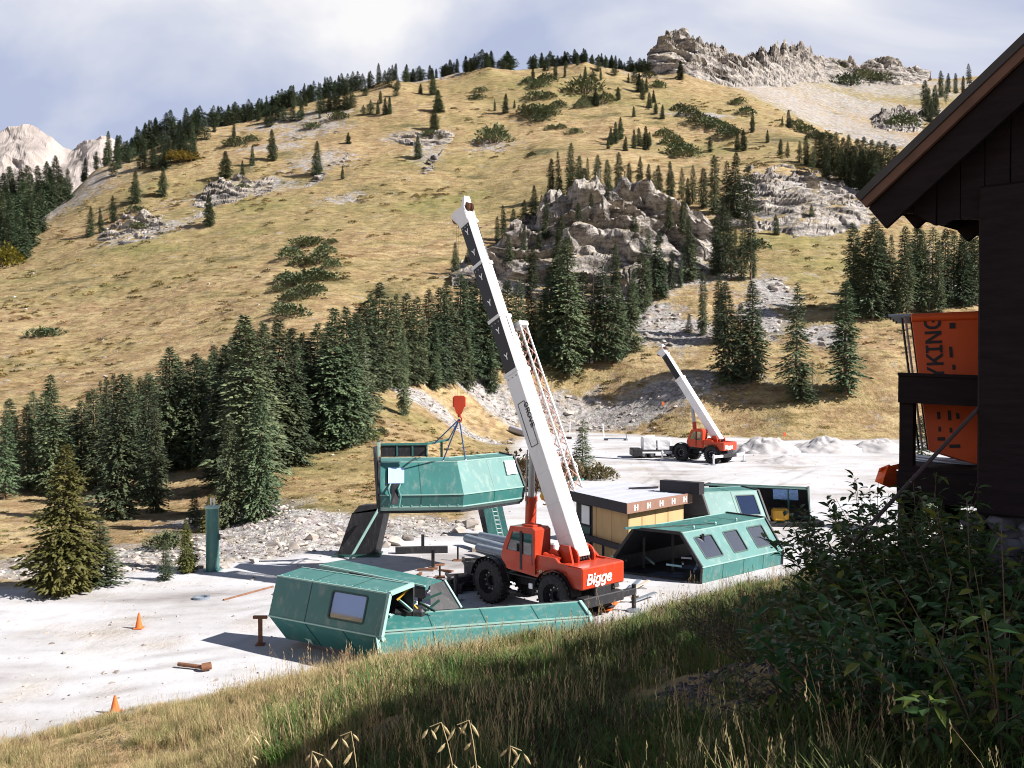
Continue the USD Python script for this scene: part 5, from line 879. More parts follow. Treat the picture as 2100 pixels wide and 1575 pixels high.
    cab = obj(t, 'cab', MB().prism(side, .05, (P(0, 1.30, 0), Rs)).prism(side, .05, (P(0, .45, 0), Rs)), crane_red)
    m = MB()
    for (a0, z0), (a1, z1) in zip(cs, cs[1:] + cs[:1]):
        if (a0, z0) in ((1.08, 2.5), (1.2, 2.05)): continue
        m.hull([P(a, b, z) for a, z in ((a0, z0), (a1, z1)) for b in (.42, 1.27)] + [P(a * .96, b, 2.5 + (z - 2.5) * .96) for a, z in ((a0, z0), (a1, z1)) for b in (.42, 1.27)])
    obj(cab, 'cab_shell', m, crane_red)
    obj(cab, 'windscreen', MB().hull([P(a, b, z) for a, z in ((1.17, 2.12), (.66, 3.40)) for b in (.48, 1.22)] + [P(a - .02, b, z) for a, z in ((1.17, 2.12), (.66, 3.40)) for b in (.48, 1.22)]), glass)
    for w in (win, win2): obj(cab, 'side_window', MB().prism(w.buffer(.03), .012, (P(0, 1.265, 0), Rs)), glass)
    obj(cab, 'door_frame', bx(-.03, 1.30, 2.5, (.14, .03, 1.6), ch=.01), black_steel); obj(cab, 'seat', bx(-.1, .85, 2.05, (.5, .5, .35)), black_steel); obj(cab, 'seat_back', bx(-.38, .85, 2.55, (.14, .48, .7)), black_steel)
    obj(cab, 'handrail', MB().path([P(-.75, 1.36, 2.0), P(-.78, 1.40, 2.3), P(-.78, 1.40, 3.0), P(-.75, 1.36, 3.1)], .02, 6), black_steel)
    obj(cab, 'roof_vent', bx(-.2, .85, 3.52, (.7, .5, .08)), crane_red)
    # machinery on the deck
    for a, b, r, wd, mm in ((-1.95, -.15, .44, .95, black_steel), (-1.35, .35, .30, .7, crane_red)):
        d_ = obj(t, 'winch', MB().tube(P(a, b - wd / 2, 2.36), P(a, b + wd / 2, 2.36), r * .62, n=18), steel)
        for s in (-1, 1): obj(d_, 'flange', MB().lathe([(.02, -.04), (r, -.04), (r, .04), (.02, .04)], P(a, b + s * wd / 2, 2.36), [*l, 0], 22), crane_red)
        m = MB()
        for k in range(9): m.lathe([(r * .62, -.02), (r * .72, 0), (r * .62, .02)], P(a, b + (k - 4) * wd * .1, 2.36), [*l, 0], 18)
        obj(d_, 'rope_layer', m, mm if mm is black_steel else steel, kind='stuff')
    for k, (a, b, r) in enumerate(((-.6, .75, .16), (-.9, .6, .13), (-1.2, .8, .18), (-.3, .5, .12), (-1.55, .75, .14))): obj(t, 'hydraulic_motor', MB().tube(P(a - .2, b, 2.25), P(a + .25, b + .05, 2.38), r, r * .8, 12).box(P(a, b, 2.12), (.3, .25, .2), R, .03), crane_red)
    obj(t, 'tank', bx(.35, -.75, 2.2, (1.3, .7, .8), ch=.06), white_paint)
    # boom
    piv = P(-1.8, -.02, 2.62); bd = np.array([*(f * math.cos(theta)), math.sin(theta)]); bn = np.array([*(-f * math.sin(theta)), math.cos(theta)]); l3 = np.array([*l, 0]); RB = np.stack([l3, bn, bd], 1)
    for b in (-1, 1): obj(t, 'boom_bracket', MB().prism([(-2.4, 1.7), (-1.1, 1.7), (-1.55, 2.85), (-2.05, 2.85)], .10, (P(0, b * .52 + .05, 0), Rs)), crane_red)
    prev = -.4
    for k, (s0, s1, w, h, sidem) in enumerate(sections):
        boom = obj(t, 'boom_section', MB().box(piv + bd * (s0 + s1) / 2, (w, h, s1 - s0), RB, .035), white_paint)
        if sidem:
            for s in (-1, 1): obj(boom, 'side_plate', MB().box(piv + bd * ((s0 + s1) / 2 + .05) + l3 * s * (w / 2 + .004), (.012, h * .94, s1 - s0 - .12), RB), boom_black)
            n = 2
            for q in range(n):
                c = piv + bd * (s0 + (s1 - s0) * (.30 + .46 * q)) + l3 * (w / 2 + .012) - bn * .0
                if lattice: obj(boom, 'mark', place_text(text_on('Y', .26, .008), c - bd * .13 + (-bn) * .10, bn * -1 if False else bn, bd), pure_white)
        obj(boom, 'collar', MB().box(piv + bd * (s1 - .05), (w + .09, h + .09, .16), RB, .02), white_paint)
        for q in range(3): obj(boom, 'wear_pad_bolt', MB().box(piv + bd * (s1 - .28) + l3 * (w / 2 + .02) + bn * (q - 1) * h * .3, (.03, .05, .05), RB), steel)
    s0, s1, w, h, _ = sections[0]
    if lattice:
        lb = obj(t, 'logo_plate', MB().prism(shapely.box(0, 0, 1.9, .36).buffer(.05).difference(shapely.box(.03, .03, 1.87, .33).buffer(.05)), .01, (piv + bd * (s0 + 5.0) + l3 * (w / 2 + .003) + bn * .22, np.stack([bd, -bn, l3], 1))), boom_black)
        obj(lb, 'logo', place_text(text_on('GROVE', .24, .01), piv + bd * (s0 + 6.85) + l3 * (w / 2 + .003) + bn * .17, -bd, -bn if False else bn), boom_black)
    for s in np.arange(s0 + 1, s1 - .5, 1.4): obj(t, 'boom_rib', MB().box(piv + bd * s + l3 * (w / 2 + .006), (.014, h * .9, .03), RB), white_paint)
    tip = piv + bd * L
    hd = obj(t, 'boom_head', MB().box(tip - bd * .25, (.60, .66, .7), RB, .05).hull([tip + bd * a_ + bn * b_ + l3 * c_ for a_, b_ in ((-.5, -.3), (.25, -.72), (.40, -.55), (.35, .30), (-.1, .34)) for c_ in (-.26, -.20)]).hull([tip + bd * a_ + bn * b_ + l3 * c_ for a_, b_ in ((-.5, -.3), (.25, -.72), (.40, -.55), (.35, .30), (-.1, .34)) for c_ in (.20, .26)]), white_paint)
    for a_, b_ in ((.15, -.58), (.22, .30)):
        for c_ in (-.1, .1): obj(hd, 'sheave', MB().lathe([(.03, -.04), (.24, -.04), (.2, 0), (.24, .04), (.03, .04)], tip + bd * a_ + bn * b_ + l3 * c_, l3, 18), rust)
    obj(hd, 'aux_head', MB().hull([tip + bd * .3 + bn * b_ + l3 * c_ for b_ in (.1, .35) for c_ in (-.24, .24)] + [tip + bd * .75 + bn * (b_ + .1) + l3 * c_ for b_ in (.2, .32) for c_ in (-.16, .16)]), white_paint)
    # lift cylinder
    k0 = P(.8, 0, 1.85); sa = 4.6; k1 = piv + bd * sa - bn * (h / 2 + .1); u = (k1 - k0) / np.linalg.norm(k1 - k0); Lc = np.linalg.norm(k1 - k0)
    cyl = obj(t, 'lift_cylinder', MB().tube(k0, k0 + u * Lc * .56, .24, n=20).tube(k0 + u * Lc * .53, k0 + u * Lc * .57, .27, n=20), crane_red, 40); obj(cyl, 'rod', MB().tube(k0 + u * Lc * .5, k1, .14, n=16), steel, 40)
    for o in (-.3, .32): obj(cyl, 'hydraulic_hose', MB().path([k0 + u * Lc * .5 + l3 * o * .8, k0 + u * Lc * .62 + l3 * o, k1 + l3 * o * .9], .03, 6), rust if o < 0 else steel)
    # folded lattice jib beside the boom
    if lattice:
        j0, j1 = 2.4, 10.0; jl = -(.37 + .45); m = MB(); jw = .30
        chords = [(jl + a_, b_) for a_ in (-.24, .24) for b_ in (.05, .52)]
        cp = lambda s, c, tp: piv + bd * s + l3 * (jl + (c[0] - jl) * tp) + bn * (.28 + (c[1] - .28) * tp)
        jib = obj(t, 'lattice_jib', None or (lambda: [m.tube(cp(j0, c, 1), cp(j1, c, .8), .045, n=7) for c in chords] and m)(), white_paint)
        m = MB(); n = 16
        for k in range(n):
            sA, sB = j0 + (j1 - j0) * k / n, j0 + (j1 - j0) * (k + 1) / n; tA, tB = 1 - .2 * k / n, 1 - .2 * (k + 1) / n
            for (i, j) in ((0, 1), (1, 3), (3, 2), (2, 0)): a_, b_ = (i, j) if k % 2 else (j, i); m.tube(cp(sA, chords[a_], tA), cp(sB, chords[b_], tB), .022, n=5, caps=False)
        obj(jib, 'lacing', m, mat_lace, kind='stuff')
        obj(jib, 'jib_head', MB().box(piv + bd * (j1 + .12) + l3 * jl + bn * .28, (.55, .6, .22), RB, .03), white_paint)
    obj(t, 'boom_rope', MB().tube(P(-1.95, -.15, 2.7), tip + bd * .22 + bn * .54, .014, n=5), black_steel)
    return tip - bn * .62 + bd * .05, piv, bd, bn, l3
mat_cream = mat('cream_letters', (0.62, 0.52, 0.33), 0.5, vary=0.05)
mat_lace = mat('pink_red_lacing', (0.45, 0.24, 0.20), 0.5, vary=0.15)
tip, piv, bd, bn, l3 = crane('red mobile crane with a long white and black boom lifting the green housing', (1.3, 40.95), (-.68, .73), 15.9, math.radians(64.6),
    [(-.4, 8.0, .74, .86, 0), (7.9, 10.6, .66, .76, 1), (10.5, 13.3, .60, .69, 1), (13.2, 15.5, .54, .62, 1)], .9)
t = thing('hoist_rope', 'thin steel ropes running from the boom head down to the red hook block', 'rope', tip)
for k, o in enumerate((-.08, .08)): obj(t, 'rope', MB().tube((o * l3[0], o * l3[1], 0), HOOK + np.array([o, 0, .4]) - tip, .005, n=5), black_steel)
B = piv + bd * 4.3 - bn * .55 - l3 * .35 + np.array([.25, -.1, -2.2]); B = at(1116, 1017, 40.6)
t = thing('hook_ball', 'small yellow hook ball tied up beside the red lift cylinder', 'hook ball', B); obj(t, 'ball', MB().lathe([(0.01, -.2), (.13, -.15), (.19, 0), (.13, .15), (.04, .22)], (0, 0, 0), n=16), yellow_paint, True); obj(t, 'hook', MB().path([(0, 0, -.18), (.1, 0, -.28), (.05, 0, -.38), (-.06, 0, -.34)], .03, 6), yellow_paint); obj(t, 'rope', MB().tube((0, 0, .2), piv + bd * 9 + bn * .5 - B, .012, n=5), steel)
tip2, *_ = crane('smaller looking red mobile crane with a short raised boom far back on the gravel', (20.5, 104.6), (-.70, .71), 11.6, math.radians(52.5), [(-.4, 7.9, .78, .86, 0), (7.8, 11.2, .64, .74, 1)], 1.7, lattice=False)

# ================================================================ things on the gravel
t = thing('green_cylinder', 'upright green steel tube with two rods on top at the pad edge', 'steel tube', np.array([*xy(436, 1171), 0])); s = 1
obj(t, 'tube', MB().lathe([(.32, 0), (.32, 3.15)], (0, 0, 0), n=28), green_paint, 40); obj(t, 'base_flange', MB().lathe([(.32, .09), (.43, .09), (.43, 0)], (0, 0, 0), n=28), green_paint, 40); obj(t, 'cap', MB().lathe([(.33, 3.10), (.36, 3.12), (.36, 3.22), (.02, 3.25)], (0, 0, 0), n=28), edge_paint, 40)
for o in (-.07, .10): obj(t, 'rod', MB().tube((o, 0, 3.2), (o, 0, 3.62), .04, n=8), paper_white)
for k in range(8): a = k * .785; obj(t, 'bolt', MB().tube((.38 * math.cos(a), .38 * math.sin(a), .08), (.38 * math.cos(a), .38 * math.sin(a), .14), .025, n=6), steel)
obj(t, 'bracket', MB().box((.36, -.05, 1.7), (.1, .08, .3), ch=.01), dark_green)
def cone_thing(px, py, label, hgt=.6, tilt=0):
    t = thing('traffic_cone', label, 'traffic cone', np.array([*xy(px, py), 0.02])); obj(t, 'cone', MB().lathe([(.14, .04), (.03, hgt), (.015, hgt)], (0, 0, 0), n=18), orange_paint, 40); obj(t, 'base', MB().box((0, 0, .025), (.34, .34, .04), ch=.015), orange_paint); return t
cone_thing(285, 1290, 'orange traffic cone out on the open gravel at the left'); cone_thing(236, 1463, 'orange traffic cone at the near edge of the gravel beside the grass', .5)
for px, py, lab in ((1357, 838, 'red marker stake on the meadow left of the far crane'), (1606, 902, 'red marker stake on top of the gravel heaps')):
    P = hit(px, py, 60); t = thing('marker_stake', lab, 'marker', P); obj(t, 'stake', MB().bar((0, 0, -.1), (0, 0, 1.0), .06).bar((0, 0, .75), (.45, 0, .0), .05), wood_board); obj(t, 'flag', MB().hull([(0, -.03, .45), (.42, -.03, .5), (.4, -.03, 1.0), (0, -.03, 1.05), (.2, .02, .8)]), orange_paint)
def pipe(label, a, b, r, m, name='pipe', cat='pipe', hollow=True, group=None):
    a, b = np.asarray(a, float), np.asarray(b, float); R = frame(b - a); Ln = np.linalg.norm(b - a); Mx = np.eye(4); Mx[:3, :3] = R; Mx[:3, 3] = a
    t = thing(name, label, cat, mat=Mx, group=group); obj(t, 'shell', MB().lathe([(r * .86, 0), (r, 0), (r, Ln), (r * .86, Ln), (r * .86, 0)], (0, 0, 0), n=18), m, 40); return t
g = lambda px, py, z=0.0: on_z(px, py, z)
pipe('brown log end piece lying on the open gravel', g(366, 1362, .09), g(415, 1368, .09), .07, rust, 'log', 'log'); P = g(415, 1368, .12); t = thing('log_stub', 'short thick brown stub at the end of the log on the gravel', 'log', P); obj(t, 'wood', MB().tube((0, 0, -.02), (.28, .05, .04), .14, .12, 10), rust, 40)
pipe('rusty thin pipe lying left of the raised housing', g(458, 1231, .05), g(560, 1203, .05), .05, rust)
t = thing('steel_ring', 'grey steel ring lying flat on the gravel left of the rusty pipe', 'ring', g(413, 1228, .03)); obj(t, 'ring', MB().lathe([(.26, 0), (.36, 0), (.36, .1), (.26, .1), (.26, 0)], (0, 0, 0), n=22), grey_blue)
for a, b, r, lab in (((957, 1104), (1048, 1128), .24, 'upper left'), ((985, 1098), (1062, 1112), .20, 'rear'), ((980, 1122), (1050, 1138), .20, 'front')): pipe(f'grey blue steel pipe, the {lab} one of the pile beside the near crane cab', g(*a, .45), g(*b, .45), r, grey_blue, 'steel_pipe', 'pipe')
for px in (985, 1035): P = g(px, 1132); tt = top('timber_block', MB().box((P[0], P[1], .11), (.9, .3, .24), ch=.02), wood_board, 'timber block under the %s end of the grey pipes' % ('left' if px < 1000 else 'right'), 'timber')
for px, py, h, lab in ((867, 1134, 1.0, 'short black upright post with its wide foot beyond the gravel'), (888, 1166, .95, 'black upright post among rusty scraps on the bright gravel'), (939, 1150, .75, 'thin black rod standing in the bright gravel'), (902, 1184, .55, 'short black stub behind the near housings')):
    P = g(px, py); t = thing('steel_post', lab, 'post', P); obj(t, 'post', MB().bar((0, 0, -.05), (0, 0, h), .16 if h > .9 else .09), black_steel); obj(t, 'foot', MB().box((0, 0, .03), (.5, .4, .06), ch=.01), rust)
P = g(845, 1136); top('steel_beam', MB().bar(P + [-.9, 0, .2], P + [1.9, .3, .2], .34, .34), black_steel, 'long black steel beam lying at the foot of the short black post', 'beam')
for k, (px, py, w_, h_, lab) in enumerate(((968, 1206, 2.2, .55, 'low black steel frame on the gravel left of the near crane front wheel'), (985, 1192, 1.6, .95, 'taller black steel frame close to the near crane front wheel'), (925, 1212, 1.2, .35, 'flat dark steel grating left of the black frames'))):
    P = g(px, py); t = thing('metal_rack', lab, 'metal rack', P, .25 - .2 * k)
    for z in (.06, h_):
        for y in (-.4, .4): obj(t, 'rail', MB().bar((-w_ / 2, y, z), (w_ / 2, y, z), .14, .12), black_steel)
    for x in (-w_ / 2, 0, w_ / 2): obj(t, 'cross_bar', MB().bar((x, -.45, h_ + .08), (x, .45, h_ + .08), .14, .10), black_steel)
    for x in (-w_ / 2 + .1, w_ / 2 - .1):
        for y in (-.4, .4): obj(t, 'upright', MB().bar((x, y, 0), (x, y, h_), .12), black_steel)
    obj(t, 'plate', MB().box((0, 0, h_ * .55), (w_ * .9, .7, h_ * .5), ch=.02), black_steel)
rs = random.Random(12)
for k, (px, py) in enumerate(((873, 1170), (900, 1160), (862, 1178), (915, 1172))): P = g(px, py); a = rs.random() * 3; top('rusty_scrap', MB().box((P[0], P[1], .05), (rs.uniform(.5, 1.0), .16, .08), frame([0, .1, 1], (math.cos(a), math.sin(a), 0))), rust, ('flat rusty steel scrap left of the black upright post', 'rusty steel scrap right beside the black upright post', 'narrow rusty scrap nearest to the green roof panel', 'short rusty scrap farthest right of the black upright post')[k], 'scrap')
# planks, sheets and a striped board in front of the right housing
for k, (a, b, w, m_, lab) in enumerate((((1245, 1252), (1280, 1216), .30, orange_paint, 'red and white striped board lying in front of the three window housing'), ((1262, 1235), (1310, 1190), .22, grey_blue, 'grey metal channel lying left below the three window housing'), ((1205, 1228), (1250, 1214), .22, wood_board, 'weathered plank under the rear of the near crane'), ((1285, 1215), (1330, 1190), .16, wood_board, 'weathered plank lying in the open end of the three window housing'), ((1190, 1236), (1236, 1240), .18, wood_board, 'pale plank behind the low housing'), ((1300, 1232), (1345, 1215), .25, steel, 'pale metal sheet on the ground before the open housing end'))):
    A, B = g(*a, .12), g(*b, .22); t = thing('board', lab, 'board'); obj(t, 'plank', MB().bar(A, B, w, .05, ch=.008), m_)
    if k == 0:
        for q in (.2, .5, .8): C_ = A * (1 - q) + B * q + [0, 0, .028]; dv = (B - A) / np.linalg.norm(B - A); obj(t, 'stripe', MB().bar(C_ - dv * .12, C_ + dv * .12, w * .98, .012), pure_white)
for k in range(10): P = g(rs.uniform(1180, 1345), rs.uniform(1205, 1248)); top('rubble_stone', MB().hull(np.random.default_rng(k).normal(0, 1, (14, 3)) * [.22, .18, .12] + P + [0, 0, .08]), wood_board if k % 3 == 0 else gravel_grey, 'broken stone in the litter between near crane and three window housing, ' + ('largest,smallest,flattest,palest,darkest,nearest,farthest,leftmost,rightmost,middle one'.split(',')[k] if False else 'one of ten'), 'stone', group='stones in the litter')
# far part of the pad: trailer with wrapped load, racks, heaps
T0 = np.array([14.2, 109.5, 0]); t = thing('flatbed_trailer', 'low dark flatbed trailer left of the far crane', 'trailer', T0, .06)
obj(t, 'bed', MB().box((2.0, 0, .75), (4.9, 2.4, .22), ch=.02), black_steel); obj(t, 'side_rail', MB().box((2.2, -1.22, .62), (4.2, .06, .16)), paper_white); obj(t, 'box', MB().box((-.3, -.2, .62), (1.1, 2.2, .8), ch=.05), black_steel); obj(t, 'drawbar', MB().bar((4.3, 0, .6), (6.0, .2, .55), .18), black_steel)
for x in (.4, 1.35, 3.7):
    for y in (-1.0, 1.0): w = obj(t, 'wheel', MB().tube((x, y - .12, .38), (x, y + .12, .38), .2, n=14), steel); obj(w, 'tyre', MB().lathe([(.2, -.14), (.38, -.14), (.4, 0), (.38, .14), (.2, .14)], (x, y, .38), (0, 1, 0), 18), rubber, True)
def wrapped(px, w, hgt, seed, label):
    r2 = np.random.default_rng(seed); P = T0 + [px, 0, .87]; m = trimesh.creation.box((w, 1.9, hgt)).subdivide().subdivide().subdivide().subdivide(); v = np.array(m.vertices); v[:, 2] += hgt / 2; n = meshkit.fbm(v * 1.3 + seed, 4, seed) - .5
    v *= 1 + n[:, None] * [.22, .15, .18]; v[:, 2] += np.where(v[:, 2] > hgt * .7, n * .7, 0); top('wrapped_load', (v + P, np.asarray(m.faces)), tarp_white, label, 'wrapped load', smooth=True)
wrapped(1.15, 1.5, 1.35, 3, 'white wrapped bundle on the trailer, peaked left one'); wrapped(2.75, 1.5, 1.2, 8, 'white wrapped bundle on the trailer, blocky right one')
P = g(1262, 903); t = thing('steel_rack', 'thin pale steel rack standing far back left of the trailer', 'rack', P)
obj(t, 'mast', MB().bar((-1.5, 0, 0), (-1.75, 0, 2.3), .14), paper_white); obj(t, 'base_rail', MB().bar((-1.6, 0, .25), (1.6, -.3, .25), .14), grey_blue); obj(t, 'short_post', MB().bar((1.5, -.3, 0), (1.5, -.3, 1.0), .12), steel); obj(t, 'base_rail', MB().bar((-1.4, 1, .2), (1.6, .8, .2), .12), steel)
for x in (-1.3, 1.4): obj(t, 'foot', MB().box((x, -.1, .08), (.5, .5, .18)), black_steel)
P = g(1168, 900); t = thing('steel_rack', 'small thin steel mast with dark foot behind the small spruce, left of the pale rack', 'rack', P); obj(t, 'mast', MB().bar((0, 0, 0), (.1, 0, 2.4), .12), paper_white); obj(t, 'foot', MB().box((-.4, 0, .15), (1.4, .7, .3), ch=.03), black_steel)
P = g(1150, 925); t = thing('steel_rack', 'thin grey stand right beside the near crane jib', 'rack', P); obj(t, 'mast', MB().bar((0, 0, 0), (0, 0, 1.5), .1), steel); obj(t, 'arm', MB().bar((-.5, 0, 1.4), (.3, 0, 1.5), .08), steel); obj(t, 'foot', MB().box((0, 0, .1), (.8, .5, .2), ch=.03), steel)
a = hit(1048, 886, 60); b = hit(1080, 896, 60); pipe('thick pale grey pipe lying left of the near crane boom, far back', a + [0, 0, .45], b + [0, 0, .45], .5, roof_felt, 'steel_pipe', 'pipe')
P = g(1186, 985); t = thing('yard_lamp', 'green bowl shaped lamp on a bent pipe behind the hut roof', 'lamp', (P[0], P[1], 0)); zt = (at(1186, 975, P[1]))[2]
t_z = lambda py: at(1186, py, P[1])[2]
obj(t, 'pole', MB().path([(-.05, .1, -.1), (-.05, .1, t_z(965)), (-.12, .1, t_z(955)), (-.3, .1, t_z(948)), (-.5, .1, t_z(952))], .05, 8), paper_white); obj(t, 'bowl', MB().lathe([(.05, .28), (.3, .22), (.55, .06), (.58, 0), (.52, .02), (.1, .18)], (0, 0, t_z(984)), n=20), green_paint, 40)
def heap(px0, px1, py, hgt, dep, seed, label):
    A, B = g(px0, py), g(px1, py); C_ = (A + B) / 2; w = np.linalg.norm(B - A) / 2; a, r = np.meshgrid(np.linspace(0, 2 * PI, 61), np.linspace(0, 1.15, 22)); X, Y = C_[0] + w * r * np.cos(a), C_[1] + dep * r * np.sin(a)
    z = hgt * np.clip(1 - r ** 1.4, -.1, 1) * (.6 + .8 * meshkit.fbm(np.stack([X / 2.5, Y / 2.5, 0 * X + seed], -1), 4, seed)) + .5 * hgt * (meshkit.fbm(np.stack([X / .8, Y / .8, 0 * X + seed], -1), 3, seed) - .5) * (r < 1); z[-1] = -.3
    n = 61; i, j = np.meshgrid(np.arange(21), np.arange(60), indexing='ij'); f = np.stack([i * n + j, (i + 1) * n + j, (i + 1) * n + j + 1, i * n + j + 1], -1).reshape(-1, 4)
    top('gravel_heap', (np.stack([X, Y, z], -1).reshape(-1, 3), f), gravel_grey, label, 'gravel heap', smooth=True)
heap(1500, 1640, 926, 1.7, 4.5, 1, 'grey gravel heap right of the far crane'); heap(1610, 1770, 925, 1.5, 4, 2, 'grey gravel heap, middle one right of the far crane'); heap(1730, 1870, 924, 1.4, 4, 3, 'grey gravel heap farthest right, left of the deck'); heap(1550, 1700, 948, .7, 3, 4, 'low grey gravel spill in front of the heaps')
top('plastic_sheet', MB().hull([g(82, 1508, .03), g(120, 1496, .03), g(168, 1490, .03), g(150, 1506, .05), g(95, 1516, .03)]), mat('blue_grey_sheet', (0.5, 0.56, 0.72), 0.3, vary=0.1), 'pale bluish plastic sheet at the near left edge of the gravel', 'sheet')

# ================================================================ the dark timber building at the right
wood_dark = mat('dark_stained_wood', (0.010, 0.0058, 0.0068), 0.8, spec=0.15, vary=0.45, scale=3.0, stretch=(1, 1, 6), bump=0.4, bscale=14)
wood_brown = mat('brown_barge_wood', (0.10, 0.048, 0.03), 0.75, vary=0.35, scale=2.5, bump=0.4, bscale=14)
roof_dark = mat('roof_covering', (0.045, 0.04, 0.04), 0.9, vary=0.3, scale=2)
GD_, DD_ = np.array([.714, -.70, 0]), np.array([.70, .714, 0]); UP = np.array([0, 0, 1.0])
E = at(1757, 402, 9.2)
def on_plane(px, py, p0, n):
    d = ray(px, py); return CAM + d * (np.dot(p0 - CAM, n) / np.dot(d, n))
bld = thing('timber_building', 'dark brown timber building with steep roof at the right picture edge', 'building')
K = on_plane(2100, 72, E, DD_); sl = (K - E) / np.linalg.norm(K - E); RUN = 7.4; ridge_p = E + sl * (RUN / np.dot(sl, GD_)); E2 = E + GD_ * 2 * RUN; LEN = 7.5
def slabs(a, b, th, dep, o=0.0, drop=0.0):
    n = np.array([-sl[2] * GD_[0], -sl[2] * GD_[1], np.dot(sl, GD_)]) if np.dot(b - a, GD_) * (b - a)[2] > 0 else np.array([sl[2] * GD_[0], sl[2] * GD_[1], np.dot(sl, GD_)])
    q = [a - n * drop, b - n * drop, a - n * (drop + th), b - n * (drop + th)]; return MB().hull([x + DD_ * o for x in q] + [x + DD_ * (o + dep) for x in q])
for a, b in ((E, ridge_p), (E2, ridge_p)):
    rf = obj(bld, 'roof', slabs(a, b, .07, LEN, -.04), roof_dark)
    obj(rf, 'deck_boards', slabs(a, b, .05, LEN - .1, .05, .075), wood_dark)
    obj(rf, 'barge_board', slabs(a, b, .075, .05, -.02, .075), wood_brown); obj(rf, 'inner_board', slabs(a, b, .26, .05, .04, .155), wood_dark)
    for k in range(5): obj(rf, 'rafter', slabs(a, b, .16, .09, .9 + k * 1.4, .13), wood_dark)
# board gable with its scalloped lower edge, in a plane behind the roof edge
G0 = E + DD_ * .30
gp = [on_plane(px, py, G0, DD_) for px, py in ((1778, 402), (1792, 432), (1806, 444), (1824, 450), (1840, 444), (1856, 437), (1876, 438), (1896, 450), (1916, 462), (1938, 460), (1955, 450), (1985, 449), (2030, 452), (2080, 452))]
to2 = lambda p: (float(np.dot(p - G0, GD_)), float(p[2] - G0[2]))
slope2 = sl[2] / np.dot(sl, GD_); poly = [to2(q) for q in gp]; poly += [(2 * RUN - .3, poly[-1][1]), (2 * RUN - .3, 0), (RUN, RUN * slope2 - .22), (.1, -.05)]
gx = np.arange(0, 2 * RUN, .21); base_poly = shapely.Polygon(poly).buffer(0); Mg = (G0 + DD_ * .05, np.stack([GD_, UP, -DD_], 1))
for k, x0 in enumerate(gx):
    piece = base_poly.intersection(shapely.box(x0, -5, x0 + .20, 12))
    for gg in getattr(piece, 'geoms', [piece]):
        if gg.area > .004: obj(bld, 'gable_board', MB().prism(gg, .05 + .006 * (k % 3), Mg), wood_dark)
# corner post, log wall, stones below
c0 = on_plane(2022, 700, G0 + DD_ * .15, DD_); c0[2] = 0
zt, zb = G0[2] + poly[0][1] - .05, 8.75
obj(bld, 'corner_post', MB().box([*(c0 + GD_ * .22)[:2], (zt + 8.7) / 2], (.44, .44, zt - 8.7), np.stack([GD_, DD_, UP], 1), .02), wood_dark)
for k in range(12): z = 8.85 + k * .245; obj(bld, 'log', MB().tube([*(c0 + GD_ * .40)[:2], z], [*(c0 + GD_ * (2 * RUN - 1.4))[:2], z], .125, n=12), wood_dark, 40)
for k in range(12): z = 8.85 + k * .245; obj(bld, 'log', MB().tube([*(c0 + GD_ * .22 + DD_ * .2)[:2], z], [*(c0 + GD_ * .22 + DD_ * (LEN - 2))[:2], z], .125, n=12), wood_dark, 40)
rs = random.Random(21)
st = mat('foundation_stone', (0.11, 0.105, 0.125), 0.9, vary=0.3, scale=4, bump=0.8, bscale=9)
for k in range(60):
    q = c0 + GD_ * (-.02 + .22 * (k % 12) + rs.uniform(-.06, .06)) - DD_ * (.02 + rs.uniform(0, .06)); z = 8.62 - .19 * (k // 12) + rs.uniform(-.03, .03)
    P = np.random.default_rng(k + 40).normal(0, 1, (22, 3)); P /= np.linalg.norm(P, axis=1, keepdims=True); obj(bld, 'foundation_stone', MB().hull(P * [.135, .11, .10] * rs.uniform(.8, 1.2) + [q[0], q[1], z]), st)
obj(bld, 'foundation_wall', MB().hull([c0 + GD_ * .05 + UP * z for z in (7.2, 8.72)] + [c0 + GD_ * 9 + UP * z for z in (7.2, 8.72)] + [c0 + GD_ * .05 + DD_ * 10 + UP * z for z in (7.2, 8.72)]), st)
# the deck with its rail
dk = thing('deck', 'dark wooden deck with a broad rail board left of the building post', 'deck')
r0, r1 = at(1842, 770, 9.75), at(2030, 777, 9.25); hz = np.array([r1[0] - r0[0], r1[1] - r0[1], 0]); hz /= np.linalg.norm(hz); pn_ = np.array([hz[1], -hz[0], 0])
rail = lambda a, b, h, th: MB().hull([a, b, a - UP * h, b - UP * h, *[q - pn_ * th for q in (a, b, a - UP * h, b - UP * h)]])
obj(dk, 'rail_board', rail(r0, r1, .27, .05), wood_dark); obj(dk, 'rail_cap', rail(r0 + UP * .03 + pn_ * .02, r1 + UP * .03 + pn_ * .02, .03, .12), wood_dark)
obj(dk, 'rail_post', MB().hull([r0 - pn_ * .05 + hz * o + UP * z - pn_ * w for o in (.0, .13) for z in (-.0, -1.1) for w in (0, .12)]), wood_dark)
f0 = np.array([r0[0], r0[1], at(1842, 955, 9.75)[2]]); f1 = np.array([r1[0], r1[1], f0[2]])
for k in range(8): o = -pn_ * (.02 + .155 * k); obj(dk, 'deck_board', rail(f0 + o + UP * .0, f1 + o + UP * .0, .05, .14), wood_dark)
obj(dk, 'rim_beam', rail(f0 + pn_ * .03 - UP * .05, f1 + pn_ * .03 - UP * .05, .30, .05), wood_dark)
for q in (.04, .5, .95): P = f0 * (1 - q) + f1 * q - pn_ * .3; obj(dk, 'support_post', MB().bar(P - UP * 2.2, P - UP * .3, .16), wood_dark)
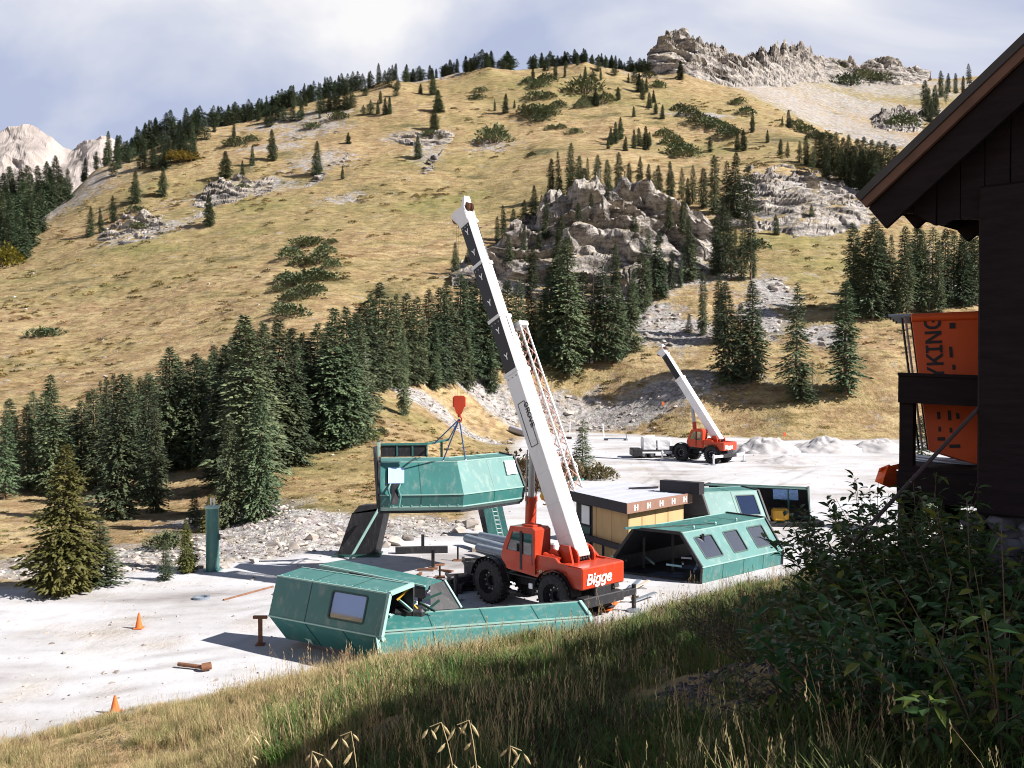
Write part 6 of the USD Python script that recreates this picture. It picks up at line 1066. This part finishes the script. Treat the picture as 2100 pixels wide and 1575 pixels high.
# orange folded padding with lettering, poles beside it
ob = thing('safety_padding', 'orange lettered sheet folded over the deck rail side, standing upright behind the rail', 'orange sheet')
Yo = 10.1; _sp, _sn = at(1950, 800, Yo - .2), np.array([-.28, -.94, .18]); cor = [on_plane(px, py, _sp, _sn) for px, py in ((1905, 922), (2004, 952), (2016, 642), (1869, 648))]
orange_sheet = mat('orange_sheet', (0.60, 0.085, 0.015), 0.55, vary=0.12, scale=3)
ox = (cor[1] + cor[2] - cor[0] - cor[3]); ox[2] = 0; ox /= np.linalg.norm(ox); on_ = _sn / np.linalg.norm(_sn)
for k in range(4):
    o = -on_ * .055 * k + ox * .012 * k; q = [c + o for c in cor]; obj(ob, 'sheet', MB().hull(q + [c - on_ * .03 for c in q]), orange_sheet)
obj(ob, 'fold', MB().tube(cor[3] + on_ * .0 - UP * .02, cor[2] + on_ * .0 - UP * .02, .045, n=10), orange_sheet, 40)
uy = cor[3] - cor[0]; uy /= np.linalg.norm(uy)
def on_sheet(px, py): return on_plane(px, py, cor[0] + on_ * .006, on_)
a0 = on_sheet(1938, 800); a1 = on_sheet(1928, 652); ty = (a0 - a1); up_t = a1 - a0; up_t /= np.linalg.norm(up_t); side_t = -np.cross(on_, up_t)
letters = mat('black_print', (0.02, 0.016, 0.018), 0.6, vary=0.1)
side_t = ox - up_t * np.dot(ox, up_t); side_t /= np.linalg.norm(side_t)
obj(ob, 'lettering', place_text(text_on('YKING', .15, .004), on_sheet(1936, 779), up_t, -side_t), letters)
for px, py, w, h in ((1953, 668, .055, .06), (1950, 722, .03, .11), (1956, 753, .03, .05), (1925, 852, .03, .075), (1947, 852, .03, .10), (1964, 853, .03, .06), (1927, 880, .025, .05), (1950, 882, .025, .05), (1930, 900, .07, .035), (1958, 915, .10, .035)):
    P = on_sheet(px, py); obj(ob, 'print_mark', MB().hull([P + up_t * a + side_t * b + on_ * c for a in (-h / 2, h / 2) for b in (-w / 2, w / 2) for c in (0, .003)]), letters)
for k, (o, w_) in enumerate(((-.02, .018), (-.055, .018), (.03, .015))): obj(ob, 'edge_strip', MB().bar(cor[3] + ox * (o - .03) - on_ * .08, cor[0] + ox * (o - .03) - on_ * .08, w_), steel if k == 0 else black_steel)
for k in range(4):
    a, b = at(1820 + 6 * k, 648 + 4 * k, Yo + .25), at(2012, 643 + 5 * k, Yo - .15 + .05 * k); pl = thing('aluminium_pole', ('uppermost', 'second', 'third', 'lowest')[k] + ' thin grey pole lying across behind the top of the orange sheet', 'pole', a, group='poles behind the orange sheet'); obj(pl, 'shaft', MB().tube((0, 0, 0), b - a, .018, n=8), steel); obj(pl, 'end_plug', MB().tube((b - a) * -.01, (b - a) * .01, .021, n=8), black_steel)
for k in range(3): a, b = at(1868, 934 + 5 * k, Yo + .2), at(2003, 952 + 6 * k, Yo - .3); pl = thing('aluminium_pole', ('upper', 'middle', 'lower')[k] + ' pale slat at the foot of the orange sheet on the deck', 'pole', a, group='slats under the orange sheet'); obj(pl, 'shaft', MB().tube((0, 0, 0), b - a, .02, n=8), steel)
o2 = thing('orange_roll', 'small crumpled orange roll below the deck left of its post', 'orange sheet', at(1824, 972, 10.4)); obj(o2, 'roll', MB().hull(np.random.default_rng(5).normal(0, 1, (40, 3)) * [.075, .06, .075]), orange_sheet); obj(o2, 'flap', MB().hull([(-.1, -.05, .07), (.1, -.05, .12), (.12, 0, .05), (-.12, 0, .02)]), orange_sheet)
pole_wood = mat('dark_pole', (0.055, 0.038, 0.036), 0.7, vary=0.2); a, b = at(2012, 832, 8.7), at(1775, 1086, 8.2); pl = thing('leaning_pole', 'thin dark pole leaning from the building post down into the bushes', 'pole', b); obj(pl, 'shaft', MB().tube((0, 0, 0), a - b, .018, n=9), pole_wood); obj(pl, 'tip', MB().tube((b - a) * .10, (0, 0, 0), .012, .018, n=9), pole_wood)

# ================================================================ growth on the near bank
def blade_mesh(n, h, spread, w, lean, seed, heads=0.0, headw=3.0, seg=3):
    r = np.random.default_rng(seed); V, F = [], []; c = 0
    for k in range(n):
        a = r.random() * 6.283; q = spread * math.sqrt(r.random()); b = np.array([q * math.cos(a), q * math.sin(a), -.05]); a2 = a + r.normal(0, .7); L = h * r.uniform(.45, 1.0); ln = lean * r.uniform(.3, 1.4); sd = np.array([-math.sin(a2), math.cos(a2), 0]); rows = []
        for s in range(seg + 1):
            t = s / seg; p = b + np.array([math.cos(a2) * ln * L * t ** 2, math.sin(a2) * ln * L * t ** 2, L * t * (1 - .25 * ln * t)]); ww = w * (1 - t ** 1.5) + .0015; rows += [p - sd * ww / 2, p + sd * ww / 2]
        V += rows; F += [[c + 2 * s, c + 2 * s + 1, c + 2 * s + 3, c + 2 * s + 2] for s in range(seg)]; c += len(rows)
        if r.random() < heads:
            tip_ = (rows[-1] + rows[-2]) / 2; hl = h * r.uniform(.10, .2)
            for m_ in range(5):
                u = m_ / 5; p = tip_ - np.array([0, 0, hl * u]); d = np.array([math.cos(m_ * 2.4), math.sin(m_ * 2.4), .2]) * w * headw * .55; V += [p, p + d + [0, 0, hl * .12], p + d * .8 + [0, 0, hl * .32], p - d * .3 + [0, 0, hl * .1]]; F += [[c, c + 1, c + 2, c + 3]]; c += 4
    return np.array(V), np.array(F)
gold_grass = foliage_mat('dry_grass_blade', (0.30, 0.225, 0.105), (0.66, 0.53, 0.32), 0.35, 0.25, scale=3)
green_grass = foliage_mat('green_grass_blade', (0.045, 0.082, 0.018), (0.16, 0.22, 0.05), 0.3, 0.35, scale=3, hue=0.04)
olive_grass = foliage_mat('olive_grass_blade', (0.12, 0.12, 0.045), (0.36, 0.32, 0.145), 0.35, 0.3, scale=3)
brown_grass = foliage_mat('brown_weed_blade', (0.035, 0.024, 0.018), (0.10, 0.065, 0.042), 0.25, 0.3, scale=3)
TUFTS = [('tuft_gold', gold_grass, (30, .50, .18, .010, .5, 1, .35, 1.6)), ('tuft_gold_tall', gold_grass, (14, .85, .14, .008, .35, 2, .9, 2.2)), ('tuft_green', green_grass, (36, .40, .20, .014, .7, 3, 0)), ('tuft_olive', olive_grass, (34, .42, .20, .011, .6, 4, .15, 1.6)), ('tuft_brown', brown_grass, (20, .6, .16, .010, .4, 5, .6, 2.2)), ('tuft_short', olive_grass, (34, .22, .22, .010, .7, 6, 0)), ('tuft_weed', green_grass, (18, .5, .16, .03, .6, 7, 0))]
def scatter(name, label, cat, protos, idx, pos, rot, scl):
    pi = UsdGeom.PointInstancer.Define(stage, numbered('/World', name)); base = str(pi.GetPath())
    for k, (nm, v, m_) in enumerate(protos): usdkit.mesh(stage, f'{base}/{nm}', v, m_, False)
    pi.CreatePrototypesRel().SetTargets([Sdf.Path(f'{base}/{p[0]}') for p in protos])
    pi.CreateProtoIndicesAttr(Vt.IntArray.FromNumpy(np.asarray(idx, np.int32))); pi.CreatePositionsAttr(Vt.Vec3fArray.FromNumpy(np.asarray(pos, np.float32))); pi.CreateScalesAttr(Vt.Vec3fArray.FromNumpy(np.asarray(scl, np.float32)))
    h = np.asarray(rot) / 2; pi.CreateOrientationsAttr(Vt.QuathArray([Gf.Quath(float(math.cos(q)), 0, 0, float(math.sin(q))) for q in h]))
    return tag(pi.GetPrim(), label, cat, kind='stuff')
def H_many(X, Y):
    Y = np.maximum(Y, 3.3); i = (X / Y - U_AX[0]) / (U_AX[1] - U_AX[0]); j = np.interp(np.log(Y), L_AX, np.arange(len(L_AX))); return map_coordinates(GZ, [i, j], order=1, mode='nearest')
r_ = np.random.default_rng(77)
N = 26000; uu = r_.uniform(-.62, .66, N); lo, hi = 3.4, toe_range(uu) * 1.0; YY = lo + (hi - lo) * r_.random(N) ** 0.85; XX = uu * YY
cl = meshkit.fbm(np.stack([XX / 1.6, YY / 1.6, 0 * XX], -1), 3, 5); tt_ = YY / hi
keep = (r_.random(N) < np.clip(.25 + 1.6 * (cl - .3), .08, 1)) & ~((((XX - 2.0) / 0.75) ** 2 + ((YY - 8.6) / 2.3) ** 2 < 1) & (r_.random(N) < .93))
XX, YY, uu, cl, tt_ = XX[keep], YY[keep], uu[keep], cl[keep], tt_[keep]; n = len(XX)
crest = np.exp(-((tt_ - .86) / .14) ** 2); goldness = np.clip(.85 + .35 * (uu < -.25) - 2.6 * np.clip(uu + .06, 0, 1) - .8 * (cl - .5) + .5 * crest * (uu < .1) - .75 * (1 - crest) * (uu > -.25), 0, 1); q = r_.random(n); s_ = r_.random(n)
idx = np.where(q < goldness, np.where(s_ < .45, 0, np.where(s_ < .52, 1, np.where(s_ < .8, 3, 5))), np.where(s_ < .55, 2, np.where(s_ < .72, 3, np.where(s_ < .80, 4, np.where(s_ < .94, 6, 1)))))
sc_ = r_.uniform(.55, 1.2, n) * np.clip(.6 + .55 * (cl - .3) * 2, .5, 1.25) * np.where(uu < -.3, .75, 1.0) * np.clip(.55 + YY / 30, .6, 1.1) * np.clip((1.03 - tt_) * 8, .35, 1)
scatter('bank_grass', 'long dry and green grass and weeds covering the near bank', 'grass', [(a, blade_mesh(*b), m_) for a, m_, b in TUFTS], idx, np.stack([XX, YY, H_many(XX, YY)], 1), r_.random(n) * 6.28, np.stack([sc_, sc_, sc_ * r_.uniform(.8, 1.25, n)], 1))
# tufts and low growth on the slopes, loose stones on the rubble
def cover_at(X, Y, ch):
    i = (X / Y - U_AX[0]) / (U_AX[1] - U_AX[0]); j = np.interp(np.log(Y), L_AX, np.arange(len(L_AX))); return map_coordinates(vcol[..., ch], [i, j], order=1, mode='nearest')
N = 26000; uu = r_.uniform(-.56, .56, N); YY = np.exp(r_.uniform(math.log(46), math.log(440), N)); XX = uu * YY; cl = meshkit.fbm(np.stack([XX / 18, YY / 18, 0 * XX], -1), 4, 9)
keep = (cover_at(XX, YY, 0) < .25) & (r_.random(N) < np.clip((cl - .48) * 2.6, .03, .55)) & (cover_at(XX, YY, 1) < .6); XX, YY = XX[keep], YY[keep]; n = len(XX); sc_ = r_.uniform(.25, .75, n) * np.clip(YY / 170, .45, 1.5)
scrub_mat = foliage_mat('low_scrub_leaf', (0.11, 0.095, 0.035), (0.24, 0.19, 0.08), 0.0, 0.3); scrub_gold = foliage_mat('dry_tuft_leaf', (0.20, 0.14, 0.055), (0.40, 0.29, 0.13), 0.2, 0.3)
scatter('slope_scrub', 'low dry tufts and scrub dotting the grass slopes', 'scrub', [('scrub_olive', shrub_mesh(1.0, .5, 60, 3, .5), scrub_mat), ('scrub_gold', shrub_mesh(1.1, .45, 60, 4, .5), scrub_gold)], (r_.random(n) < .62).astype(int), np.stack([XX, YY, H_many(XX, YY) - .05], 1), r_.random(n) * 6.28, np.stack([sc_ * 1.4, sc_, sc_ * .8], 1))
def stone(seed): P = np.random.default_rng(seed).normal(0, 1, (13, 3)); P /= np.linalg.norm(P, axis=1, keepdims=True); t = trimesh.convex.convex_hull(P * [.5, .42, .32]); return np.array(t.vertices), np.array(t.faces)
stone_mat = mat('loose_stone', (0.30, 0.265, 0.24), 0.95, vary=0.35, scale=2, inst=0.5, spec=0.1); dark_stone = mat('dark_pebble', (0.06, 0.052, 0.06), 0.9, vary=0.4, scale=3, inst=0.5)
N = 90000; uu = r_.uniform(-.56, .56, N); YY = np.exp(r_.uniform(math.log(43), math.log(300), N)); XX = uu * YY; rk = cover_at(XX, YY, 1) + .5 * (meshkit.fbm(np.stack([XX / 4, YY / 4, 0 * XX], -1), 3, 12) - .5); keep = (r_.random(N) < np.clip(rk * 1.2 - .45, 0.002, .6)) & (cover_at(XX, YY, 0) < .8); XX, YY = XX[keep], YY[keep]; n = len(XX); sc_ = np.exp(r_.normal(-1.0, .5, n)) * np.clip(YY / 95, .6, 1.9)
scatter('loose_stones', 'loose pale broken stones on the rubble slopes', 'stones', [(f'stone_{k}', stone(k), stone_mat) for k in range(5)], r_.integers(0, 5, n), np.stack([XX, YY, H_many(XX, YY)], 1), r_.random(n) * 6.28, np.stack([sc_, sc_ * r_.uniform(.6, 1.1, n), sc_ * r_.uniform(.5, 1.1, n)], 1))
N = 2600; uu = r_.uniform(-.55, .55, N); YY = np.exp(r_.uniform(math.log(24), math.log(130), N)); XX = uu * YY; keep = (cover_at(XX, YY, 0) > .6); XX, YY = XX[keep], YY[keep]; n = len(XX); sc_ = np.exp(r_.normal(-2.4, .5, n))
scatter('pad_pebbles', 'small stones lying about on the gravel', 'stones', [(f'stone_{k}', stone(k + 9), stone_mat) for k in range(3)], r_.integers(0, 3, n), np.stack([XX, YY, H_many(XX, YY)], 1), r_.random(n) * 6.28, np.stack([sc_] * 3, 1))
N = 900; a = r_.random(N) * 6.28; q = np.sqrt(r_.random(N)); XX, YY = 2.0 + .8 * q * np.cos(a), 8.4 + 2.4 * q * np.sin(a); sc_ = np.exp(r_.normal(-2.9, .4, N))
scatter('path_pebbles', 'pebbles on the bare dark soil in the near grass', 'stones', [('stone', stone(31), dark_stone)], np.zeros(N, int), np.stack([XX, YY, H_many(XX, YY)], 1), r_.random(N) * 6.28, np.stack([sc_] * 3, 1))
for k, (px, py, s, lab) in enumerate(((810, 1118, .9, 'pale upright boulder at the foot of the shaded station leg, right of it'), (835, 1108, .7, 'pale boulder at the rubble edge left of the black post'), (790, 1122, .6, 'low pale boulder touching the shade of the station leg'), (965, 1082, 1.1, 'big grey boulder left above the green station leg foot'), (940, 1092, .8, 'grey boulder left of the big one near the green leg'), (985, 1088, .7, 'grey boulder just left of the ladder leg'), (600, 1125, .8, 'whitish boulder in the rubble left of the shaded leg'), (560, 1135, .6, 'whitish small boulder near the middle of the rubble bank'), (640, 1108, .7, 'pale boulder high in the rubble left of the shaded leg'), (545, 1040, .7, 'white boulder on the slope above the rubble'), (520, 1155, .5, 'white stone at the pad edge right of the green cylinder'), (462, 1165, .45, 'white stone right at the foot of the green cylinder'), (415, 1165, .4, 'white stone left at the foot of the green cylinder'), (700, 1120, .6, 'grey boulder at the left foot of the shaded leg'), (1050, 905, .9, 'pale boulder beside the far grey pipe'))):
    P = hit(px, py, 40); v, f = stone(k + 60); top('boulder', (v * s * 1.3 + P + [0, 0, .12 * s], f), stone_mat, lab, 'boulder')
# leafy bushes under the building
leaf_dark = foliage_mat('bush_leaf', (0.03, 0.062, 0.02), (0.10, 0.165, 0.05), 0.3, 0.35, hue=0.03, rough=0.4); leaf_lime = foliage_mat('lime_leaf', (0.09, 0.12, 0.02), (0.22, 0.23, 0.05), 0.4, 0.25, rough=0.4); leaf_brown = foliage_mat('withered_leaf', (0.035, 0.022, 0.02), (0.10, 0.06, 0.05), 0.2, 0.3); stem_mat = mat('bush_stem', (0.10, 0.06, 0.045), 0.8, vary=0.3)
def leaf(p, d, up, L, w):
    d = d / np.linalg.norm(d); s = np.cross(d, up); s /= np.linalg.norm(s) + 1e-9; n_ = np.cross(s, d); pr = [(0, .0, 0), (.28, .42, .10), (.6, .46, .07), (1, 0, -.12)]; v = [p]; 
    for t, ww, z in pr[1:3]: v += [p + d * L * t + s * w * ww + n_ * L * z, p + d * L * t + n_ * L * (z - .07), p + d * L * t - s * w * ww + n_ * L * z]
    v.append(p + d * L - n_ * L * .12); return np.array(v), np.array([[0, 2, 1], [0, 3, 2], [1, 2, 5], [1, 5, 4], [2, 3, 6], [2, 6, 5], [4, 5, 7], [5, 6, 7]])
def leafy_bush(name, label, cat, P, R, hgt, n_st, per, L, m_leaf, m_alt, alt, n_parts, seed, wratio=.42):
    r = np.random.default_rng(seed); t = thing(name, label, cat, P); sm = MB(); leaves = []
    for k in range(n_st):
        a = r.random() * 6.283; q = R * math.sqrt(r.random()); hh = hgt * r.uniform(.6, 1.1) * (1.2 - .45 * q / R); pts = [np.array([q * .35 * math.cos(a), q * .35 * math.sin(a), -.25]) + np.array([q * math.cos(a), q * math.sin(a), hh]) * u ** np.array([1.4, 1.4, .9]) for u in np.linspace(0, 1, 7)]
        sm.path(pts, np.linspace(.008, .002, 7), 4)
        for j in range(per):
            u = .2 + .8 * ((j + r.random()) / per) ** .8; i = min(int(u * 6), 5); p = pts[i] + (pts[i + 1] - pts[i]) * (u * 6 - i); az = j * 2.4 + r.random(); d = np.array([math.cos(az), math.sin(az), r.normal(.1, .45)]); leaves.append(leaf(p + d * .02, d, np.array([r.normal(0, .3), r.normal(0, .3), 1]), L * r.uniform(.6, 1.25), L * wratio * r.uniform(.8, 1.2)))
    obj(t, 'stems', sm, stem_mat, kind='stuff'); r.shuffle(order := np.arange(len(leaves)))
    vis = sorted(order, key=lambda i: leaves[i][0][:, 1].mean() - .4 * leaves[i][0][:, 2].mean())
    big = set(vis[:n_parts]); rest = MB(), MB()
    for i in order:
        v, f = leaves[i]; lime = r.random() < alt
        if i in big: obj(t, 'leaf', (v, f), m_alt if lime else m_leaf)
        else: rest[int(lime)].add(v, f)
    for m_, q in ((m_leaf, rest[0]), (m_alt, rest[1])):
        if q.n: obj(t, 'foliage', q, m_, kind='stuff')
def ground_at(px, Y): P = at(px, 800, Y); return np.array([P[0], P[1], H(P[0], P[1])])
for px, Y, R, hg, ns, per, L, np_, sd, lab in ((1900, 8.3, 1.0, 1.5, 85, 38, .12, 260, 1, 'dense dark green leafy bush below the deck and the leaning pole'), (2005, 7.2, 1.0, 1.3, 70, 34, .13, 230, 2, 'dark leafy bush in front of the foundation stones at the right edge'), (1795, 9.4, .65, 1.6, 60, 44, .10, 180, 3, 'tall small leaved bush with thin tips left of the leaning pole'), (1900, 5.6, .9, 1.05, 46, 30, .12, 190, 4, 'low dark leafy bush at the lower right'), (1640, 6.6, .40, .85, 11, 16, .11, 110, 5, 'yellow green large leaved plant beside the bare dark soil'), (2080, 5.2, .7, 1.3, 20, 18, .12, 110, 6, 'large leaved bright plant cut by the right picture edge'), (1830, 7.4, .75, .95, 54, 34, .12, 200, 7, 'dark leafy bush in front of the tall small leaved one')):
    leafy_bush('leafy_bush', lab, 'bush', ground_at(px, Y), R, hg, ns, per, L, leaf_dark, leaf_lime, .10 if sd not in (5, 6) else .45, np_, sd)
for px, Y, R, hg, ns, lab, sd in ((1600, 9.2, .8, .8, 40, 'withered brown weeds left of the tall small leaved bush', 11), (1760, 6.4, .8, .65, 34, 'withered brownish purple weeds in the deep shade below the bushes', 12), (1560, 12.5, 1.0, .8, 36, 'withered weeds on the bank in front of the three window housing', 13)):
    leafy_bush('withered_weeds', lab, 'weeds', ground_at(px, Y), R, hg, ns, 18, .06, leaf_brown, leaf_dark, .3, 40, sd, .3)
# oat-like seed stalks close to the camera
straw = mat('straw', (0.36, 0.28, 0.15), 0.7, vary=0.2)
def stalk(px, py, Y, hgt, bend, n, seed, label):
    r = np.random.default_rng(seed); T = at(px, py, Y); z0 = H(T[0] - bend, T[1]); b = np.array([T[0] - bend * .6, T[1] + .05, z0 - .05]); t = thing('oat_grass', label, 'grass stalk', b); top_ = T - b; pts = [np.array([top_[0] * u ** 3, top_[1] * u ** 2, top_[2] * (u if u < .8 else u - .45 * (u - .8) ** 1.6)]) for u in np.linspace(0, 1, 12)]
    pts.append(pts[-1] + [.05 * np.sign(bend), 0, -.02]); obj(t, 'stem', MB().path(pts, np.linspace(.004, .0018, 13), 5), straw)
    for k in range(n):
        i = 12 - int(k * .55) % 6; p = pts[max(i, 5)]; d = np.array([np.sign(bend) * .6 * (1 if k % 3 else -1), r.normal(0, .3), -.65 - .4 * r.random()]); d /= np.linalg.norm(d); L = r.uniform(.045, .07); q = p + d * .012; s = np.cross(d, [0, 1, 0]); s /= np.linalg.norm(s)
        obj(t, 'spikelet', MB().hull([q, q + d * L, *[q + d * L * .4 + s * .006 * math.cos(w) + np.array([0, 1, 0]) * .005 * math.sin(w) for w in np.linspace(0, 5.2, 6)], q + d * L * .75 + s * .005, q + d * L * .75 - s * .005]), straw)
for px, py, Y, bend, n, lab in ((905, 1462, 4.2, -.16, 12, 'pale oat stalk at the bottom, leftmost of the tall ones'), (962, 1456, 4.0, -.10, 11, 'pale oat stalk at the bottom with the highest drooping head'), (1046, 1512, 4.1, .02, 7, 'short upright pale oat stalk right of the drooping ones'), (720, 1482, 4.4, -.08, 9, 'pale oat stalk at the bottom, left of the middle'), (640, 1520, 4.3, .06, 8, 'thin pale oat stalk low at the bottom left of the middle'), (516, 1480, 4.6, .05, 8, 'thin oat stalk farthest left at the bottom')):
    stalk(px, py, Y, .9, bend, n, px, lab)
for k, (px, Y, h_, lab) in enumerate(((1745, 4.0, .25, 'short pale broken stick at the bottom below the bushes'), (1850, 4.1, .34, 'bent orange brown dead stalk at the bottom right'), (1900, 4.2, .30, 'curled brown dead stalk right of the bent one'))):
    P = ground_at(px, Y); t = thing('dead_stalk', lab, 'stalk', P); obj(t, 'stem', MB().path([(0, 0, -.05), (.0, 0, h_ * .5), (-.02, 0, h_ * .8), (-.07, 0, h_)], [.013, .012, .011, .009], 7), straw if k == 0 else wood_brown); obj(t, 'tip', MB().path([(-.07, 0, h_), (-.11, 0, h_ - .03)], [.009, .004], 6), straw if k == 0 else wood_brown)

# the wood that goes on to the right of the building, outside the photograph
for k, (tx, ty, zt_) in enumerate(((-7.0, 17.5, 1.8), (-6, 19, 2), (-4.6, 20.6, 2), (-3, 22, 2.2), (-1.6, 22.8, 2.4), (-.2, 23.6, 2.6), (1.2, 24.4, 2.8), (2.6, 25.4, 3), (4.2, 26.4, 3), (6, 27.6, 3), (8, 29.5, 3), (10.5, 31.5, 3), (-3, 19, 3), (0, 21, 3), (3, 23, 3.2), (6, 25, 3.4), (-5, 15.5, 3))):
    s_ = 17.5 + 2.2 * (k % 3) + (3 if k > 11 else 0); bx_, by_ = tx + .955 * s_, ty - .295 * s_; zb_ = H(bx_, by_); hgt = zt_ + .81 * s_ - zb_ - 1.3
    path, Hp = PROTO[('spruce_a', 'spruce_c')[k % 2]]; sc = hgt / Hp; copy_of(path, 'spruce_tree', 'spruce in the wood right of the dark building, ' + ORD[k] + ' in that wood', 'spruce tree', (bx_, by_, zb_ - .2), k * 1.3, (sc * 1.15, sc * 1.15, sc), 'spruces right of the building')
